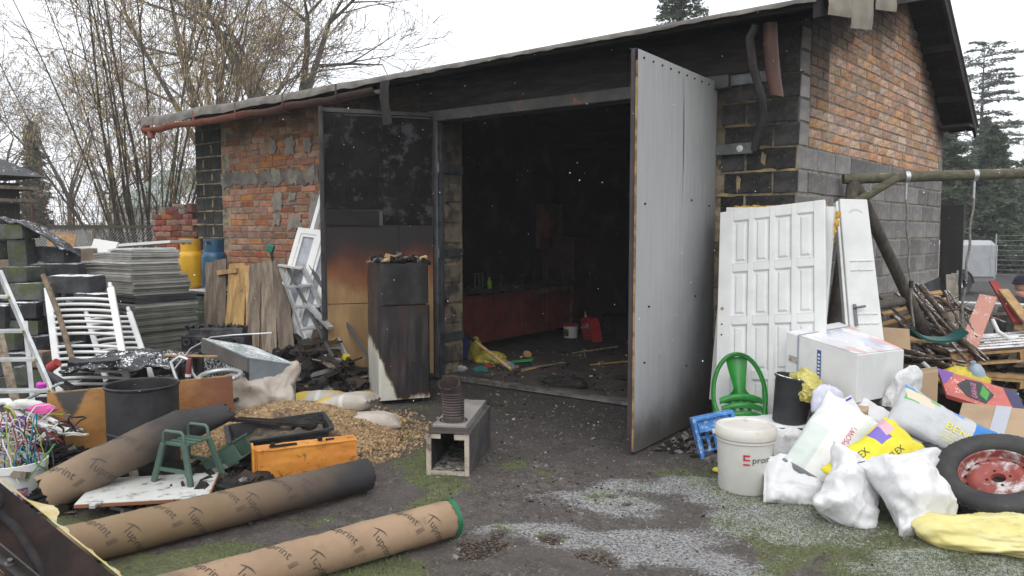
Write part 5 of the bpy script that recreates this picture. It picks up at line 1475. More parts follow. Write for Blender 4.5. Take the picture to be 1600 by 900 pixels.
def cardboard_tube(lb, p0, p1, RR, seed, kr, char, roll, flat=0.0, torn=0.0, tlist=(), green=False):
    p0, p1 = Vector(p0), Vector(p1); d = p1 - p0; L = d.length
    t = thing('cardboard_tube', lb, 'cardboard tube', tuple(p0), group='long cardboard tubes')
    M3 = frame(d); t.rotation_euler = M3.to_euler()
    sw = swirl(RR, L, 1.0)
    def S(x, a, lift=0.0):
        r_ = RR + lift + sw(x, a)
        k = max(0.0, (x / L - .72) / .28) * flat
        y, z = r_ * math.cos(a) * (1 + k * .25), r_ * math.sin(a) * (1 - k * .55)
        w = 1 - k * .15
        return Vector((x, y * w, z * w + (.004 + .006 * (RR > .1)) * fbm((x * 4 + seed, y * 8, z * 8), 1, 2) - k * .05))
    nL = int(L / .022)
    b = MB()
    def outer(u, v):
        x = u * L; a = v * 2 * math.pi
        if u == 0 and torn: x += torn * .5 * abs(fbm((math.cos(a) * 3, math.sin(a) * 3, seed), 1, 3))
        if u == 1 and torn: x -= torn * abs(fbm((math.cos(a) * 4, math.sin(a) * 4, seed + 5), 1, 3))
        return S(x, a)
    b.sheet(outer, nL, 40, thick=-.007)
    o = b.build('paper_tube', [kr], t, smooth=60)
    # printed wording: rows wound round the tube
    rt = random.Random(seed)
    for (x, a0, size) in tlist:
        x += rt.uniform(-.015, .015); a0 += rt.uniform(-.12, .12)
        th = R(roll); ca, sa = math.cos(th), math.sin(th)
        def warp(tx, ty):
            X = x + tx * ca + ty * sa; A = a0 + (tx * sa - ty * ca) / RR
            return S(X, A, .0016)
        mb = MB()
        for (vs, fs) in (text2d('uprint'),):
            pass
        mb.add([warp(vx * size * 1.15 + size * .62, vy * size * 1.1) for vx, vy in vs], fs)
        # the T with its long swoosh and the three strokes that end the word
        N = 14
        def arc(f0, wd_):
            V = []
            for k in range(N + 1):
                s_ = k / N; X_, Y_ = f0(s_); w_ = wd_ * math.sin(math.pi * min(1, .12 + s_ * .88)) 
                V += [(X_, Y_ - w_ / 2), (X_, Y_ + w_ / 2)]
            mb.add([warp(*q) for q in V], [(2 * k, 2 * k + 2, 2 * k + 3, 2 * k + 1) for k in range(N)])
        arc(lambda s_: (size * (-.15 + 1.55 * s_), size * (.80 + .42 * math.sin(s_ * 1.9) - .1)), size * .13)
        mb.add([warp(*q) for q in ((size * .34, 0), (size * .44, 0), (size * .46, size * 1.0), (size * .36, size * 1.0))], [(0, 1, 2, 3)])
        for j in range(3):
            xx = size * (3.75 + j * .16)
            mb.add([warp(*q) for q in ((xx, -size * .35), (xx + size * .07, -size * .35), (xx + size * .32, size * .55), (xx + size * .27, size * .55))], [(0, 1, 2, 3)])
        mb.build('printed_lettering', m_ink, t)
    if green:
        b = MB(); b.sheet(lambda u, v: S(L - .006 - .022 * (1 - u) * (.5 + abs(fbm((math.cos(v * 6.28) * 3, math.sin(v * 6.28) * 3, 8)))) + .012 * u, v * 2 * math.pi, .0035), 5, 40, thick=.003); b.build('green_tape', mat('green_tape', (.008, .12, .05), rough=.4), t, smooth=50)
        b = MB(); b.lathe([(.001, 0), (RR - .004, 0)], 32, Matrix.Translation((L - .015, 0, 0)) @ Matrix.Rotation(R(90), 4, 'Y')); b.build('end_cap', mat('cap_green', (.01, .16, .07), rough=.5), t)
    return t
kr1 = mat('kraft_1', (.25, .175, .11), (.245, .17, .105), 3, rough=.8, soot=tube_char(.12, .60), dirt=.22, dirtcol=(.13, .09, .06), dscale=8)
kr2 = mat('kraft_2', (.23, .155, .085), (.20, .135, .075), 3, rough=.8, soot=tube_char(.60, 1.30), dirt=.25, dirtcol=(.12, .085, .055), dscale=8)
kr3 = mat('kraft_3', (.31, .21, .13), (.25, .165, .10), 3, rough=.8, soot=None, dirt=.43, dirtcol=(.17, .115, .075), dscale=5)
cardboard_tube('charred cardboard tube leaning up over the drum, nearest the brown board', (-4.36, 1.76, .12), (-4.12, 2.72, .46), .106, 1, kr1, None, 62, flat=.9, torn=.05, tlist=[(0.06 + i * 0.17, a + 1.45 * (i % 2), 0.058) for i in range(5) for a in (1.05, 1.05 + math.pi)])
cardboard_tube('middle cardboard tube on the ground with a blackened far end', (-3.58, 1.50, .10), (-3.265, 3.06, .10), .094, 2, kr2, None, 62, torn=.02, tlist=[(0.08 + i * 0.15, a + 1.45 * (i % 2), 0.05) for i in range(8) for a in (1.05, 1.05 + math.pi)])
cardboard_tube('front cardboard tube with green tape at its end, lying on the grass', (-2.93, .95, .095), (-2.43, 2.83, .095), .090, 3, kr3, None, 62, torn=.0, tlist=[(0.1 + i * 0.15, a + 1.45 * (i % 2), 0.048) for i in range(12) for a in (1.05, 1.05 + math.pi)], green=True)

# ---- white cabinet door lying flat, black tub, orange case, stool
t = thing('cabinet_door', 'white cabinet door lying flat on charred scraps, brown edges', 'cabinet door', (-4.09, 1.80, .095))
wx = Vector((.48, .45, .01)); wy = Vector((-.33, .28, .0))
b = MB(); b.par((0, 0, 0), wx, wy, (0, 0, .016)); b.build('panel', mat('white_board', (.56, .56, .53), (.50, .50, .47), 4, rough=.45, dirt=.43, dirtcol=(.10, .09, .075), dscale=13), t)
b = MB(); b.par(-wy * .02 - Vector((0, 0, .002)), wx, wy * .02, (0, 0, .016)); b.par(wx, wx * .012, wy, (0, 0, .016)); b.build('edge_band', mat('brown_edge', (.22, .09, .045), rough=.6), t)
for s_ in (.16, .84):
    b = MB(); b.box(tuple(wx * s_ + Vector((0, 0, .018))), (.06, .03, .012), (0, 0, 43)); b.box(tuple(wx * s_ + Vector((.015, -.02, .012))), (.03, .035, .02), (0, 0, 43)); b.build('hinge', m_alu, t, bevel=.002)
t = thing('mortar_tub', 'black rectangular mortar tub half full of ash on the pellets', 'tub', (-4.12, 3.10, .04), (4, -3, 59))
def tubring(f, z, r_=.04):
    out = []
    for sx, sy in ((1, 1), (-1, 1), (-1, -1), (1, -1)):
        cx, cy = sx * (.31 * f - r_), sy * (.185 * f - r_); a0 = math.atan2(sy, sx) - math.pi / 4
        for k in range(5):
            a = a0 + k * math.pi / 8; out.append((cx + r_ * math.cos(a), cy + r_ * math.sin(a), z))
    return out
b = MB(); rings = [tubring(.80, 0), tubring(.98, .19), tubring(1.06, .195), tubring(1.06, .21), tubring(.97, .212), tubring(.95, .19), tubring(.80, .02)]
for rr in rings: b.v += rr
n = 20
for k in range(len(rings) - 1):
    for i in range(n): b.f.append((k * n + i, k * n + (i + 1) % n, (k + 1) * n + (i + 1) % n, (k + 1) * n + i)); b.m.append(0)
b.f.append(tuple(range(n))[::-1]); b.f.append(tuple(6 * n + i for i in range(n))); b.m += [0, 0]
b.build('basin', m_black, t, smooth=40)
b = MB(); b.sheet(lambda u, v: ((u - .5) * .54, (v - .5) * .31, .13 + .05 * fbm((u * 5, v * 4, 1), 1, 4) + .05 * u), 24, 14); b.build('ash_filling', mat('wet_ash', (.05, .042, .035), (.12, .09, .055), 14, rough=.9, bump=.8), t, smooth=180)
b = MB().bar((-4.45, 2.95, .275), (-3.95, 3.26, .245), .035, .02); b.bar((-4.43, 3.00, .27), (-3.93, 3.30, .245), .02, .03); o = b.build('burnt_lath', m_burnwood); recenter(o); tag(o, 'charred angle lath laid across the mortar tub', 'lath')
o = crumple('charred_lump', m_char, (-4.09, 3.32, .17), (.15, .09, .08), 6, .4, n=36, rot=(0, 0, 50)); tag(o, 'charred lump heaped on the back of the mortar tub', 'charcoal')
m_orange = mat('orange_paint', (.62, .26, .04), (.54, .20, .03), 4, rough=.5, dirt=.42, dirtcol=(.07, .03, .015), dscale=11)
t = thing('metal_case', 'dented orange metal case with rust holes behind the middle tube', 'metal case', (-3.83, 2.68, .01), (0, 0, 58))
b = MB()
b.sheet(lambda u, v: (.03 + u * .58, .004 + .006 * fbm((u * 5, v * 3, 2), 1, 3), .01 + v * .20 + .012 * u), 40, 16)
b.prism([(.03, .01), (.61, .022), (.61, .222), (.03, .21)], (0, .006, 0), (1, 0, 0), (0, 0, 1), (0, .105, 0)); b.build('body', m_orange, t, smooth=30)
b = MB(); b.prism([(.0, .0), (.014, .0), (.014, .235), (.0, .235)], (0, -.01, 0), (1, 0, 0), (0, 0, 1), (0, .14, 0)); b.prism([(.0145, .0), (.03, .0), (.03, .22), (.0145, .22)], (0, .01, 0), (1, 0, 0), (0, 0, 1), (0, .10, 0)); b.build('lid_flange', m_orange, t, bevel=.003)
b = MB(); b.sheet(lambda u, v: (.03 + u * .585, -.004 + v * .135, .214 + .012 * u + .004 * fbm((u * 8, v * 4, 0))), 30, 6, thick=.004); b.build('top_flange', m_orange, t, smooth=40)
for (x, y) in ((.18, .04), (.46, .07)):
    b = MB(); b.box((x, y, .226), (.16 if x < .3 else .05, .02, .010), (0, 0, 4)); b.box((x - .06, y, .235), (.02, .03, .02), (0, 0, 14)); b.build('latch', m_char, t)
m_stool = mat('stool_green', (.065, .115, .085), (.05, .09, .068), 5, rough=.4, dirt=.25, dirtcol=(.03, .035, .03))
t = thing('step_stool', 'grey green metal step stool standing on the white cabinet door', 'stool', (-3.97, 2.28, .117), (0, 0, 14))
for y in (0, .24):
    h = .29
    for sx in (-1, 1):
        b = MB().bar((sx * .135, y - .02 * (1 if y else 1), 0), (sx * .075, y * .75, h - .07), .032, .022, up=(0, 1, 0)); b.build('leg', m_stool, t, bevel=.004)
    b = MB(); b.tube([(-.075, y * .75, h - .075), (-.070, y * .75, h - .012), (-.055, y * .75, h), (.055, y * .75, h), (.070, y * .75, h - .012), (.075, y * .75, h - .075)], .0095, 8); b.build('hand_loop', m_stool, t, smooth=50)
    b = MB().bar((-.118, y - .01, .075), (.118, y - .01, .075), .012, .02); b.build('crossbar', m_stool, t)
for k in range(4):
    b = MB(); b.box((0, .02 + k * .05, h - .075), (.17, .03, .014)); b.build('slat', m_stool, t, bevel=.002)
t = thing('green_crate', 'open green metal box frame tipped behind the step stool', 'crate', (-3.98, 2.66, .13), (0, -34, 30)); t.scale = (.8, .8, .8)
for k, (o_, s_) in enumerate((((0, 0, .006), (.28, .22, .012)), ((0, -.105, .07), (.28, .012, .13)), ((0, .105, .07), (.28, .012, .13)), ((-.135, 0, .07), (.012, .20, .13)))):
    b = MB(); b.box(o_, s_); b.build(('bottom', 'side', 'side', 'end')[k], m_stool, t, bevel=.002)
b = MB()
for o_, s_ in (((0, -.105, .14), (.30, .03, .012)), ((0, .105, .14), (.30, .03, .012)), ((.14, 0, .14), (.03, .24, .012)), ((-.14, 0, .14), (.03, .24, .012))): b.box(o_, s_)
b.build('rim', m_stool, t)
for i, (c, s_, r_, lb) in enumerate((((-3.72, 2.55, .05), (.34, .10, .05), (0, 0, 60), 'black plastic tray beside the white cabinet door'), ((-3.88, 2.58, .05), (.30, .03, .04), (10, 0, 62), 'black ribbed strip beside the orange case'), ((-4.0, 2.8, .05), (.26, .16, .07), (0, 0, 40), 'black crate piece behind the stool feet'))):
    b = MB(); b.box((0, 0, 0), s_, jit=.006, rng=rg); o = b.build('black_scrap', m_black, loc=c, rot=r_, bevel=.004); tag(o, lb, 'scrap part')

# ---- fire-blackened fridge in front of the left leaf
t = thing('fridge', 'charred upright fridge with a white unburnt foot before the left door leaf', 'fridge', (-4.86, 4.72, 0), (0, 0, 56))
def fridge_burn(nt, geo, c):
    sp = nt.nodes.new('ShaderNodeSeparateXYZ'); tc = nt.nodes.new('ShaderNodeTexCoord'); nt.links.new(tc.outputs['Object'], sp.inputs[0])
    n = _noise(nt, tc.outputs['Object'], 7, 6, .65, (1, 1, .6)); n2 = _noise(nt, tc.outputs['Object'], 16, 4, .6, (1, 1, .12)); n3 = _noise(nt, tc.outputs['Object'], 3, 2)
    # clean foot: high on the left face, dropping towards the right of the front
    x = _math(nt, 'SUBTRACT', sp.outputs[0], _math(nt, 'MULTIPLY', sp.outputs[1], .12))
    lim = _math(nt, 'MULTIPLY_ADD', x, -2.3); nt.nodes[-1].inputs[2].default_value = .42
    h = _math(nt, 'ADD', _math(nt, 'SUBTRACT', sp.outputs[2], _math(nt, 'MAXIMUM', lim, .07)), _math(nt, 'MULTIPLY', _math(nt, 'SUBTRACT', n, .5), .35))
    bc = _mix(nt, _ramp(nt, n2, .4, .7), (.010, .009, .010), (.050, .040, .037))
    bc = _mix(nt, _ramp(nt, n3, .50, .68), bc, (.032, .015, .013))
    rim = _mix(nt, _ramp(nt, h, -.06, .0), c, (.16, .09, .04))
    return _mix(nt, _ramp(nt, h, -.012, .015), rim, bc)
m_fridge = mat('burnt_enamel', (.56, .55, .49), (.48, .46, .40), 5, rough=.42, soot=fridge_burn, bump=.35, bscale=9, stretch=(1, 1, .4))
def rbox(x0, x1, y0, y1, r_, z0, z1, nz=10, wob=0.0, sd=0):
    b = MB(); pts = []
    for cx, cy, a0 in ((x1 - r_, y1 - r_, 0), (x0 + r_, y1 - r_, 90), (x0 + r_, y0 + r_, 180), (x1 - r_, y0 + r_, 270)):
        for k in range(6):
            a = R(a0 + k * 18); pts.append((cx + r_ * math.cos(a), cy + r_ * math.sin(a)))
    n = len(pts)
    for j in range(nz + 1):
        z = z0 + (z1 - z0) * j / nz
        for p in pts:
            w = wob * fbm((p[0] * 4 + sd, p[1] * 4, z * 4), 1, 3)
            b.v.append((p[0] + w, p[1] + w, z + (w * 1.2 if j == nz else 0)))
    for j in range(nz):
        for i in range(n):
            b.f.append((j * n + i, j * n + (i + 1) % n, (j + 1) * n + (i + 1) % n, (j + 1) * n + i)); b.m.append(0)
    b.f.append(tuple(range(n))[::-1]); b.f.append(tuple(nz * n + i for i in range(n))); b.m += [0, 0]
    return b
rbox(.0, .44, .05, .68, .06, .02, 1.24, 14, .010).build('cabinet', m_fridge, t, smooth=40)
rbox(-.01, .45, .0, .044, .02, .03, .865, 10, .006, 4).build('door', m_fridge, t, smooth=40)
rbox(.02, .44, -.012, .044, .02, .88, 1.235, 8, .008, 7).build('freezer_door', mat('burnt_enamel_door', (.017, .016, .018), (.04, .036, .036), 4, spec=.2, rough=.45, bump=.3), t, smooth=40)
rg = random.Random(15); b = MB()
for k in range(90):
    b.box((rg.uniform(.0, .44), rg.uniform(.0, .5), 1.25 + abs(rg.gauss(0, .018))), (rg.uniform(.02, .09), rg.uniform(.02, .06), rg.uniform(.01, .04)), (rg.uniform(-30, 30), rg.uniform(-30, 30), rg.uniform(0, 360)), rg.choice((0, 0, 1, 0, 2)), jit=.008, rng=rg)
o = b.build('melted_rubble', [m_char, m_ash, m_chip], t); o['kind'] = 'stuff'

# ---- pellets and sacks
def mound(x, y):
    r_ = np.hypot((x + 4.60) * .83 + (y - 3.50) * .2, (y - 3.50) * .72 - (x + 4.60) * .25) / .72
    return .27 * np.clip(1 - r_ ** 1.4, 0, 1) + .03 * (fn2(x, y, 4, 3) - .5) * np.clip(1.2 - r_, 0, 1), r_
gxx = np.linspace(-5.6, -3.6, 90); gyy = np.linspace(2.6, 4.5, 90)
b = MB()
for x in gxx:
    hh = mound(np.full(90, x), gyy)[0]; gz = hz(np.full(90, x), gyy)
    b.v += [(float(x), float(y), float(h + g_ - .012)) for y, h, g_ in zip(gyy, hh, gz)]
b.f = [(i * 90 + j, (i + 1) * 90 + j, (i + 1) * 90 + j + 1, i * 90 + j + 1) for i in range(89) for j in range(89)]; b.m = [0] * len(b.f)
m_pel = mat('pellets', (.36, .24, .125), (.21, .14, .07), 30, rough=.85, rnd=.4, dirt=.43, dirtcol=(.05, .035, .025), dscale=4)
o = b.build('pellet_heap', m_pel, smooth=180); o['kind'] = 'stuff'; tag(o, 'heap of spilled tan wood pellets before the sacks', 'pellets')
q = np.random.default_rng(8); n = 38000
px = q.normal(-4.50, .50, n); py = q.normal(3.5, .50, n)
mh, mr = mound(px, py); keep = (mr < 1.25) & ((mr < .95) | (q.random(n) < .35)); px, py, mh = px[keep], py[keep], mh[keep]
P = np.stack([px, py, mh + hz(px, py) - .004 + q.uniform(0, .008, len(px))], -1)
scatter_boxes('wood_pellets', P, .026, m_pel, '', '', 3, parent=o)
m_sackb = mat('sack_beige', (.46, .41, .36), (.38, .33, .28), 5, rough=.95, spec=.2, dirt=.36, dirtcol=(.20, .13, .08), dscale=6, finish=crinkle(8, .5))
m_sackp = mat('sack_printed', (.42, .38, .33), (.36, .32, .27), 5, rough=.6, prints=[(.0, .40, .15, .95, (.50, .36, .04)), (.04, .16, .35, .75, (.05, .05, .05)), (.55, .62, -.1, .9, (.5, .49, .45)), (.7, .95, .5, .9, (.45, .34, .08))], dirt=.33, dirtcol=(.12, .09, .06), dscale=7)
o = crumple('sack', m_sackb, (-4.95, 3.58, .03), (.27, .18, .30), 12, .10, tie=(.75, .1, .65), rot=(0, 0, 36), squash=.75, n=110); tag(o, 'large beige sack standing behind the pellet heap', 'sack')
sack('sack', 'yellow and white printed sack between the big sack and door leaf', 'sack', m_sackp, (-4.96, 4.08, .06), (3, -4, 40), .50, .34, .17, 3, 'sacks around the pellets')
sack('sack', 'printed sack with yellow end lying on the pellet heap', 'sack', m_sackp, (-4.52, 4.00, .10), (-6, -12, 28), .52, .32, .18, 5, 'sacks around the pellets')
sack('sack', 'plain beige sack lying before the fridge foot', 'sack', m_sackb, (-4.22, 3.96, .02), (0, 0, 48), .48, .29, .16, 7, 'sacks around the pellets')

# ---- stove box with flue elbow
t = thing('stove_box', 'small open metal firebox with a corrugated flue pipe on top', 'firebox', (-2.93, 3.59, .012), (0, 0, 118))
# local x runs back along the box, y to the left
m_fb = mat('firebox_grey', (.095, .09, .086), (.055, .052, .05), 5, rough=.65, dirt=.34, dirtcol=(.03, .025, .022), bump=.2)
m_fbe = mat('firebox_cream', (.42, .37, .30), (.30, .25, .20), 9, rough=.8, dirt=.44, dirtcol=(.09, .05, .035))
W_, H_, L_ = .27, .265, .78
for nm, c, s_ in (('side_plate', (L_ / 2, .008, H_ / 2), (L_, .014, H_)), ('side_plate', (L_ / 2, W_ - .008, H_ / 2), (L_, .014, H_)), ('bottom_plate', (L_ / 2, W_ / 2, .008), (L_, W_ - .03, .014)), ('top_plate', (L_ / 2 + .02, W_ / 2, H_ - .007), (L_ - .04, W_ - .03, .014)), ('back_plate', (L_ - .008, W_ / 2, H_ / 2), (.014, W_ - .03, H_ - .03))):
    b = MB(); b.box(c, s_); b.build(nm, m_fb, t)
b = MB(); b.box((L_ / 2 + .01, W_ / 2, H_ + .02), (L_ - .05, W_ - .06, .045)); b.build('top_box', mat('firebox_top', (.24, .22, .205), (.16, .15, .14), 5, rough=.7, dirt=.3, dirtcol=(.04, .035, .03)), t, bevel=.004)
for c, s_ in (((-.004, .016, H_ / 2), (.016, .028, H_)), ((-.004, W_ - .016, H_ / 2), (.016, .028, H_)), ((-.004, W_ / 2, .014), (.016, W_ - .06, .026)), ((-.004, W_ - .06, H_ - .02), (.016, .06, .03)), ((-.004, .05, H_ - .022), (.016, .09, .034))):
    b = MB(); b.box(c, s_, jit=.002, rng=rg); b.build('front_frame', m_fbe, t)
b = MB(); b.box((.0, W_ / 2, H_ + .004), (.04, W_ + .03, .008), (0, 6, 0)); b.box((.02, W_ / 2, H_ + .014), (.012, W_ - .02, .03)); b.build('lip', mat('lip_dark', (.075, .055, .05), (.045, .035, .03), 9, rough=.7), t)
b = MB(); b.sheet(lambda u, v: (.02 + u * (L_ - .05), .02 + v * (W_ - .04), .02 + .018 * abs(fbm((u * 9, v * 5, 2), 1, 3))), 40, 16); b.build('ash_bed', mat('ash_bed', (.30, .28, .25), (.05, .045, .04), 26, rough=.95), t)
b = MB(); b.lathe([(.078, .0), (.09, .0)], 20, Matrix.Translation((.16, W_ / 2, H_ + .0445))); b.build('flue_hole', m_char, t)
b = MB()
path = []; rad = []
for k in range(70):
    s_ = k / 69
    z = s_ * .30; path.append((.16 - .10 * max(0, s_ - .45) ** 1.4, W_ / 2 + .04 * max(0, s_ - .45) ** 1.2, H_ + .02 + z)); rad.append(.066 + (.0035 * math.cos(s_ * 115) if .18 < s_ < .66 else 0) + .002)
def fl(u, v):
    k = min(69, int(u * 69)); p = path[k]; a = v * 2 * math.pi; cut = -(.030 * (1 - math.cos(a + 0)) * max(0, u - .70) / .30)
    return (p[0] + rad[k] * math.cos(a), p[1] + rad[k] * math.sin(a), p[2] + cut + (.012 * fbm((math.cos(a) * 3, math.sin(a) * 3, 1)) if u == 1 else 0))
b.sheet(fl, 69, 32, thick=-.003); b.build('flue_pipe', mat('flue_rust', (.085, .058, .055), (.055, .04, .038), 7, rough=.6, metal=.3, dirt=.3, dirtcol=(.03, .02, .018)), t, smooth=50)

# ================================================================== RIGHT SIDE
VH = Vector((-.588, .809, 0)); RH = Vector((.809, .588, 0)); ZU = Vector((0, 0, 1))
def pose(tilt, spin, yaw=0.0):
    """rotation for a bag propped up: its broad side turned towards the yard (tilt = how far it lies back)"""
    v = Matrix.Rotation(R(yaw), 3, 'Z') @ VH; r = Matrix.Rotation(R(yaw), 3, 'Z') @ RH
    n = (-v * math.cos(R(tilt)) + ZU * math.sin(R(tilt))).normalized(); u = n.cross(r)
    c, s_ = math.cos(R(spin)), math.sin(R(spin))
    x = r * c + u * s_; y = u * c - r * s_
    e = Matrix((x, y, n)).transposed().to_euler()
    return tuple(math.degrees(a) for a in e)
def hexa(b, top, down, m=0):
    """box from four top corners (anticlockwise seen from above) and a depth"""
    t_ = [Vector(p) for p in top]; d_ = [p - Vector(down) for p in t_]
    return b.add(d_ + t_, [(3, 2, 1, 0), (4, 5, 6, 7), (0, 1, 5, 4), (1, 2, 6, 5), (2, 3, 7, 6), (3, 0, 4, 7)], m)

# ---- panelled white door
t = thing('panelled_door', 'white panelled door leaning on the blocks right of the grey leaf', 'door', (-2.03, 5.30, .0))
ey = Vector((-.19, .53, 1.66)); Ld = ey.length; eyn = ey.normalized(); exn = (Vector((1, 0, .02)) - eyn * Vector((1, 0, .02)).dot(eyn)).normalized(); ezn = exn.cross(eyn)
t.rotation_euler = Matrix((exn, eyn, ezn)).transposed().to_euler()
Wd = .775
m_door = mat('door_white', (.64, .645, .64), (.58, .585, .58), 4, rough=.42, dirt=.22, dirtcol=(.35, .32, .27), dscale=12)
cols = [(.105 + k * .158, .105 + k * .158 + .118) for k in range(4)]
rows = [(.10 + k * .408, .10 + k * .408 + .345) for k in range(4)]
xs = [0] + [q for c in cols for q in c] + [Wd]; ys = [0] + [q for r_ in rows for q in r_] + [Ld]
b = MB()
for k in range(0, len(xs), 2): b.box(((xs[k] + xs[k + 1]) / 2, Ld / 2, 0), (xs[k + 1] - xs[k], Ld, .036))
b.build('stiles', m_door, t, bevel=.004)
b = MB()
for k in range(0, len(ys), 2):
    for c in cols: b.box(((c[0] + c[1]) / 2, (ys[k] + ys[k + 1]) / 2, 0), (c[1] - c[0] - .0005, ys[k + 1] - ys[k], .0345))
b.build('rails', m_door, t, bevel=.0035)
for r_ in rows:
    for c in cols:
        x0, x1, y0, y1 = c[0], c[1], r_[0], r_[1]; b = MB(); i_ = .020; j_ = .034
        vs = []
        for (q, z) in ((0, .017), (i_ * .5, .004), (i_, .003), (j_, .014)):
            vs += [(x0 + q, y0 + q, z), (x1 - q, y0 + q, z), (x1 - q, y1 - q, z), (x0 + q, y1 - q, z)]
        fs = [(k + i, k + (i + 1) % 4, k + 4 + (i + 1) % 4, k + 4 + i) for k in (0, 4, 8) for i in range(4)] + [(12, 13, 14, 15)]
        b.add(vs, fs); b.build('door_panel', m_door, t)
b = MB(); b.box((Wd / 2, Ld / 2, -.012), (Wd - .02, Ld - .02, .004)); b.build('back_sheet', m_door, t)
for i, y in enumerate((.78, .86, .98)):
    b = MB(); b.lathe([(.0005, .0195), (.006 + .006 * (i == 2), .0195), (.008 + .006 * (i == 2), .017)], 12, Matrix.Translation((.035, y, 0))); b.build('lock_hole', [m_char, m_char, mat('lock_brass', (.3, .2, .08), rough=.5)][i], t)
winframe('window_frame', 'white window frame with yellow foam edge behind the panelled door', (-2.19, 5.90, 1.70), (1, -.01, -.012), (-.12, -.16, -1), .80, 1.5, .055, [], glass=True)
m_foam = mat('mounting_foam', (.55, .33, .05), (.42, .24, .03), 12, rough=.9, bump=.8)
def foam(p0, p1, r_, sd, lb):
    p0, p1 = Vector(p0), Vector(p1); N = 60
    b = MB(); b.tube([p0.lerp(p1, k / N) + Vector((.012 * fbm((k * .3, sd, 0)), .01 * fbm((k * .3, 5, sd)), .01 * fbm((k * .4, sd, 3)))) for k in range(N + 1)], [r_ * (.6 + .9 * abs(fbm((k * .45, sd, 1), 1, 3)) * 2) for k in range(N + 1)], 8)
    o = b.build('mounting_foam', m_foam, smooth=70); recenter(o); tag(o, lb, 'foam')
foam((-1.375, 5.925, 1.66), (-1.50, 5.78, .95), .020, 1, 'yellow mounting foam bead down the side of the window frame')
foam((-2.15, 5.93, 1.712), (-1.45, 5.93, 1.70), .007, 2, 'thin yellow foam crumbs along the top of the window frame')

# ---- narrow white steel door / panel
t = thing('narrow_door', 'narrow white embossed panel with handle leaning before the side wall', 'door', (-1.10, 5.96, .30))
ey = Vector((-.25, .29, 1.47)); exn = Vector((.80, .58, .0)).normalized(); eyn = ey.normalized(); exn = (exn - eyn * exn.dot(eyn)).normalized(); ezn = exn.cross(eyn)
t.rotation_euler = Matrix((exn, eyn, ezn)).transposed().to_euler()
b = MB(); b.prism([(-.14, 0), (.115, 0), (.10, 1.50), (-.11, 1.51)], (0, 0, -.03), (1, 0, 0), (0, 1, 0), (0, 0, .05)); b.build('panel', m_door, t, bevel=.008)
b = MB(); b.prism([(-.165, 0), (-.142, 0), (-.113, 1.50), (-.135, 1.49)], (0, 0, -.05), (1, 0, 0), (0, 1, 0), (0, 0, .055)); b.build('side_fold', m_door, t, bevel=.006)
for gy_, n in ((1.02, 3), (.95, 3), (.62, 3), (.55, 3), (.28, 3)):
    for k in range(n):
        b = MB(); b.prism([(-.03, 0), (.02, .002), (.028, .016), (-.022, .014)], (-.055 + k * .058, gy_, .0195), (1, 0, 0), (0, 1, 0), (0, 0, .009)); b.build('embossed_rib', m_door, t, bevel=.003)
b = MB()
for k in range(13):
    a = math.pi * (.15 + .7 * k / 12); b.tube([(.0 + .05 * math.cos(a), 1.38 + .035 * math.sin(a), .021), (.0 + .053 * math.cos(a), 1.38 + .05 * math.sin(a), .021)], .004, 5)
b.build('arched_emboss', m_door, t)
b = MB(); b.box((-.085, .62, .03), (.022, .16, .012)); b.tube([(-.085, .67, .035), (-.085, .67, .06), (-.02, .68, .06)], .009, 8); b.build('handle', mat('steel_handle', (.16, .16, .17), rough=.35, metal=.8), t, smooth=50)

# ---- swing frame of round logs, swing seat
m_log = mat('weathered_log', (.125, .115, .075), (.075, .07, .05), 4, rough=.9, bump=.8, stretch=(1, 8, 8), bscale=10, snow=.2)
m_logleg = mat('log_leg', (.10, .085, .068), (.055, .047, .04), 4, rough=.9, bump=.8, stretch=(6, 6, 1), bscale=10)
t = thing('swing_stand', 'weathered round log swing frame standing in front of the side wall', 'swing stand', (-1.5, 6.9, 0))
TO = Vector((1.5, -6.9, 0))
P0, P1 = Vector((-1.56, 6.85, 1.955)), Vector((1.5, 8.72, 2.05))
def logt(name, a, c, r_, m):
    a, c = Vector(a), Vector(c); n = 24
    b = MB(); b.tube([a.lerp(c, k / n) + TO + Vector((0, 0, .004 * fbm((k * .3, 1, a.z)))) for k in range(n + 1)], [r_ * (1 + .03 * fbm((k * .5, a.x, 2))) for k in range(n + 1)], 14); return b.build(name, m, t, smooth=60)
logt('beam', P0, P1, .043, m_log)
logt('leg', (-1.49, 6.93, 1.98), (-1.50, 6.27, .48), .052, m_logleg); logt('leg', (-1.47, 6.9, 1.90), (-.87, 8.40, .0), .05, m_logleg)
logt('leg', (-1.50, 6.27, .50), (-1.51, 6.10, .05), .052, m_logleg)
logt('brace', (-1.17, 7.02, 1.965), (-1.52, 6.74, 1.70), .034, m_log)
logt('crossbar', (-1.50, 6.48, .86), (-1.20, 7.55, .90), .04, m_logleg)
logt('leg', (1.35, 8.68, 2.0), (1.05, 9.4, 0), .05, m_logleg); logt('leg', (1.38, 8.62, 2.0), (1.75, 7.95, 0), .05, m_logleg)
m_brk = mat('bracket_zinc', (.55, .56, .57), (.4, .4, .41), 9, rough=.35, metal=.7)
ropes = [(Vector((-1.125, 7.115, 1.97)), Vector((-1.02, 7.0, .74))), (Vector((-.665, 7.40, 1.98)), Vector((-.70, 7.23, .75)))]
for a, _ in ropes:
    b = MB(); M = Matrix.Translation(a + TO - Vector((0, 0, .0))) @ frame((P1 - P0)).to_4x4() @ Matrix.Rotation(R(90), 4, 'Y')
    b.lathe([(.0455, -.018), (.048, -.018), (.048, .018), (.0455, .018)], 18, M); b.build('bracket', m_brk, t, smooth=40)
t = thing('swing', 'green plastic swing seat hanging on ropes from the log frame', 'swing', (-.86, 7.1, .66))
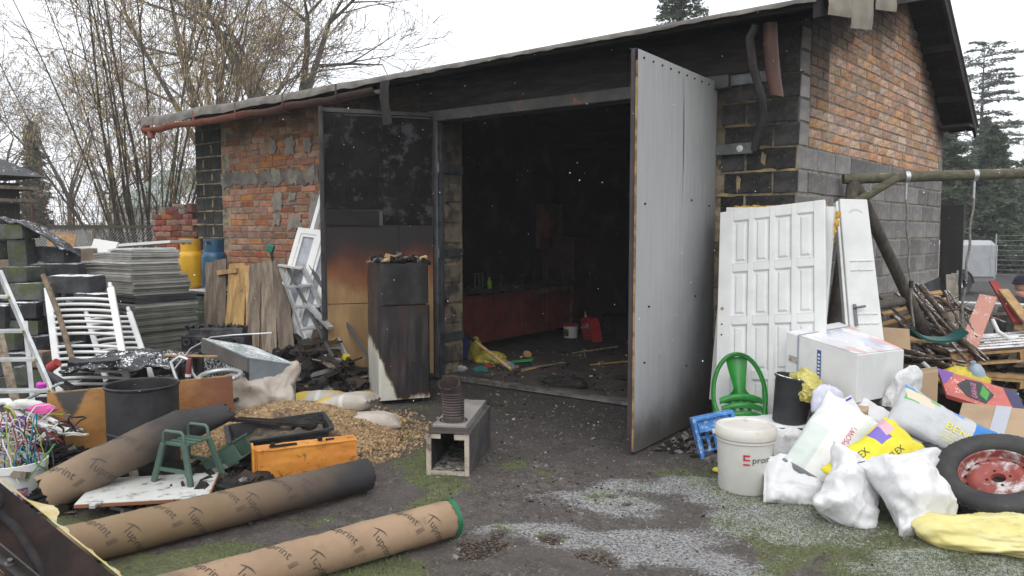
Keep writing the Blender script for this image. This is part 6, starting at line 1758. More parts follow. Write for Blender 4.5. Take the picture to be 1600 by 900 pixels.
SO2 = Vector((.86, -7.1, -.66))
for a, c in ropes:
    b = MB(); b.tube([a - Vector((0, 0, .05)) + SO2, a - Vector((0, 0, .19)) + SO2], .010, 8); b.build('eye_bolt', m_brk, t, smooth=50)
    N = 30; b = MB(); b.tube([(a - Vector((0, 0, .18))).lerp(c, k / N) + SO2 + Vector((.006 * math.sin(k * .7), .004 * math.cos(k), 0)) for k in range(N + 1)], .010, 8); b.build('rope', mat('rope_grey', (.22, .20, .18), (.13, .12, .11), 40, rough=.9, bump=.6), t, smooth=60)
    b = MB(); q_ = a.lerp(c, .72) + SO2; b.tube([q_ - Vector((0, 0, .03)), q_ + Vector((0, 0, .03))], .018, 8); b.build('rope_clamp', m_black, t)
e0, e1_ = Vector((-1.03, 6.99, .72)), Vector((-.695, 7.235, .72)); dv = (e1_ - e0); pv = Vector((-dv.y, dv.x, 0)).normalized()
def seat(u, v):
    s_ = 2 * u - 1
    return e0 + dv * u + pv * ((v - .5) * .17) + Vector((0, 0, -.075 * (1 - abs(s_) ** 2.6) + .010 * math.cos((v - .5) * 6))) + SO2
b = MB(); b.sheet(seat, 30, 8, thick=.020); b.build('seat', mat('swing_green', (.010, .075, .07), (.012, .095, .085), 5, rough=.45, dirt=.2, dirtcol=(.2, .25, .25)), t, smooth=50, bevel=0)

# ---- hanging burnt downpipe pieces at the corner
t = thing('downpipe', 'burnt brown gutter piece and bent dark pipe hanging at the roof corner', 'gutter', (-1.86, 5.75, 2.2))
DO = Vector((1.86, -5.75, -2.2))
def trough(u, v):
    a = math.pi * (v * 1.15 - .05); z = 3.02 - .50 * u
    w = .045 * (1 + .1 * math.sin(u * 3))
    return Vector((-1.83 + .03 * u - .02 * math.sin(u * 2.5) + w * math.cos(a), 5.70 + .14 * u - w * math.sin(a), z + (.03 * (v - .5) if u == 1 else 0))) + DO
b = MB(); b.sheet(trough, 24, 14, thick=.004); b.build('gutter_piece', mat('brown_pvc', (.13, .062, .05), (.09, .045, .04), 6, rough=.5, dirt=.3, dirtcol=(.03, .02, .02)), t, smooth=60)
b = MB(); b.tube([Vector(p) + DO for p in ((-1.90, 5.60, 3.0), (-1.95, 5.62, 2.92), (-1.94, 5.68, 2.72), (-1.90, 5.76, 2.52), (-1.90, 5.82, 2.38), (-1.95, 5.86, 2.26), (-1.99, 5.90, 2.14))], [.028, .034, .032, .030, .030, .036, .030], 12); b.build('bent_pipe', mat('burnt_pipe', (.018, .015, .016), (.035, .03, .03), 6, rough=.4), t, smooth=60)

# ---- junk pile: white carton, bin, tub, sacks
t = thing('carton', 'large white printed carton lying on the rubbish pile', 'carton', (-1.22, 5.58, .42))
KO = Vector((1.22, -5.58, -.42))
top = [Vector(p) + KO for p in ((-1.55, 5.33, .83), (-1.06, 5.18, .735), (-.90, 5.84, .70), (-1.36, 5.98, .85))]
top = [top[0], top[1], top[2], top[3]]
m_carton = mat('white_card', (.66, .665, .66), (.60, .605, .60), 4, rough=.6, dirt=.22, dirtcol=(.40, .36, .31), dscale=9)
def card_print(nt, bs, geo, tc):
    c = bs.inputs['Base Color'].links[0].from_socket
    n1 = _noise(nt, tc.outputs['Object'], 2.6, 2); n2 = _noise(nt, tc.outputs['Object'], 3.4, 3, .5, (1, 1.4, 1))
    c = _mix(nt, _ramp(nt, n1, .50, .60), c, (.36, .41, .55)); c = _mix(nt, _ramp(nt, n2, .52, .60), c, (.62, .40, .38)); c = _mix(nt, _ramp(nt, _noise(nt, tc.outputs['Object'], 7, 4), .5, .6), c, (.72, .71, .72))
    nt.links.new(c, bs.inputs['Base Color'])
m_cprint = mat('card_print', (.62, .62, .64), (.58, .58, .60), 4, rough=.5, finish=card_print)
b = MB(); hexa(b, top, (.0, .0, .31)); b.build('box', m_carton, t, bevel=.004)
b = MB(); q4 = [top[0].lerp(top[1], .18), top[1].lerp(top[0], .02), top[2].lerp(top[3], .02), top[3].lerp(top[2], .18)]; b.add([p + Vector((0, 0, .003)) for p in q4], [(0, 1, 2, 3)]); b.build('printed_top', m_cprint, t)
b = MB(); q4 = [top[0].lerp(top[1], .17), top[0].lerp(top[1], .195), top[3].lerp(top[2], .195), top[3].lerp(top[2], .17)]; nrm = Vector((-.29, -.95, .0)).normalized() * .004
b.add([p + Vector((0, 0, .005)) for p in q4], [(0, 1, 2, 3)]); b.add([q4[0] + nrm, q4[1] + nrm, q4[1] + nrm - Vector((0, 0, .30)), q4[0] + nrm - Vector((0, 0, .30))], [(3, 2, 1, 0)]); b.build('blue_line', mat('grey_blue_tape', (.30, .32, .38), rough=.5), t)
fd = (top[1] - top[0]).normalized()
b = MB(); a_ = top[0].lerp(top[1], .46) - Vector((0, 0, .05)) + nrm * 1.3; b.add([a_, a_ + fd * .028, a_ + fd * .028 - Vector((0, 0, .20)), a_ - Vector((0, 0, .20))], [(3, 2, 1, 0)]); b.build('blue_strip', mat('print_blue', (.03, .09, .28), rough=.5), t)
b = MB()
for k in range(7): q_ = a_ + fd * .006 + nrm * .5 - Vector((0, 0, .025 + k * .024)); b.add([q_, q_ + fd * .016, q_ + fd * .016 - Vector((0, 0, .012)), q_ - Vector((0, 0, .012))], [(3, 2, 1, 0)])
b.build('strip_marks', m_carton, t)
b = MB(); a_ = top[0].lerp(top[1], .05) - Vector((0, 0, .15)) + nrm * 1.2; b.add([a_, a_ + fd * .065, a_ + fd * .065 - Vector((0, 0, .04)), a_ - Vector((0, 0, .04))], [(3, 2, 1, 0)]); b.build('hand_hole', mat('carton_hole', (.24, .20, .17), (.4, .38, .35), 30, rough=.9), t)
m_card = mat('brown_card', (.40, .285, .18), (.33, .235, .15), 4, rough=.85, dirt=.28, dirtcol=(.20, .14, .09), dscale=7)
def carton(lb, top, down, cat='carton', m=None, tape=True):
    c0 = Vector(top[0]); t = thing('carton', lb, cat, tuple(c0 - Vector(down)))
    T = [Vector(p) - c0 + Vector(down) for p in top]
    b = MB(); hexa(b, T, down); b.build('box', m or m_card, t, bevel=.004)
    if tape:
        b = MB(); q = [T[0].lerp(T[1], .40), T[0].lerp(T[1], .58), T[3].lerp(T[2], .58), T[3].lerp(T[2], .40)]; b.add([p + Vector((0, 0, .003)) for p in q], [(0, 1, 2, 3)])
        q = [T[0].lerp(T[3], .10), T[1].lerp(T[2], .10), T[1].lerp(T[2], .16), T[0].lerp(T[3], .16)]; b.add([p + Vector((0, 0, .0045)) for p in q], [(0, 1, 2, 3)]); b.build('grey_tape', mat('grey_tape', (.40, .42, .47), rough=.4), t)
    return t
carton('brown carton with grey tape beside the printed litter sack', [(-.55, 5.50, .235), (-.10, 5.38, .22), (-.06, 5.92, .37), (-.55, 5.95, .36)], (0, 0, .2))
carton('brown carton under the front corner of the white carton', [(-1.28, 5.00, .40), (-.98, 5.10, .40), (-1.05, 5.62, .41), (-1.40, 5.50, .41)], (0, 0, .30), tape=False)
carton('brown carton below the back of the white carton', [(-1.72, 5.75, .47), (-1.30, 5.62, .40), (-1.15, 6.1, .38), (-1.6, 6.3, .47)], (0, 0, .45), tape=False)
carton('torn brown carton behind the white woven sack', [(-.98, 5.78, .50), (-.70, 5.95, .56), (-.74, 6.2, .55), (-1.0, 6.1, .50)], (0, 0, .35), tape=False)
b = MB(); b.prism([(0, 0), (.30, -.03), (.26, .14), (.05, .12)], (-1.18, 6.2, .70), (.8, .6, -.15), (.1, .2, .9), (.004, .004, .0)); o = b.build('card_flap', m_card); recenter(o); tag(o, 'brown cardboard flap sticking up behind the white carton', 'cardboard')
b = rough_block(.62, .24, .40, 91); o = b.build('concrete_block', mat('frosted_block', (.09, .08, .075), (.06, .055, .05), 6, rough=.95, bump=.8, snow=1.0), loc=(-1.56, 5.12, .14), rot=(0, 0, 28), smooth=40); tag(o, 'frosted grey block under the black bin', 'block')
t = thing('plastic_bin', 'black plastic bin stuffed with yellow foil', 'bin', (-1.46, 5.12, .26), (-4, 7, 0))
b = MB(); b.lathe([(.105, 0), (.130, .29), (.138, .292), (.138, .305), (.128, .308), (.123, .29), (.10, .012), (.001, .010)], 36, close=False); b.build('shell', m_blacksnow, t, smooth=40)
o = crumple('plastic_foil', mat('foil_bright', (.56, .50, .14), (.40, .35, .08), 8, rough=.35, finish=crinkle(16, 1.0)), (-1.315, 5.08, .43), (.085, .07, .115), 21, .55, n=110, pts=((-.5, 0, 1, 6, .6), (.7, -.2, -.6, 6, .9), (-.9, 0, .25, 8, .9))); tag(o, 'yellow foil bulging out of the black bin', 'foil')
t = thing('paint_bucket', 'white lidded plastic bucket with red logo standing in the frost', 'bucket', (-1.50, 4.40, .002), (0, 0, 0))
m_bk = mat('bucket_white', (.56, .555, .52), (.50, .495, .46), 4, rough=.45, dirt=.33, dirtcol=(.20, .18, .15), dscale=24)
b = MB(); b.lathe([(.001, 0), (.145, 0), (.150, .01), (.164, .335)], 48); b.build('body', m_bk, t, smooth=40)
b = MB(); b.lathe([(.166, .318), (.174, .318), (.178, .335), (.178, .348), (.173, .372), (.168, .382), (.158, .384), (.150, .374), (.10, .372), (.001, .372)], 48); b.lathe([(.168, .300), (.172, .300), (.172, .307), (.167, .308)], 48); b.build('lid', mat('lid_white', (.60, .58, .53), (.50, .47, .42), 3, rough=.5, dirt=.36, dirtcol=(.22, .18, .14), dscale=9), t, smooth=40)
b = MB(); b.box((-.155, -.085, .335), (.03, .04, .022), (0, 0, 30)); b.build('handle_lug', m_bk, t, bevel=.004)
def cylw(a0, z0, size, sh=0.0):
    return lambda x, y: ((.158 + (.164 - .158) * ((z0 + y) / .33) + .0022) * math.cos(a0 + x / .16), (.158 + .006 * ((z0 + y) / .33) + .0022) * math.sin(a0 + x / .16), z0 + y)
b = MB(); w_ = cylw(-1.0, .195, 1)
vs, fs = text2d('promal')
b.add([w_(x * .054, y * .054) for x, y in vs], fs); b.build('printed_lettering', mat('ink_dark', (.035, .035, .04), rough=.6), t)
b = MB(); w_ = cylw(-1.30, .182, 1)
for (x0, x1, y0, y1) in ((0, .036, .050, .060), (0, .009, .026, .060), (0, .036, .026, .035), (0, .009, .0, .009), (0, .036, .0, .009)):
    N = 4
    for k in range(N): a0, a1 = x0 + (x1 - x0) * k / N, x0 + (x1 - x0) * (k + 1) / N; b.add([w_(a0, y0), w_(a1, y0), w_(a1, y1), w_(a0, y1)], [(0, 1, 2, 3)])
b.build('red_logo', mat('ink_red', (.42, .02, .04), rough=.5), t)
# blue crate tipped on its side behind the bucket
t = thing('blue_crate', 'frosted blue plastic crate tipped behind the white bucket', 'crate', (-1.82, 4.90, .0), pose(8, 12))
m_blue = mat('crate_blue', (.05, .24, .62), (.04, .18, .52), 5, rough=.4, dirt=.46, dirtcol=(.55, .62, .70), dscale=30)
b = MB()
for x in (-.13, .13): b.box((x, .14, -.04), (.022, .30, .10))
for y in (.0, .29): b.box((0, y, -.04), (.28, .022, .10))
b.build('rim', m_blue, t, bevel=.004)
for k in range(5):
    b = MB(); b.box((-.10 + k * .05, .14, -.085), (.018, .27, .008)); b.build('lattice_bar', m_blue, t)
for y in (.06, .15, .23):
    b = MB(); b.box((0, y, -.082), (.24, .016, .008)); b.build('lattice_bar', m_blue, t)
b = MB(); b.box((0, .24, -.02), (.22, .09, .006)); b.build('solid_band', m_blue, t)
o = crumple('plastic_scrap', mat('scrap_yellow', (.6, .5, .03), rough=.5), (-1.74, 4.62, .0), (.045, .03, .018), 30, .3, n=24); tag(o, 'small yellow scrap on the ground left of the white bucket', 'scrap')
# green chair
t = thing('garden_chair', 'small green plastic chair turned over against the panelled door', 'chair', (-1.75, 5.10, .06))
t.scale = (.98, .98, .98)
ex_ = Vector((.80, .58, 0)).normalized(); up_ = Vector((-.20, .34, 1)).normalized(); up_ = (up_ - ex_ * up_.dot(ex_)).normalized(); nn_ = ex_.cross(up_)
t.rotation_euler = Matrix((ex_, up_, nn_)).transposed().to_euler()
m_gr = mat('chair_green', (.012, .20, .022), (.010, .15, .016), 5, rough=.38, dirt=.2, dirtcol=(.02, .07, .02))
def hoop(s_, k=1.0):
    a = math.pi * (1.08 * s_ - .04); 
    return Vector((.185 * k * math.cos(a) * -1, .34 + .30 * k * math.sin(a), .03 * math.sin(a)))
pts = [Vector((-.10, .0, .02)), Vector((-.14, .12, .015))] + [hoop(k / 24) for k in range(25)] + [Vector((.14, .12, .015)), Vector((.10, .0, .02))]
for q, (kk, rr_) in enumerate(((1.0, .016),)):
    b = MB(); b.tube(pts, rr_, 10); b.build('hoop_frame', m_gr, t, smooth=60)
b = MB(); b.sheet(lambda u, v: hoop(u, 1.0) * 1 + Vector((0, 0, .03 * v)) + (hoop(u, 1.0) - Vector((0, .34, 0))) * (.0), 24, 2, thick=.008); b.build('hoop_rim', m_gr, t, smooth=60)
def splat(u, v):
    y = .63 - u * .34; w = .055 + .018 * math.cos(u * 4) + .09 * max(0, u - .72) / .28
    return (w * (2 * v - 1), y, .015 + .03 * (1 - (2 * v - 1) ** 2) * -1)
b = MB(); b.sheet(splat, 16, 8, thick=.007); b.build('splat', m_gr, t, smooth=50)
for k in range(5):
    def band(u, v, k=k):
        x = (2 * u - 1) * (.150 - .008 * k); y0 = .315 - k * .062
        return (x, y0 - .036 * v + .035 * (1 - (x / .16) ** 2), .012 + .030 * (1 - (x / .16) ** 2) * (1 + .3 * k) + .012 * math.sin(v * math.pi))
    b = MB(); b.sheet(band, 18, 4, thick=.006); b.build('slat', m_gr, t, smooth=50)
for x in (-.055, 0, .055):
    b = MB(); b.box((x, .20, .022), (.030, .27, .006)); b.build('stay', m_gr, t, bevel=.002)
for s_ in (-1, 1):
    b = MB(); b.prism([(0, 0), (.028, 0), (.02, .24), (.004, .24)], (s_ * .165, .16, -.02), (s_ * 1, .0, 0), (0, 1, 0), (0, 0, .022)); b.build('leg', m_gr, t, bevel=.003)

# ---- sacks
m_sw = mat('sack_white', (.64, .64, .645), (.58, .58, .59), 5, rough=.6, spec=.3, dirt=.30, dirtcol=(.50, .47, .42), dscale=4, finish=crinkle(6.5, .75))
m_klej = mat('sack_glue', (.66, .665, .64), (.60, .62, .59), 5, rough=.6, spec=.3, finish=crinkle(7, .45), prints=[(.0, .55, .62, 1.0, (.52, .57, .53)), (-.02, .20, .0, .40, (.10, .10, .105), .0), (.17, .235, .0, .45, (.55, .06, .16), .10), (.0, .05, .0, 1.0, (.16, .17, .18))], dirt=.22, dirtcol=(.42, .38, .3), dscale=7)
m_pink = mat('ink_pink', (.55, .05, .17), rough=.6); m_green = mat('ink_green', (.03, .20, .12), rough=.6); m_inkd = MATS['ink_dark']
sack('sack', 'white glue sack with pink lettering leaning on the pile', 'sack', m_klej, (-1.07, 4.62, .27), pose(38, 50), .58, .39, .11, 31, None,
     texts=[('KLEJ GIPSOWY', .044, .24, .36, 0, m_pink, .15), ('DO BIURO', .030, .36, .22, 0, m_green, .15)], wr=.02)
m_geo = mat('sack_yellow', (.66, .60, .02), (.58, .50, .015), 5, rough=.5, finish=crinkle(7, .45), prints=[(.62, .80, .55, .95, (.16, .12, .42)), (.70, .84, .62, 1.0, (.62, .35, .42), -.1), (.30, .55, -.1, .18, (.30, .30, .32)), (.0, .30, .0, .12, (.55, .50, .50))], dirt=.22, dirtcol=(.60, .58, .40), dscale=9)
sack('sack', 'bright yellow cement sack with black lettering on the white bags', 'sack', m_geo, (-.84, 4.52, .25), pose(44, 36), .56, .27, .10, 33, None,
     texts=[('GEOFLEX', .050, .40, .22, 0, m_inkd, .2), ('OFLEX', .055, .16, .60, 0, m_inkd, .2)] + [('elastyczna zaprawa', .016, .14, .50 - k * .07, 0, m_inkd, 0) for k in range(4)], wr=.018)
m_cat = mat('sack_litter', (.46, .47, .48), (.38, .39, .40), 5, rough=.5, finish=crinkle(7, .4), prints=[(.78, 1.1, -.1, 1.1, (.02, .17, .48)), (.05, .20, .58, .90, (.10, .36, .14)), (.09, .18, .64, .84, (.60, .16, .06)), (.02, .12, .86, 1.05, (.04, .24, .55)), (.20, .48, .62, .86, (.62, .50, .38), .2), (.30, .40, .80, .92, (.10, .35, .08)), (.55, .66, .84, .96, (.12, .25, .60))], dirt=.2, dirtcol=(.55, .55, .55), dscale=14)
m_yel = mat('ink_yellow', (.70, .60, .03), rough=.5)
sack('sack', 'grey and blue litter sack with yellow lettering beside the cartons', 'sack', m_cat, (-.60, 5.16, .32), pose(40, -36), .56, .32, .12, 35, None,
     texts=[('BENEK', .075, .50, .40, 0, m_yel, .1), ('100', .05, .82, .25, 0, m_sw, 0), ('BENEK', .022, .035, .90, 0, m_sw, 0)] + [('kompaktowy zwirek dla kota', .016, .50, .32 - k * .06, 0, m_yel, 0) for k in range(4)], wr=.014)
sack('sack', 'grubby white sack on the frost right of the bucket', 'sack', m_sw, (-1.19, 4.44, .04), pose(42, -12), .44, .30, .20, 41, None, wr=.05, belly=.25)
o = crumple('sack', m_sw, (-1.36, 4.80, .10), (.11, .08, .12), 43, .2, n=60, pts=((-.7, 0, .7, 10, .6),)); tag(o, 'small knotted white sack between bucket and glue sack', 'sack')
sack('plastic_bag', 'smaller white plastic bag under the yellow sack', 'bag', m_sw, (-.93, 4.34, .07), pose(40, 62), .42, .34, .28, 45, None, wr=.06, pinch=.9, belly=.4)
sack('plastic_bag', 'largest white plastic bag in front of the tyre', 'bag', m_sw, (-.65, 4.40, .08), pose(46, 100), .43, .40, .30, 49, None, wr=.065, pinch=.92, belly=.4)
sack('sack', 'white woven sack draped across the pile above the litter sack', 'sack', m_sw, (-.86, 5.32, .22), pose(40, -32), .66, .22, .13, 47, None, wr=.03)
o = crumple('sack', m_sw, (-.88, 5.60, .34), (.13, .07, .17), 52, .10, tie=(.3, 0, -1), fold=.2, rot=(0, 10, 36), n=130, pts=((.3, 0, 1, 6, .45),)); tag(o, 'white woven sack top standing up beside the white carton', 'sack')
o = crumple('plastic_foil', mat('lilac_film', (.50, .50, .62), (.58, .58, .66), 6, rough=.35), (-1.20, 5.03, .38), (.10, .05, .14), 55, .2, rot=(0, 0, 36), n=50); tag(o, 'lilac film sheet between bin and glue sack', 'film')
t = thing('cement_box', 'small white and yellow packet tucked beside the white carton', 'packet', (-1.06, 5.10, .38), pose(20, -62))
b = MB(); b.box((0, 0, 0), (.20, .085, .04)); b.build('packet_body', m_carton, t, bevel=.003)
b = MB(); b.prism([(.0, -.043), (.10, -.043), (.10, .02), (.03, -.01)], (0, 0, .0202), (1, 0, 0), (0, 1, 0), (0, 0, .0015)); b.build('yellow_flash', mat('flash_yellow', (.62, .52, .02), rough=.5), t)
b = MB(); b.box((-.085, 0, .0208), (.012, .07, .002)); b.build('purple_bar', mat('bar_purple', (.10, .04, .35), rough=.5), t)
# small fillers under the sacks
for i, (p, s_, m_, lb) in enumerate((((-1.05, 4.95, .08), (.16, .12, .12), m_card, 'crumpled brown paper under the glue sack'), ((-.72, 4.85, .10), (.13, .09, .10), m_card, 'crumpled brown paper below the woven sack'), ((-.98, 4.95, .22), (.08, .06, .07), mat('clear_film', (.40, .40, .42), (.55, .55, .57), 12, rough=.2), 'clear crumpled film between glue sack and yellow sack'),
                                      ((-.62, 4.95, .06), (.20, .16, .16), MATS['black_plastic'], 'black plastic under the woven sack'), ((-1.3, 4.85, .03), (.12, .2, .08), m_char, 'dark debris between bucket and block'))):
    o = crumple('wrapping', m_, p, s_, 60 + i, .3, n=50); tag(o, lb, 'wrapping')
# yellow sheet-like sack at the frame's corner
o = crumple('sack', mat('sack_pale_yellow', (.60, .53, .20), (.66, .60, .32), 4, rough=.5, finish=crinkle(5, .8)), (-.16, 4.30, .0), (.34, .21, .11), 71, .07, tie=(1, .2, .3), fold=.22, rot=(0, 0, 22), n=140, squash=.6, pts=((-1, 0, .1, 8, .15),)); tag(o, 'pale yellow sack lying below the tyre', 'sack')
# tyre
TN = Vector((-.10, -.46, .88)).normalized()
t = thing('tyre', 'worn black car tyre on a red steel rim resting on the sacks', 'tyre', (-.26, 4.80, .18))
xa = Vector((1, 0, 0)); xa = (xa - TN * xa.dot(TN)).normalized(); ya = TN.cross(xa); t.rotation_euler = Matrix((xa, ya, TN)).transposed().to_euler()
m_tyre = mat('rubber', (.022, .022, .023), (.040, .039, .038), 7, rough=.7, bump=.3, dirt=.33, dirtcol=(.11, .10, .09), dscale=10)
b = MB(); b.lathe([(.185, -.055), (.195, -.085), (.235, -.098), (.275, -.092), (.297, -.075), (.305, -.04), (.306, 0), (.305, .04), (.297, .075), (.275, .092), (.235, .098), (.195, .085), (.185, .055)], 64); b.build('tyre_body', m_tyre, t, smooth=60)
b = MB()
for k in range(48):
    a = 2 * math.pi * k / 48
    for z0 in (-.05, -.017, .017, .05):
        c_, s_ = math.cos(a), math.sin(a); M = Matrix.Translation((.3062 * c_, .3062 * s_, z0)) @ Matrix.Rotation(a, 4, 'Z') @ Matrix.Rotation(R(25), 4, 'X')
        q_ = MB(); q_.box((0, 0, 0), (.008, .030, .024)); b.add([M @ Vector(v) for v in q_.v], q_.f)
o = b.build('tread_blocks', m_tyre, t); o['kind'] = 'stuff'
m_rim = mat('rim_red', (.27, .055, .040), (.19, .04, .03), 5, rough=.5, dirt=.45, dirtcol=(.62, .60, .60), dscale=7)
b = MB(); b.lathe([(.188, .068), (.193, .062), (.188, .056), (.180, .05), (.176, .01), (.165, .0), (.150, .004), (.138, .022), (.115, .032), (.09, .030), (.075, .018), (.06, .016), (.036, .018), (.034, .010), (.034, -.03)], 56); b.build('rim', m_rim, t, smooth=40)
for k in range(16):
    a = 2 * math.pi * k / 16; b = MB(); b.lathe([(.0005, .0), (.013, .0), (.0145, -.004)], 10, Matrix.Translation((.150 * math.cos(a), .150 * math.sin(a), .0065))); b.build('vent_hole', m_char, t)
for k in range(4):
    a = 2 * math.pi * k / 4 + .4; b = MB(); b.lathe([(.0005, .0), (.0075, .0), (.0085, -.003)], 10, Matrix.Translation((.056 * math.cos(a), .056 * math.sin(a), .0185))); b.build('bolt_hole', m_char, t)
b = MB(); b.lathe([(.0005, -.005), (.034, -.005)], 24); b.build('hub_hole', m_char, t)
# printed board, bags, jug
t = thing('printed_board', 'red and purple printed box lid with a black badge', 'box', (-.74, 6.12, .36))
A_, B_, C_, D_ = Vector((-.75, 6.31, .52)), Vector((-.26, 6.24, .42)), Vector((-.33, 5.93, .30)), Vector((-.64, 5.98, .42))
PO = Vector((.74, -6.12, -.36)); ex2 = (B_ - A_); dn = Vector((.10, -.30, -.13)); nb = ex2.cross(dn).normalized()
if nb.z < 0: nb = -nb
def quad(nm, m, u0, u1, v0, v1, l, poly=None):
    b = MB(); P_ = poly or [(u0, v0), (u1, v0), (u1, v1), (u0, v1)]
    vs = [A_ + ex2 * u + dn * v + nb * l + PO for u, v in P_]; b.add(vs + [p - nb * (.004 if l else .03) for p in vs], [tuple(range(len(vs)))[::-1], tuple(range(len(vs), 2 * len(vs)))] + [(i, (i + 1) % len(vs), len(vs) + (i + 1) % len(vs), len(vs) + i) for i in range(len(vs))]); return b.build(nm, m, t)
quad('board', mat('print_red', (.50, .12, .09), (.42, .10, .08), 5, rough=.45, snow=.25), 0, 1, 0, 1, 0)
quad('purple_corner', mat('print_purple', (.17, .07, .32), rough=.5), 0, 0, 0, 0, .003, [(0, 0), (.22, 0), (.06, .5), (0, .6)])
quad('navy_end', mat('print_navy', (.03, .025, .09), rough=.5), .84, 1, 0, 1, .003)
quad('black_badge', m_inkd, 0, 0, 0, 0, .004, [(.20, .45), (.36, .12), (.56, .08), (.66, .45), (.50, .88), (.28, .82)])
quad('green_patch', mat('print_green', (.05, .28, .04), rough=.5), 0, 0, 0, 0, .006, [(.46, .62), (.56, .18), (.61, .42), (.52, .78)])
b = MB(); b.text('GARAGE', .050, A_ + ex2 * .40 + dn * .84 + nb * .008 + PO, tuple((ex2 * .10 - dn).normalized()), tuple((-ex2 - dn * .2).normalized()), lift=.001); b.text('GARAGE', .050, A_ + ex2 * .40 + dn * .84 + nb * .010 + PO, tuple((ex2 * .10 - dn).normalized()), tuple((-ex2 - dn * .2).normalized()), lift=-.001); b.build('printed_lettering', mat('ink_rose', (.62, .22, .36), rough=.5), t)
o = crumple('plastic_bag', mat('bag_yellow', (.55, .44, .02), (.42, .32, .02), 8, rough=.4), (-.62, 6.55, .38), (.20, .10, .09), 81, .25, rot=(0, 0, 10), n=60); tag(o, 'yellow plastic bag behind the red printed box lid', 'bag')
b = MB(); b.lathe([(.055, 0), (.06, .02), (.06, .13), (.045, .17), (.02, .19), (.02, .21)], 20, close=True); o = b.build('jug', mat('jug_blue', (.26, .31, .37), rough=.35), loc=(-.50, 6.58, .36), rot=(12, -14, 0), smooth=50); tag(o, 'blue grey plastic jug tilted behind the printed lid', 'jug')
b = MB(); b.box((0, 0, 0), (.34, .12, .02)); o = b.build('mint_lid', mat('mint_green', (.2, .55, .42), rough=.4), loc=(-.42, 6.40, .40), rot=(-8, 10, 0), bevel=.004); tag(o, 'mint green plastic lid edge behind the printed box lid', 'lid')
b = MB(); b.box((0, 0, 0), (.5, .4, .36)); o = b.build('dark_crate', m_burnwood, loc=(-.5, 6.45, .17), rot=(0, 0, 10)); tag(o, 'dark wooden crate under the jug and yellow bag', 'crate')

# ---- firewood, planks and pallets behind the swing
m_bark = mat('bark', (.16, .112, .078), (.075, .052, .04), 9, rough=.95, bump=1.0, stretch=(1, 5, 5), snow=.5)
m_redwood = mat('red_painted_wood', (.32, .03, .03), (.22, .025, .025), 5, rough=.7, dirt=.35, dirtcol=(.12, .07, .05))
m_salmon = mat('salmon_board', (.52, .25, .19), (.44, .22, .17), 5, rough=.6, snow=.25)
m_slat = mat('brown_slat', (.16, .08, .055), (.10, .055, .04), 5, rough=.7, snow=.75)
rg = random.Random(45)
LG = [((-1.12, 8.0, 1.02), (-.62, 7.7, .45), .035), ((-1.16, 8.1, .92), (-.60, 7.75, .38), .03), ((-1.30, 8.3, .90), (-.70, 8.0, .50), .028), ((-1.35, 8.5, .80), (-.85, 8.2, .62), .025), ((-1.38, 8.2, .70), (-.95, 7.7, .40), .032),
      ((-1.30, 8.0, .52), (-.86, 8.3, .85), .02), ((-1.1, 7.9, .62), (-.58, 8.1, .50), .03), ((-1.05, 7.8, .50), (-.55, 7.85, .36), .035), ((-1.25, 8.6, .95), (-1.0, 8.1, .78), .022), ((-.95, 8.3, .95), (-.72, 7.9, .55), .018), ((-1.2, 7.75, .45), (-.7, 7.6, .32), .03), ((-1.02, 8.2, .90), (-.52, 8.3, .70), .022)]
LG = [(a, c, r_ * .78) for a, c, r_ in LG] + [((a[0] + rg.uniform(-.12, .12), a[1] + rg.uniform(-.1, .1), a[2] + rg.uniform(-.1, .06)), (c[0] + rg.uniform(-.15, .12), c[1] + rg.uniform(-.1, .1), c[2] + rg.uniform(-.06, .1)), r_ * .45) for a, c, r_ in LG * 2]
for i, (a, c, r_) in enumerate(LG):
    a, c = Vector(a), Vector(c); N = 14
    b = MB(); b.tube([a.lerp(c, k / N) + Vector((.03 * fbm((k * .2, i, 0)), .03 * fbm((k * .2, i, 5)), .035 * fbm((k * .25, i, 9)))) for k in range(N + 1)], [r_ * (1.1 - .3 * k / N + .12 * fbm((k * .7, i, 2))) for k in range(N + 1)], 9)
    if i % 3 == 0: b.tube([a.lerp(c, .4), a.lerp(c, .55) + Vector((.05, .02, .12))], [r_ * .5, r_ * .3], 6)
    o = b.build('branch', m_bark, smooth=60); recenter(o); tag(o, 'rough bark branch in the firewood heap by the wall corner', 'branch', 'branches in the firewood heap')
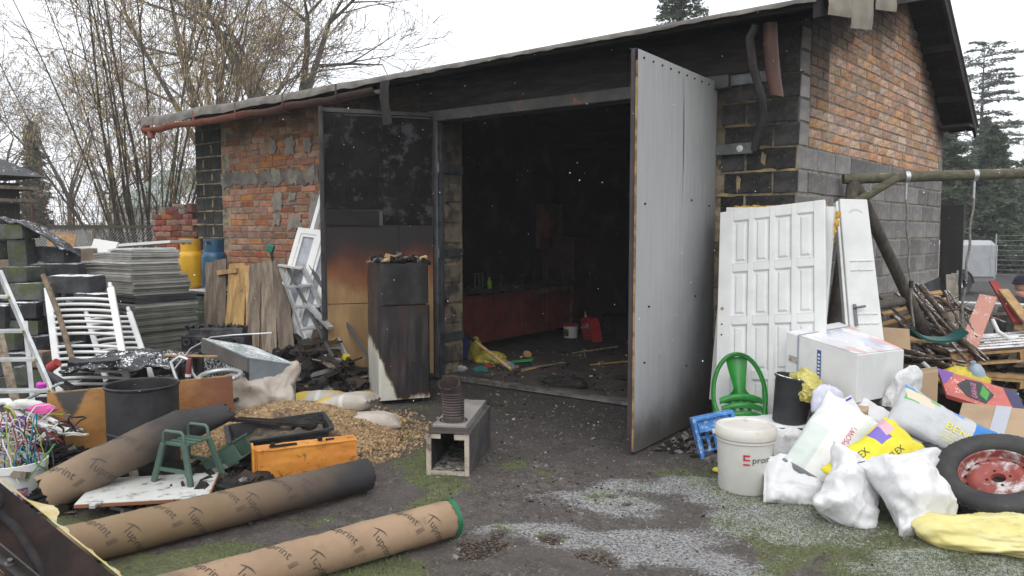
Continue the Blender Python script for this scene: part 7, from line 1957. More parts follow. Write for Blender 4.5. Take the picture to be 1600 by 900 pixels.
WP = [((-1.45, 7.6, .98), (-.95, 8.1, .40), .10, m_oldwood, 'broad grey plank sloping down in front of the firewood'), ((-1.5, 8.3, .82), (-1.0, 8.5, .93), .07, m_newwood, 'pale split lath poking up in the firewood'), ((-1.45, 8.1, .72), (-.95, 8.5, .86), .06, m_newwood, 'second pale split lath in the firewood'),
      ((-1.5, 8.0, .60), (-1.1, 8.3, .74), .07, m_newwood, 'pale block end low in the firewood'), ((-.96, 8.85, 1.09), (-.87, 8.70, .02), .11, mat('lichen_board', (.30, .27, .22), (.17, .155, .13), 9, rough=.9, snow=.4), 'upright lichen covered board right of the swing seat'),
      ((-1.15, 9.15, .78), (.1, 9.05, .80), .05, m_white, 'long pale beam lying across the back of the scrap'), ((-.60, 8.35, .92), (-.72, 7.75, .40), .14, m_salmon, 'salmon pink board leaning in the pallet scrap'), ((-.62, 9.1, 1.02), (-.38, 8.6, .66), .07, m_redwood, 'red painted wooden piece above the salmon board'),
      ((-.52, 8.9, .95), (-.20, 8.4, .58), .09, m_newwood, 'tan notched board right of the red piece'), ((-.40, 8.6, .62), (.3, 8.7, .60), .09, m_newwood, 'pale board under the tan notched board'), ((-1.28, 8.4, .50), (-.9, 8.0, .48), .06, m_redwood, 'red wooden strip low in the firewood'),
      ((-.98, 8.2, .55), (-.70, 8.45, .60), .08, m_newwood, 'pale wooden block between boards and branches'), ((-1.3, 7.75, .25), (-.8, 8.1, .30), .10, m_oldwood, 'grey board low under the swing seat'), ((-1.25, 7.6, .55), (-.9, 7.8, .55), .09, m_newwood, 'pale board stub under the branches'),
      ((-.8, 8.4, .52), (.4, 8.8, .54), .10, m_slat, 'frosted brown board behind the pallets'), ((-.7, 8.9, .70), (.5, 9.1, .72), .08, m_oldwood, 'grey board across the back of the pallets')]
for (a, c, w, m_, lb) in WP:
    b = MB().bar(a, c, w, .022, up=(.15, -.3, 1)); o = b.build('scrap_plank', m_); recenter(o); tag(o, lb, 'plank', 'scrap planks by the firewood')
def pallet(lb, o, ex, ey, w, d, slm, n=6, blocks=True):
    t = thing('pallet', lb, 'pallet', tuple(o), group='pallets stacked right'); ex, ey = Vector(ex).normalized(), Vector(ey).normalized(); ez = ex.cross(ey)
    t.rotation_euler = Matrix((ex, ey, ez)).transposed().to_euler()
    for k in range(n):
        b = MB(); b.box((w / 2, (k + .5) * d / n, .125), (w, d / n * .72, .020)); b.build('slat', slm, t)
    for k in range(3):
        b = MB(); b.box((w / 2, .05 + k * (d - .1) / 2, .10), (w, .09, .02)); b.build('bearer', m_newwood, t)
        for j in range(3):
            b = MB(); b.box((.07 + j * (w - .14) / 2, .05 + k * (d - .1) / 2, .055), (.13, .09, .075)); b.build('block', m_newwood, t)
    for k in range(3):
        b = MB(); b.box((w / 2, .05 + k * (d - .1) / 2, .009), (w, .09, .018)); b.build('runner', m_newwood, t)
pallet('upper pallet with frosted brown slats, tilted on the lower one', (-.80, 7.68, .33), (.92, .35, .12), (-.35, .93, .02), 1.2, .8, m_slat)
pallet('lower pale wooden pallet under the frosted slats', (-.80, 7.62, .16), (.93, .36, -.04), (-.36, .93, .02), 1.2, .8, m_newwood)
o = heap(-.75, 8.3, .75, .75, .46, 420, 9).build('scrap_wood', [m_char, m_burnwood, m_oldwood, m_newwood]); o['kind'] = 'stuff'; tag(o, 'tangled scrap wood under the branches and pallets', 'scrap')
o = heap(.35, 8.6, .8, .7, .40, 260, 10).build('scrap_wood', [m_burnwood, m_burnwood, m_oldwood, MATS['grey_scrap']]); o['kind'] = 'stuff'; tag(o, 'dark scrap heap at the right behind the pallets', 'scrap')
b = MB(); b.tube([(-.55, 8.2, .72), (-.50, 8.15, .62), (-.42, 8.2, .56), (-.36, 8.3, .56)], .018, 8); o = b.build('white_hose', m_white, smooth=60); recenter(o); tag(o, 'short white hose beside the salmon board', 'hose')
b = MB(); b.tube([(-1.02, 7.6, .36), (-.96, 7.62, .30), (-.9, 7.6, .27)], .02, 8); o = b.build('white_pipe', m_white, smooth=60); recenter(o); tag(o, 'white pipe ends under the upright board', 'pipe')

# ---- bucket of wires and cable junk at the left edge
t = thing('bucket', 'white plastic bucket crammed with coloured wires at the left edge', 'bucket', (-4.63, 1.74, .0))
b = MB(); b.lathe([(.001, 0), (.125, 0), (.150, .22), (.158, .222), (.160, .262), (.153, .264), (.148, .24), (.122, .01)], 40); b.build('body', m_whitepl, t, smooth=40)
b = MB(); b.sheet(lambda u, v: (.1465 * math.cos(-.35 + u * .35), .1465 * math.sin(-.35 + u * .35), .06 + v * .08), 5, 1); b.build('label', mat('bucket_label', (.6, .25, .08), (.05, .05, .2), 40, rough=.5), t)
wc = [('blue', (.01, .05, .22)), ('red', (.28, .03, .05)), ('yellow', (.34, .34, .03)), ('green', (.06, .20, .05)), ('white', (.55, .54, .49)), ('pale grey', (.35, .35, .33)), ('cyan', (.02, .20, .34)), ('black', (.02, .02, .025))]
wm = [mat('wire_' + n, c, rough=.4) for n, c in wc]
rg = random.Random(66)
for i in range(30):
    k = (i * 5) % 8; cx, cy = -4.63 + rg.uniform(-.08, .12), 1.74 + rg.uniform(-.06, .12); r0 = rg.uniform(.03, .10); z0 = .18; H_w = rg.uniform(.06, .34); ph = rg.uniform(0, 6.28); tl = rg.uniform(-.5, .5)
    pts = []
    for q in range(22):
        a = ph + q / 21 * rg.choice((3.1, 3.3)); s_ = q / 21
        pts.append((cx + r0 * math.cos(a) + tl * .1 * math.sin(s_ * 3.1), cy + r0 * math.sin(a), z0 + H_w * math.sin(s_ * math.pi) + .008 * fbm((q * .5, i, 0))))
    b = MB(); b.tube(pts, rg.choice((.0025, .0035, .004)), 5); o = b.build('wire', wm[k], smooth=60); recenter(o)
    tag(o, 'looped %s wire sticking out of the white bucket' % wc[k][0], 'wire', 'wires in the bucket, ' + wc[k][0])
for i in range(22):
    k = [4, 5, 7, 4, 2, 5, 7, 1][i % 8]; x0, y0 = rg.uniform(-5.25, -4.75), rg.uniform(1.75, 2.12); pts = [(x0 + .22 * fbm((q * .11, i, 1), 1, 2) * 1.6 + q * .01 * rg.uniform(-.3, .3), y0 + .2 * fbm((q * .1, i, 7), 1, 2) * 1.5, .30 + .12 * abs(fbm((q * .09, i, 3), 1, 2)) * 2) for q in range(26)]
    b = MB(); b.tube(pts, rg.choice((.003, .004, .006)), 5); o = b.build('cable', wm[k], smooth=60); recenter(o)
    tag(o, 'tangled %s cable on the heap behind the wire bucket' % wc[k][0], 'cable', 'tangled cables, ' + wc[k][0])
for i, (p, s_, c_, lb, ct) in enumerate((((-5.12, 2.0, .44), (.12, .05, .04), (.58, .58, .55), 'white bottle shaped plastic part on the cable heap', 'plastic part'), ((-5.02, 2.05, .42), (.09, .06, .03), (.62, .06, .30), 'bright pink plastic piece on the cable heap', 'plastic part'),
                                       ((-5.05, 1.92, .32), (.09, .07, .07), (.10, .02, .20), 'purple cloth bundle in the cable heap', 'cloth'), ((-5.20, 1.80, .25), (.12, .1, .10), (.08, .02, .17), 'second purple cloth bundle at the left edge', 'cloth'),
                                       ((-5.0, 1.78, .22), (.14, .10, .09), (.50, .50, .46), 'crumpled white bag beside the wire bucket', 'bag'), ((-5.27, 2.15, .52), (.035, .03, .03), (.55, .05, .45), 'small magenta knob on the ladder foot', 'knob'), ((-5.3, 1.95, .2), (.2, .16, .16), (.45, .44, .40), 'large dirty white sheet under the cables', 'sheet'))):
    o = crumple('plastic_part' if ct == 'plastic part' else ct.replace(' ', '_'), mat('junk_col_%d' % i, c_, tuple(.7 * q for q in c_), 6, rough=.5), p, s_, 90 + i, .2, rot=(0, 0, 30), n=40); tag(o, lb, ct)
b = MB(); b.tube([(-5.35, 1.9, .46), (-5.25, 1.95, .47), (-5.12, 1.98, .38), (-4.95, 2.05, .33), (-4.84, 2.12, .31)], .022, 10); o = b.build('white_pipe', m_white, smooth=60); recenter(o); tag(o, 'white plastic pipe across the cable heap', 'pipe')
b = MB(); b.tube([(-5.35, 2.05, .36), (-5.15, 2.02, .44), (-4.9, 2.08, .36)], .014, 10); o = b.build('white_pipe', m_white, smooth=60); recenter(o); tag(o, 'thinner white pipe above the wire bucket', 'pipe')
b = MB(); b.tube([(-5.02, 2.1, .36), (-4.93, 2.15, .34), (-4.88, 2.2, .28)], .022, 10); o = b.build('brown_pipe', m_rusty, smooth=60); recenter(o); tag(o, 'short rusty pipe behind the white pipe', 'pipe')
b = MB(); b.tube([(-5.38, 2.25, .62), (-5.33, 2.28, .66)], .03, 10); o = b.build('red_cap', m_redwood, loc=(0, 0, 0), smooth=60); recenter(o); tag(o, 'dark red handle end at the left frame edge', 'handle')

# ---- charred machine housing in the near left corner
t = thing('burnt_housing', 'burnt brown metal housing with torn yellow lining in the near corner', 'machine housing', (-2.9, 1.1, .0))
HO = Vector((2.9, -1.1, 0))
m_hous = mat('burnt_brown_metal', (.012, .007, .006), (.030, .016, .012), 5, spec=.2, rough=.7, dirt=.3, dirtcol=(.08, .045, .03))
A1_, A2_, A3_, A4_ = Vector((-3.40, 1.20, .54)), Vector((-2.50, 1.26, .32)), Vector((-2.58, 1.02, .335)), Vector((-3.10, .98, .46))
ed = (A2_ - A1_).normalized(); pl = (A4_ - A1_); nh = ed.cross(pl).normalized()
if nh.z < 0: nh = -nh
def facef(u, v):
    p = A1_.lerp(A2_, u).lerp(A4_.lerp(A3_, u), v); return p + nh * (-.05 * math.sin(v * math.pi)) + HO
b = MB(); b.sheet(facef, 30, 14, thick=.012); b.build('upper_face', m_hous, t, smooth=50)
b = MB(); b.add([A1_ + HO, A2_ + HO, A2_ + HO - Vector((-.02, -.03, .30)), A1_ + HO - Vector((0, -.03, .55))], [(0, 1, 2, 3)]); b.add([A2_ + HO, A3_ + HO, A3_ + HO - Vector((0, 0, .28)), A2_ + HO - Vector((-.02, -.03, .30))], [(0, 1, 2, 3)]); b.build('side_face', m_hous, t)
b = MB()
for lo in range(1):
    b.sheet(lambda u, v: A1_.lerp(A2_, u) + Vector((.02, .012 + v * (.010 + .028 * max(0, fbm((u * 9, 3, 0), 1, 4)) + .05 * max(0, 1 - abs(u - .33) * 9)), .004 - .01 * v)) + HO, 90, 3, thick=.004)
b.build('torn_lining', mat('torn_lining', (.48, .38, .16), (.55, .48, .30), 12, rough=.9, bump=.6), t, smooth=60)
b = MB(); q1, q2 = A1_ + pl * 1.0 + ed * .02, A4_ + ed * .90; b.bar(A1_ + pl * .92 - ed * .1 + HO + nh * .012, A2_ + pl * .80 + ed * .1 + HO + nh * .012, .045, .010, up=tuple(nh)); b.bar(A1_ + pl * .88 - ed * .1 + HO + nh * .025, A2_ + pl * .76 + ed * .1 + HO + nh * .025, .006, .034, up=tuple(nh)); b.build('angle_iron', mat('angle_iron', (.06, .055, .052), (.035, .03, .028), 6, rough=.45, metal=.5), t)
for s_ in (.36, .56, .78):
    b = MB(); M = Matrix.Translation((A1_ + pl * .93).lerp(A2_ + pl * .81, s_) + HO + nh * .016) @ frame(ed, nh).to_4x4(); b.lathe([(.0005, .018), (.009, .018), (.010, .006), (.017, .005), (.018, .0)], 6 if False else 10, M); b.build('bolt', mat('bolt_grey', (.12, .12, .12), rough=.4, metal=.7), t)
b = MB(); cc = A1_ + pl * .45 + ed * .05 + HO
b.tube([cc + ed * (.09 * math.cos(a)) + pl.normalized() * (.09 * math.sin(a)) + nh * .03 for a in [k * math.pi / 12 for k in range(25)]], .016, 8); b.build('ring', m_burnt, t, smooth=60)
b = MB(); b.tube([cc + ed * .09 + nh * .02, cc + ed * .25 + nh * .03 + pl * .05, cc + ed * .42 + nh * .02 + pl * .2, cc + ed * .50 + pl * .35], .016, 8); b.build('hose', m_burnt, t, smooth=60)
# lower rusty plate with the orange rimmed hole
m_hl = mat('lower_plate_rust', (.085, .036, .022), (.05, .025, .018), 5, rough=.5, metal=.2, dirt=.3, dirtcol=(.02, .015, .012))
b = MB(); b.sheet(lambda u, v: (A1_ + pl * (1.0 + v * .9)).lerp(A2_ + pl * (.9 + v * 1.0), u) + HO - nh * (.02 + .02 * v) - ed * .15 * v, 20, 8, thick=.01); b.build('lower_plate', m_hl, t, smooth=50)
hc = (A1_ + pl * 1.22) + ed * .30 + HO - nh * .015
b = MB(); b.tube([hc + ed * (.042 * math.cos(a)) + pl.normalized() * (.028 * math.sin(a)) for a in [k * math.pi / 10 for k in range(21)]], .006, 6); b.build('orange_rim', mat('orange_rim', (.55, .24, .06), rough=.6), t, smooth=60)
b = MB(); b.lathe([(.0005, .002), (.038, .002)], 16, Matrix.Translation(hc) @ frame(ed, nh).to_4x4()); b.build('hole', mat('teal_glass', (.01, .03, .03), rough=.1), t)

# ================================================================== BEYOND THE YARD
m_trunk = mat('bark_olive', (.09, .080, .058), (.052, .047, .036), 6, rough=.95, bump=.6)
m_twig = mat('twigs', (.13, .095, .075), rough=.95)
m_catkin = mat('catkins', (.36, .28, .14), rnd=.35, rough=.9)
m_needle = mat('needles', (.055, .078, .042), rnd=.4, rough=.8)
m_needle_far = mat('needles_far', (.095, .115, .085), rnd=.35, rough=.85)  # paler than the near needles: fading by distance haze is put into the colour

class Twigs:
    """limbs and twigs collected as tapering low-sided tubes"""
    def __init__(s): s.b = MB(); s.t = MB(); s.tips = []
    def seg(s, pts, rs, n, fine): (s.t if fine else s.b).tube(pts, rs, n, caps=False)
def grow(tw, p, d, L, r_, lvl, rg, maxl, droop=0.0, spread=.6, kids=4, up=.15, minr=.004, fine_r=.02):
    n = max(3, int(5 - lvl * .5)); pts = [p.copy()]; rs = [r_]
    dd_ = d.copy()
    for k in range(n):
        dd_ = (dd_ + Vector((rg.gauss(0, .10), rg.gauss(0, .10), rg.gauss(0, .07) + up * .12 - droop * .1 * lvl))).normalized()
        pts.append(pts[-1] + dd_ * (L / n)); rs.append(max(minr, r_ * (1 - .62 * (k + 1) / n)))
    tw.seg(pts, rs, 7 if lvl == 0 else (5 if lvl < 2 else 3), rs[0] < fine_r)
    if lvl >= maxl:
        tw.tips.append((pts[-1], dd_)); tw.tips.append((pts[len(pts) // 2], dd_)); return
    for k in range(kids + (1 if lvl else 0)):
        t_ = rg.uniform(.30, 1.0) if k else 1.0
        i = min(n - 1, int(t_ * n)); f = t_ * n - i
        q = pts[i].lerp(pts[i + 1], f); base = (pts[i + 1] - pts[i]).normalized()
        a = Vector((rg.gauss(0, 1), rg.gauss(0, 1), rg.gauss(0, .8))); a = (a - base * a.dot(base)).normalized()
        nd = (base * (1 - spread * .45) + a * spread * rg.uniform(.7, 1.2)).normalized()
        grow(tw, q, nd, L * rg.uniform(.48, .74), rs[i] * rg.uniform(.5, .68), lvl + 1, rg, maxl, droop, spread, kids, up, minr, fine_r)

# hazel bush behind the brick pier, hung with catkins
rg = random.Random(101)
t = thing('hazel_bush', 'tall leafless hazel bush hung with yellow catkins behind the brick pier', 'bush', (-13.2, 7.2, 0))
tw = Twigs()
for k in range(34):
    a = rg.uniform(0, 6.28); rr = rg.uniform(.0, .45); lean = rg.uniform(.05, .62) * (1.15 if math.cos(a) < 0 else .85)
    p = Vector((rr * math.cos(a), rr * math.sin(a), 0)); d = Vector((math.cos(a) * lean, math.sin(a) * lean, 1)).normalized()
    L = rg.uniform(5.2, 8.0); n = 14; pts = [p]; dd_ = d
    for q in range(n):
        dd_ = (dd_ + Vector((rg.gauss(0, .035), rg.gauss(0, .035), 0)) + Vector((d.x, d.y, 0)) * .035).normalized(); pts.append(pts[-1] + dd_ * (L / n))
    r0 = rg.uniform(.018, .034)
    tw.seg(pts, [max(.004, r0 * (1 - .85 * q / n)) for q in range(n + 1)], 5, False)
    for q in range(4, n):
        for j in range(2):
            if rg.random() < .78:
                a2 = rg.uniform(0, 6.28); nd = (dd_ * .8 + Vector((math.cos(a2), math.sin(a2), rg.uniform(-.1, .5))) * .75).normalized()
                grow(tw, pts[q].lerp(pts[min(n, q + 1)], rg.random()), nd, rg.uniform(.5, 1.3), .007, 1, rg, 2, 0, .6, 2, .0, .0028, 1)
tw.b.build('stems', m_trunk, t, smooth=60); o = tw.t.build('twigs', m_twig, t); o['kind'] = 'stuff'
P = []
for (p, d) in tw.tips:
    for _ in range(4):
        P.append(p + Vector((rg.gauss(0, .05), rg.gauss(0, .05), 0)) - d * rg.uniform(0, .25))
def catkins(P, parent, rg, name='catkins'):
    b = MB()
    for p in P:
        if rg.random() < .85:
            L = rg.uniform(.05, .12); w = .009; dx, dy = rg.gauss(0, .15) * L, rg.gauss(0, .15) * L
            b.add([(p.x - w, p.y, p.z), (p.x + w, p.y, p.z), (p.x, p.y + w, p.z), (p.x + dx, p.y + dy, p.z - L)], [(0, 1, 3), (1, 2, 3), (2, 0, 3)])
    o = b.build(name, m_catkin, parent); o['kind'] = 'stuff'; return len(b.f)
catkins(P, t, rg)

# large bare tree behind the garage
def bare_tree(lb, loc, H, r0, seed, maxl, forks, kids=4, spread=.6, cat=False, lean=(0, 0), fork_z=.32, grp=None, up=.15):
    rg = random.Random(seed); t = thing('bare_tree', lb, 'tree', loc, group=grp); tw = Twigs()
    z = H * fork_z; tw.seg([Vector((0, 0, 0)), Vector((lean[0] * .3, lean[1] * .3, z * .5)), Vector((lean[0] * .5, lean[1] * .5, z))], [r0, r0 * .85, r0 * .75], 9, False)
    for k in range(forks):
        a = 2 * math.pi * k / forks + rg.uniform(-.4, .4); d = Vector((math.cos(a) * rg.uniform(.25, .6) + lean[0] * .1, math.sin(a) * rg.uniform(.25, .6) + lean[1] * .1, 1)).normalized()
        grow(tw, Vector((lean[0] * .5, lean[1] * .5, z * rg.uniform(.8, 1))), d, H * rg.uniform(.34, .46), r0 * rg.uniform(.42, .6), 0, rg, maxl, 0, spread, kids, up, .007 if H > 8 else .005, .03)
    tw.b.build('trunk', m_trunk, t, smooth=60); o = tw.t.build('crown', m_twig, t); o['kind'] = 'stuff'
    if cat: catkins([p + Vector((rg.gauss(0, .1), rg.gauss(0, .1), rg.gauss(0, .1))) for p, _ in tw.tips], t, rg)
    return t
bare_tree('large bare tree with spreading limbs rising behind the garage roof', (-20.3, 15.6, 0), 12.5, .36, 7, 4, 5, 3, .80, up=.10)
bare_tree('bare olive barked tree left of the large one, catkins among its limbs', (-22.6, 14.4, 0), 12.0, .22, 9, 4, 5, 4, .6)
bare_tree('slim bare tree between the hazel and the spreading tree', (-18.6, 12.6, 0), 9.0, .14, 19, 4, 4, 4, .6)
for i, (x, y, H, sd) in enumerate(((-36, 13.0, 9, 21), (-31, 11, 7, 22), (-39, 17.5, 10, 23), (-28, 14, 6.5, 24), (-33, 18, 9, 26))):
    bare_tree(['far bare tree at the left frame edge', 'small bare tree left behind the rusty fence', 'far tall bare tree behind the columnar conifer', 'small bare tree behind the hazel stems', 'far bare tree right of the columnar conifer'][i], (x, y, 0), H, .13, sd, 4, 4, 3, .7, grp='far bare trees left')
# scrubby thicket behind the hazel
rg = random.Random(55); tw = Twigs()
for k in range(150):
    p = Vector((rg.uniform(-19, -12), rg.uniform(6.0, 10.5), 0)); p.y += (p.x + 15) * -.1
    grow(tw, p, Vector((rg.gauss(0, .35), rg.gauss(0, .35), 1)).normalized(), rg.uniform(1.4, 3.2), .014, 1, rg, 3, 0, .6, 2, .1, .003, 1)
o = tw.t.build('thicket', m_twig); o['kind'] = 'stuff'; tag(o, 'tangled leafless thicket behind the fence', 'thicket')

def conifer(name, lb, loc, H, W, seed, m, dens=1.0, sparse=0.0, bottom=.1, grp=None, power=.9, flat=.25, size=.10):
    rg_ = random.Random(seed); q = np.random.default_rng(seed); t = thing(name, lb, 'tree', loc, group=grp)
    b = MB(); b.tube([(0, 0, 0), (0, 0, H * .5), (.0, 0, H)], [H * .016, H * .010, .01], 7); V = []; 
    z = H * bottom
    while z < H * .99:
        f = 1 - (z / H); R_ = W * (f ** power) * rg_.uniform(.65, 1.1)
        for k in range(5 if sparse == 0 else 3):
            a = rg_.uniform(0, 6.28); L = R_ * rg_.uniform(.55, 1.1)
            if rg_.random() < sparse: continue
            dz = L * rg_.uniform(-.28, .08) if not sparse else L * rg_.uniform(-.05, .30)
            e = Vector((math.cos(a) * L, math.sin(a) * L, z + dz)); b.tube([(0, 0, z), tuple(Vector((0, 0, z)).lerp(e, .5) + Vector((0, 0, .06 * L))), tuple(e)], [max(.012, H * .003), .01, .006], 4, caps=False)
            n = int((26 + 60 * L) * dens); s_ = q.random(n) ** .7
            w = .05 * L + .20 * L * s_ * (1 - s_) * 3
            px = np.cos(a) * L * s_ + q.normal(0, 1, n) * w * .7; py = np.sin(a) * L * s_ + q.normal(0, 1, n) * w * .7; pz = z + dz * s_ + .06 * L * np.sin(s_ * 3.1) * 1.4 + q.normal(0, 1, n) * w * flat - abs(q.normal(0, 1, n)) * (.10 * L if not sparse else 0)
            V.append(np.stack([px, py, pz], -1))
        z += H * rg_.uniform(.012, .022) * (1.0 if not sparse else 1.5)
    b.build('trunk', m_trunk, t, smooth=60)
    C_ = np.concatenate(V); n = len(C_); e1 = q.normal(size=(n, 3)) * size; e2 = q.normal(size=(n, 3)) * size * .35; e1[:, 2] *= .5
    v = np.stack([C_ - e1 * .5 - e2 * .5, C_ - e1 * .5 + e2 * .5, C_ + e1 * .6], 1).reshape(-1, 3)
    me_ = bpy.data.meshes.new('crown'); me_.vertices.add(len(v)); me_.vertices.foreach_set('co', v.ravel()); me_.loops.add(len(v)); me_.loops.foreach_set('vertex_index', np.arange(len(v)))
    me_.polygons.add(n); me_.polygons.foreach_set('loop_start', np.arange(n) * 3); me_.polygons.foreach_set('loop_total', np.full(n, 3)); me_.materials.append(m); me_.update(calc_edges=True)
    o = bpy.data.objects.new('crown', me_); COL.objects.link(o); o.parent = t; return t
conifer('spruce_tree', 'green spruce whose crown shows above the garage roof', (-11.8, 26.6, 0), 13.5, 3.2, 31, m_needle, 1.8, size=.11, bottom=.4)
conifer('spruce_tree', 'second spruce just showing at the roof edge right of the first', (-7.8, 30.0, 0), 13.6, 2.6, 32, m_needle, 1.0, size=.16, bottom=.4)
conifer('columnar_conifer', 'narrow dark columnar conifer at the left behind the fence', (-32.9, 13.5, 0), 5.9, .85, 33, m_needle, 1.6, power=.45, size=.12, bottom=.05)
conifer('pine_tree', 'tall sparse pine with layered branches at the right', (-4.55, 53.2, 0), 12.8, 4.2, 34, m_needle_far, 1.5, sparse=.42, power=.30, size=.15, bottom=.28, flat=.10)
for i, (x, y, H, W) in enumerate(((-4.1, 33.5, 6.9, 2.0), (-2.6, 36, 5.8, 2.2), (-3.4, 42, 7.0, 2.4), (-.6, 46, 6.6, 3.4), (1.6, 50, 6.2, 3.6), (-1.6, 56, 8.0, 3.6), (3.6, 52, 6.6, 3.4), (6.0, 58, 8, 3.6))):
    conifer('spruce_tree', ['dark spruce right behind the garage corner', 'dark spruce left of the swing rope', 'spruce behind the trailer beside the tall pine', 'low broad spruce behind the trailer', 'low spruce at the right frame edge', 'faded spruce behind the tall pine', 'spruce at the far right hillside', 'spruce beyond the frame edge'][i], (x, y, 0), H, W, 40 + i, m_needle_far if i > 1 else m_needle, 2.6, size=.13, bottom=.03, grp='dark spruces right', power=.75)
for i, (x, y, H) in enumerate(((2.5, 44, 8), (.4, 60, 10), (5, 60, 9))):
    bare_tree(['bare tree at the far right over the spruces', 'bare tree behind the right spruces', 'bare tree beyond the right edge'][i], (x, y, 0), H, .15, 60 + i, 4, 5, 3, .7, grp='far bare trees right')
# wooded hill far off
rg = np.random.default_rng(5); n = 60000; x = rg.uniform(-130, 60, n); y = 105 + rg.uniform(0, 40, n); env = 6 + 9 * fn2(x, y, .03, 3)
z = rg.uniform(0, 1, n) ** .7 * env; C_ = np.stack([x, y, z], -1); e1 = rg.normal(size=(n, 3)) * .9; e2 = rg.normal(size=(n, 3)) * .5
v = np.stack([C_ - e1 * .5, C_ + e2, C_ + e1 * .6], 1).reshape(-1, 3); me_ = bpy.data.meshes.new('far_wood'); me_.vertices.add(len(v)); me_.vertices.foreach_set('co', v.ravel()); me_.loops.add(len(v)); me_.loops.foreach_set('vertex_index', np.arange(len(v)))
me_.polygons.add(n); me_.polygons.foreach_set('loop_start', np.arange(n) * 3); me_.polygons.foreach_set('loop_total', np.full(n, 3)); me_.materials.append(mat('far_wood', (.07, .075, .06), (.10, .085, .07), .2, rnd=.4, rough=.9)); me_.update(calc_edges=True)
o = bpy.data.objects.new('far_wood', me_); COL.objects.link(o); o['kind'] = 'stuff'; tag(o, 'distant wood on the horizon behind the yard', 'wood')

# ---- brick pier at the left of the garage
t = thing('brick_pier', 'low rough red brick pier beside the left corner of the garage', 'brick pier', (-10.3, 6.1, 0))
b = MB(); b.box((0, .12, .88), (.92, .36, 1.76)); b.build('core', m_mortar, t)
rg = random.Random(17); m_bp = mat('brick_dark_red', (.24, .065, .035), (.12, .045, .03), 9, rough=.9, rnd=.5, hue=.02, bump=.8, bscale=40)
for k in range(21):
    z = .06 + k * .084; x = -.48 + (.0 if k % 2 else -.10)
    while x < .46:
        L = rg.choice((.25, .25, .12)); me_, _ = brick_mesh('brick', L, .070, .02, m_bp, rg, .006)
        if x + L > .53: L = .12; me_, _ = brick_mesh('brick', L, .070, .02, m_bp, rg, .006)
        o = bpy.data.objects.new('brick', me_); COL.objects.link(o); o.parent = t; o.location = (x + L / 2, -.065 - rg.uniform(0, .02), z); o.rotation_euler = (0, rg.uniform(-.02, .02), rg.uniform(-.02, .02)); x += L + .014
for i, (x, z, w, h) in enumerate(((-.30, 1.83, .13, .10), (-.05, 1.81, .24, .07), (.2, 1.81, .22, .07), (.40, 1.86, .16, .12), (.1, 1.89, .24, .05))):
    b = rough_block(w, h, .16, i + 200); b.build('loose_brick', [m_tanblock, m_bp][i % 2 if i != 1 else 1], t, loc=(x, 0, z), rot=(0, rg.uniform(-6, 6), rg.uniform(-15, 15)), smooth=40)
# ---- fences
m_rwire = mat('rusty_wire', (.10, .055, .04), rough=.8); m_gwire = mat('galvanised_wire', (.33, .34, .34), rough=.5, metal=.4)
t = thing('mesh_fence', 'rusty tall wire mesh fence with bent posts behind the blocks', 'fence', (-15.0, 6.6, 0))
fA, fB = Vector((-2.6, -1.5, 0)), Vector((1.6, .9, 0))
for k in range(7):
    p = fA.lerp(fB, k / 6); b = MB(); b.tube([p, p + Vector((.02, 0, 2.05)), p + Vector((-.06, -.04, 2.22)), p + Vector((-.14, -.1, 2.25))], .020, 6); b.build('post', m_rwire, t, smooth=60)
b = MB()
for k in range(16): z = .3 + k * .12; b.tube([fA + Vector((0, 0, z)), fB + Vector((0, 0, z + .02))], .004, 3)
for k in range(60): p = fA.lerp(fB, k / 59); b.tube([p + Vector((0, 0, .2)), p + Vector((0, 0, 2.1))], .0035, 3)
o = b.build('wire_mesh', m_rwire, t); o['kind'] = 'stuff'
t = thing('chain_link_fence', 'low chain link fence with frosted top rail left of the pier', 'fence', (-11.6, 5.8, 0))
fA, fB = Vector((-1.5, -.55, 0)), Vector((.9, .33, 0)); b = MB()
for k in range(-16, 48):
    a = k / 48.0
    for sg in (1, -1):
        z0, z1 = .35, 1.55; L = .5; x0, x1 = a, a + L * sg
        pts = []
        for q in (0, 1):
            u = (x0, x1)[q]; zz = (z0, z1)[q]; pts.append((u, zz))
        (u0, w0), (u1, w1) = pts
        # clip to the fence width
        def cl(u0, w0, u1, w1):
            if u0 == u1: return None
            lo, hi = 0.0, 1.0
            for bound, sgn in ((0, 1), (1, -1)):
                f0, f1 = sgn * (u0 - bound), sgn * (u1 - bound)
                if f0 < 0 and f1 < 0: return None
                if f0 < 0: lo = max(lo, f0 / (f0 - f1))
                if f1 < 0: hi = min(hi, f0 / (f0 - f1))
            return lo, hi
        r_ = cl(u0, w0, u1, w1)
        if r_:
            lo, hi = r_; P0_ = fA.lerp(fB, u0 + (u1 - u0) * lo) + Vector((0, 0, w0 + (w1 - w0) * lo)); P1_ = fA.lerp(fB, u0 + (u1 - u0) * hi) + Vector((0, 0, w0 + (w1 - w0) * hi)); b.tube([P0_, P1_], .005, 4)
o = b.build('wire_mesh', m_gwire, t); o['kind'] = 'stuff'
b = MB().bar(fA + Vector((0, 0, 1.60)), fB + Vector((0, 0, 1.60)), .05, .05); b.build('top_rail', mat('mossy_rail', (.05, .05, .035), rough=.9, snow=.9), t)
for k in (0, .5, 1): b = MB().bar(fA.lerp(fB, k), fA.lerp(fB, k) + Vector((0, 0, 1.58)), .06, .06); b.build('post', m_oldwood, t)
for i in range(9):
    b = rough_block(.36, .16, .22, 300 + i); o = b.build('stone_block', m_mossy, loc=(-12.9 + (i % 5) * .42, 5.9 + (i % 5) * .13, .16 + .75 * (i // 5) + .1 * (i % 2)), rot=(0, 0, rg.uniform(-20, 60)), smooth=40); tag(o, 'mossy block lying behind the chain link fence', 'block', 'blocks behind the chain link fence')
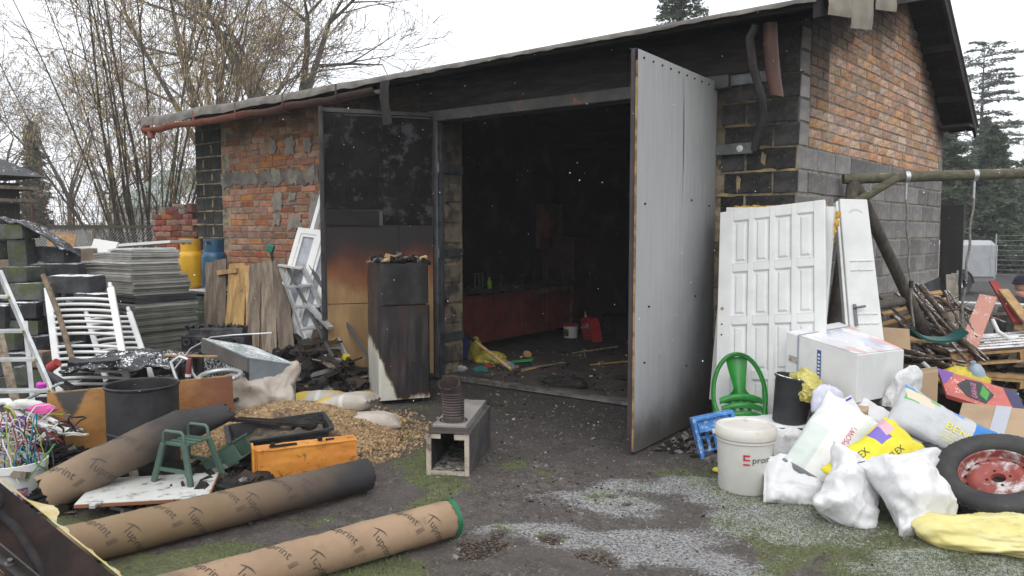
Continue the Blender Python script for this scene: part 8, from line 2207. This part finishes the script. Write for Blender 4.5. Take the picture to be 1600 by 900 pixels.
# ---- garden hut roof at the left edge
t = thing('garden_hut', 'small dark wooden hut with felt roof at the left frame edge', 'hut', (-13.7, 5.0, 0))
b = MB(); b.box((-.35, -.1, 1.15), (.9, .9, 2.3)); b.build('wall', mat('hut_wall', (.035, .03, .028), (.05, .042, .036), 4, rough=.9, stretch=(9, 9, 1)), t)
b = MB()
for k, (sx, sy) in enumerate(((1, 1), (-1, 1), (-1, -1), (1, -1))): pass
b.add([(-1.15, -.85, 2.40), (.38, -.85, 2.40), (.38, .65, 2.40), (-1.15, .65, 2.40), (-.38, -.1, 2.86)], [(3, 2, 1, 0), (0, 1, 4), (1, 2, 4), (2, 3, 4), (3, 0, 4)]); b.build('roof', mat('hut_roof', (.075, .075, .08), rough=.85, snow=.2), t)
for z in (2.22, 2.02): b = MB(); b.box((-.35, -.1, z), (1.30, 1.30, .05)); b.build('shelf', m_oldwood, t)
b = MB(); b.box((.07, -.56, 1.95), (.06, .04, .5)); b.build('post', m_newwood, t)
# ---- pale glass roof behind the hazel
t = thing('greenhouse', 'pale green ridged translucent roof behind the hazel stems', 'greenhouse', (-23.5, 13.6, 0))
b = MB(); b.sheet(lambda u, v: (-1.6 + 3.6 * u, -1.2 + 2.0 * v, 2.3 + 1.5 * v * .9 + .03 * math.sin(u * 120)), 90, 8, thick=.02); b.build('roof', mat('roof_pale_green', (.34, .42, .38), (.25, .32, .29), 3, rough=.4), t, smooth=60)
b = MB(); b.box((.2, -.1, 1.15), (3.4, 2.0, 2.3)); b.build('wall', mat('pale_wall', (.42, .41, .38), (.33, .32, .30), 3, rough=.9), t)
# ---- black door open at the garage's far corner
t = thing('black_door', 'black plank door standing open at the far corner of the garage', 'door', (-1.24, 10.42, 0), (0, 0, -4))
m_bd = mat('black_door', (.014, .013, .015), (.022, .02, .02), 4, rough=.6)
b = MB(); b.box((.10, 0, .93), (.24, .04, 1.82)); b.build('leaf', m_bd, t, bevel=.004)
for z_, h in ((.45, .55), (1.25, .65)): b = MB(); b.box((.09, -.024, z_), (.15, .008, h)); b.build('door_panel', m_bd, t, bevel=.003)
b = MB(); b.box((.18, -.03, 1.0), (.02, .012, .14)); b.tube([(.18, -.03, 1.03), (.18, -.06, 1.03), (.12, -.06, 1.03)], .007, 6); b.build('handle', m_brk, t, smooth=50)
# ---- trailer with a grey tarpaulin
t = thing('trailer', 'grey tarpaulin covered car trailer parked behind the scrap', 'trailer', (-2.68, 22.38, 0), (0, 0, 36))
m_tarp = mat('trailer_tarp', (.33, .34, .36), (.29, .30, .32), 3, rough=.6, bump=.15, bscale=6)
b = MB(); prof2 = [(-.65, .42), (.65, .42), (.65, 1.22), (.45, 1.33), (-.45, 1.33), (-.65, 1.22)]
b.prism(prof2, (-1.1, 0, 0), (0, 1, 0), (0, 0, 1), (2.1, 0, 0)); b.build('tarpaulin', m_tarp, t, bevel=.02)
b = MB(); b.sheet(lambda u, v: (.86 + .015 * math.sin(v * 9), -.665 - .005 * math.sin(u * 20), .5 + .75 * v), 2, 20); b.build('tarp_seam', mat('tarp_seam', (.22, .23, .24), rough=.6), t)
b = MB(); b.box((-.05, 0, .36), (2.1, 1.25, .12)); b.build('bed', mat('trailer_bed', (.17, .17, .17), rough=.6), t, bevel=.01)
for sy in (-1, 1):
    M = Matrix.Translation((.10, sy * .70, .27)) @ Matrix.Rotation(R(90), 4, 'X')
    b = MB(); b.lathe([(.10, -.07), (.26, -.08), (.28, -.05), (.28, .05), (.26, .08), (.10, .07)], 28, M); w = b.build('wheel', m_tyre, t, smooth=40)
    b = MB(); b.lathe([(.0005, -.02), (.05, .03), (.12, .04), (.15, .06), (.16, .02)], 20, M); b.lathe([(.0005, .02), (.05, -.03), (.12, -.04), (.15, -.06), (.16, -.02)], 20, M); b.build('rim', m_brk, w, smooth=40)
    b = MB(); b.tube([(.10 + .34 * math.cos(a), sy * .70, .27 + .34 * math.sin(a)) for a in [math.pi * (k / 10) for k in range(11)]], .03, 6); b.build('mudguard', m_black, t, smooth=50)
b = MB(); b.box((1.055, 0, .85), (.02, 1.2, .72)); b.build('rear_flap', mat('flap_pale', (.50, .50, .50), (.42, .42, .43), 8, rough=.6), t)
# ---- pale garden fence and hedge far right
t = thing('wire_fence', 'thin wire fence with slim posts far right behind the trailer', 'fence', (2.0, 30.0, 0))
for k in range(12): b = MB(); b.tube([(-4 + k * 1.3, 0, 0), (-4 + k * 1.3, 0, 1.5)], .025, 6); b.build('post', m_gwire, t, smooth=60)
b = MB()
for k in range(9): b.tube([(-4, 0, .15 + k * .16), (10.3, 0, .15 + k * .16)], .005, 3)
o = b.build('wires', m_gwire, t); o['kind'] = 'stuff'

# ================================================================== PERSON crouching behind the scrap
t = thing('person', 'person in dark knitted cap and dark jacket crouching behind the scrap', 'person', (-.50, 11.4, 0), (0, 0, 36))
def skin_body(name, joints, edges, m, parent, sub=2):
    me_ = bpy.data.meshes.new(name); me_.from_pydata([j[0] for j in joints], edges, []); me_.materials.append(m)
    o = bpy.data.objects.new(name, me_); COL.objects.link(o); o.parent = parent
    me_.skin_vertices.new(name='skin') if hasattr(me_.skin_vertices, 'new') else None
    md = o.modifiers.new('skin', 'SKIN')
    if not me_.skin_vertices: return o
    for i, j in enumerate(joints):
        r_ = j[1] if isinstance(j[1], tuple) else (j[1], j[1]); me_.skin_vertices[0].data[i].radius = r_
    me_.skin_vertices[0].data[0].use_root = True
    s_ = o.modifiers.new('sub', 'SUBSURF'); s_.levels = sub; s_.render_levels = sub
    for p in me_.polygons: p.use_smooth = True
    return o
m_jacket = mat('jacket_dark', (.018, .020, .022), (.05, .05, .045), 12, rough=.9)
m_skin = mat('skin', (.50, .27, .20), (.45, .23, .17), 8, rough=.55, sub=.1)
m_cap = mat('knit_cap', (.012, .014, .03), (.02, .022, .04), 60, rough=.95, bump=.6)
# local x: to the person's front (faces right in the photo), pelvis low, back leaning forward
J = [((-.22, 0, .28), (.14, .16)), ((-.12, 0, .46), (.14, .17)), ((-.03, 0, .62), (.12, .18)), ((.0, 0, .72), (.06, .06)),
     ((-.0, .19, .64), .065), ((.12, .24, .46), .05), ((.28, .16, .36), .036), ((-.0, -.19, .64), .065), ((.12, -.24, .46), .05), ((.28, -.14, .36), .036),
     ((-.18, .11, .26), .09), ((.12, .17, .42), .07), ((-.05, .16, .08), .05), ((.08, .16, .035), .04), ((-.18, -.11, .26), .09), ((.10, -.16, .10), .07), ((-.25, -.15, .08), .05), ((-.38, -.15, .05), .035)]
E_ = [(0, 1), (1, 2), (2, 3), (2, 4), (4, 5), (5, 6), (2, 7), (7, 8), (8, 9), (0, 10), (10, 11), (11, 12), (12, 13), (0, 14), (14, 15), (15, 16), (16, 17)]
skin_body('body', J, E_, m_jacket, t)
b = MB()
def head(u, v):
    a = u * 2 * math.pi; ph = v * math.pi
    x, y, z = math.sin(ph) * math.cos(a), math.sin(ph) * math.sin(a), math.cos(ph)
    rx = .098 + .010 * (x > 0) * (z < 0); r_ = Vector((x * rx, y * .076, z * .115))
    nose = math.exp(-((y / .16) ** 2 + ((z + .10) / .16) ** 2)) * (x > .3) * .026
    chin = math.exp(-((y / .4) ** 2 + ((z + .85) / .2) ** 2)) * .022
    brow = math.exp(-((z - .22) / .12) ** 2) * (x > .4) * .005
    eye = -sum(math.exp(-(((y - e) / .13) ** 2 + ((z - .06) / .10) ** 2)) for e in (-.40, .40)) * (x > .3) * .008
    r_.x += nose + chin + brow + eye
    return r_ + Vector((.05, 0, .865))
b.sheet(head, 40, 30); b.tube([(.01, 0, .70), (.035, 0, .80)], .052, 14); b.build('head', m_skin, t, smooth=180)
for s_ in (-1, 1):
    b = MB(); b.lathe([(.0005, .012), (.014, .010), (.020, .0), (.012, -.006)], 10, Matrix.Translation((.035, s_ * .076, .86)) @ Matrix.Rotation(R(-90 * s_), 4, 'X')); b.build('ear', m_skin, t, smooth=60)
b = MB(); b.sheet(lambda u, v: tuple(Vector((math.cos(u * 6.2832) * (.112 if math.cos(u * 6.2832) < 0 else .106), math.sin(u * 6.2832) * .088, 0)) * math.cos(v * 1.5) + Vector((.046 - .012 * v, 0, .885 + .108 * math.sin(v * 1.5707)))), 30, 10, thick=.006)
b.build('knitted_cap', m_cap, t, smooth=180)
b = MB(); b.tube([(.046 + .112 * math.cos(a), .090 * math.sin(a), .890 + .004 * math.cos(a)) for a in [k * math.pi / 12 for k in range(25)]], .012, 8); b.build('cap_brim', m_cap, t, smooth=60)
m_glove = mat('work_glove', (.05, .05, .05), (.09, .09, .085), 20, rough=.9)
for s_ in (-1, 1):
    o_h = Vector((.30, s_ * .15, .345)); b = MB(); b.box(tuple(o_h + Vector((.035, 0, -.012))), (.085, .075, .030), (0, 25, 0)); b.build('palm', m_glove, t, bevel=.010)
    for k in range(4):
        y = (k - 1.5) * .019; b = MB(); b.tube([o_h + Vector((.075, y, -.025)), o_h + Vector((.108 - .004 * abs(k - 1.5), y, -.045)), o_h + Vector((.112 - .006 * abs(k - 1.5), y, -.075))], [.0095, .009, .008], 8); b.build('finger', m_glove, t, smooth=60)
    b = MB(); b.tube([o_h + Vector((.02, -s_ * .035, -.01)), o_h + Vector((.055, -s_ * .058, -.03)), o_h + Vector((.080, -s_ * .052, -.05))], [.011, .010, .009], 8); b.build('thumb', m_glove, t, smooth=60)

# ================================================================== falling snow
rg = np.random.default_rng(77); n = 800
D_ = 1.9 + 9 * rg.random(n) ** .8; px = rg.uniform(-50, 1650, n); py = rg.uniform(-30, 700, n)
cy, sy_ = math.cos(R(36)), math.sin(R(36)); lat = (px - 800) / 1200 * D_; hgt = 1.5 + (365 - py) / 1200 * D_
X = -sy_ * D_ + cy * lat; Y = cy * D_ + sy_ * lat
k = (hgt > .1) & (hgt < 6); P = np.stack([X, Y, hgt], -1)[k]
inside_wall = (P[:, 1] > 5.8) & ((P[:, 0] > -2.4) | (P[:, 0] < -5.3)) & (P[:, 0] < -1.3) | (P[:, 2] > 2.9) & (P[:, 1] > 5.2) & (P[:, 0] < -1.3) | (P[:, 1] > 6.4) & (P[:, 0] < -1.3)
P = P[~inside_wall]
b = MB(); rr = random.Random(3)
for p in P:
    s_ = rr.uniform(.0011, .0027) * (1.0 if rr.random() > .03 else 1.8); st = rr.uniform(1, 1.7)
    dx, dy, dz = s_, s_, s_ * st * .8
    x, y, z = [float(q) for q in p]
    b.add([(x + dx, y, z), (x - dx, y, z), (x, y + dy, z), (x, y - dy, z), (x, y, z + dz), (x, y, z - dz)], [(0, 2, 4), (2, 1, 4), (1, 3, 4), (3, 0, 4), (2, 0, 5), (1, 2, 5), (3, 1, 5), (0, 3, 5)])
o = b.build('falling_snow', mat('snowflake', (.85, .86, .88), rough=.9), smooth=180); o['kind'] = 'stuff'; tag(o, 'fine snowflakes drifting down through the yard air', 'snow')

# ================================================================== haze
b = MB(); b.box((-8, 75, 9.5), (200, 175, 21)); o = b.build('haze', [])
hm_ = bpy.data.materials.new('haze'); hm_.use_nodes = True; nt = hm_.node_tree
nt.nodes.remove(nt.nodes['Principled BSDF'])
pv = nt.nodes.new('ShaderNodeVolumePrincipled'); pv.inputs['Color'].default_value = (.92, .94, .97, 1); pv.inputs['Density'].default_value = .0018
nt.links.new(pv.outputs[0], nt.nodes['Material Output'].inputs['Volume'])
o.data.materials.clear(); o.data.materials.append(hm_); o['kind'] = 'stuff'
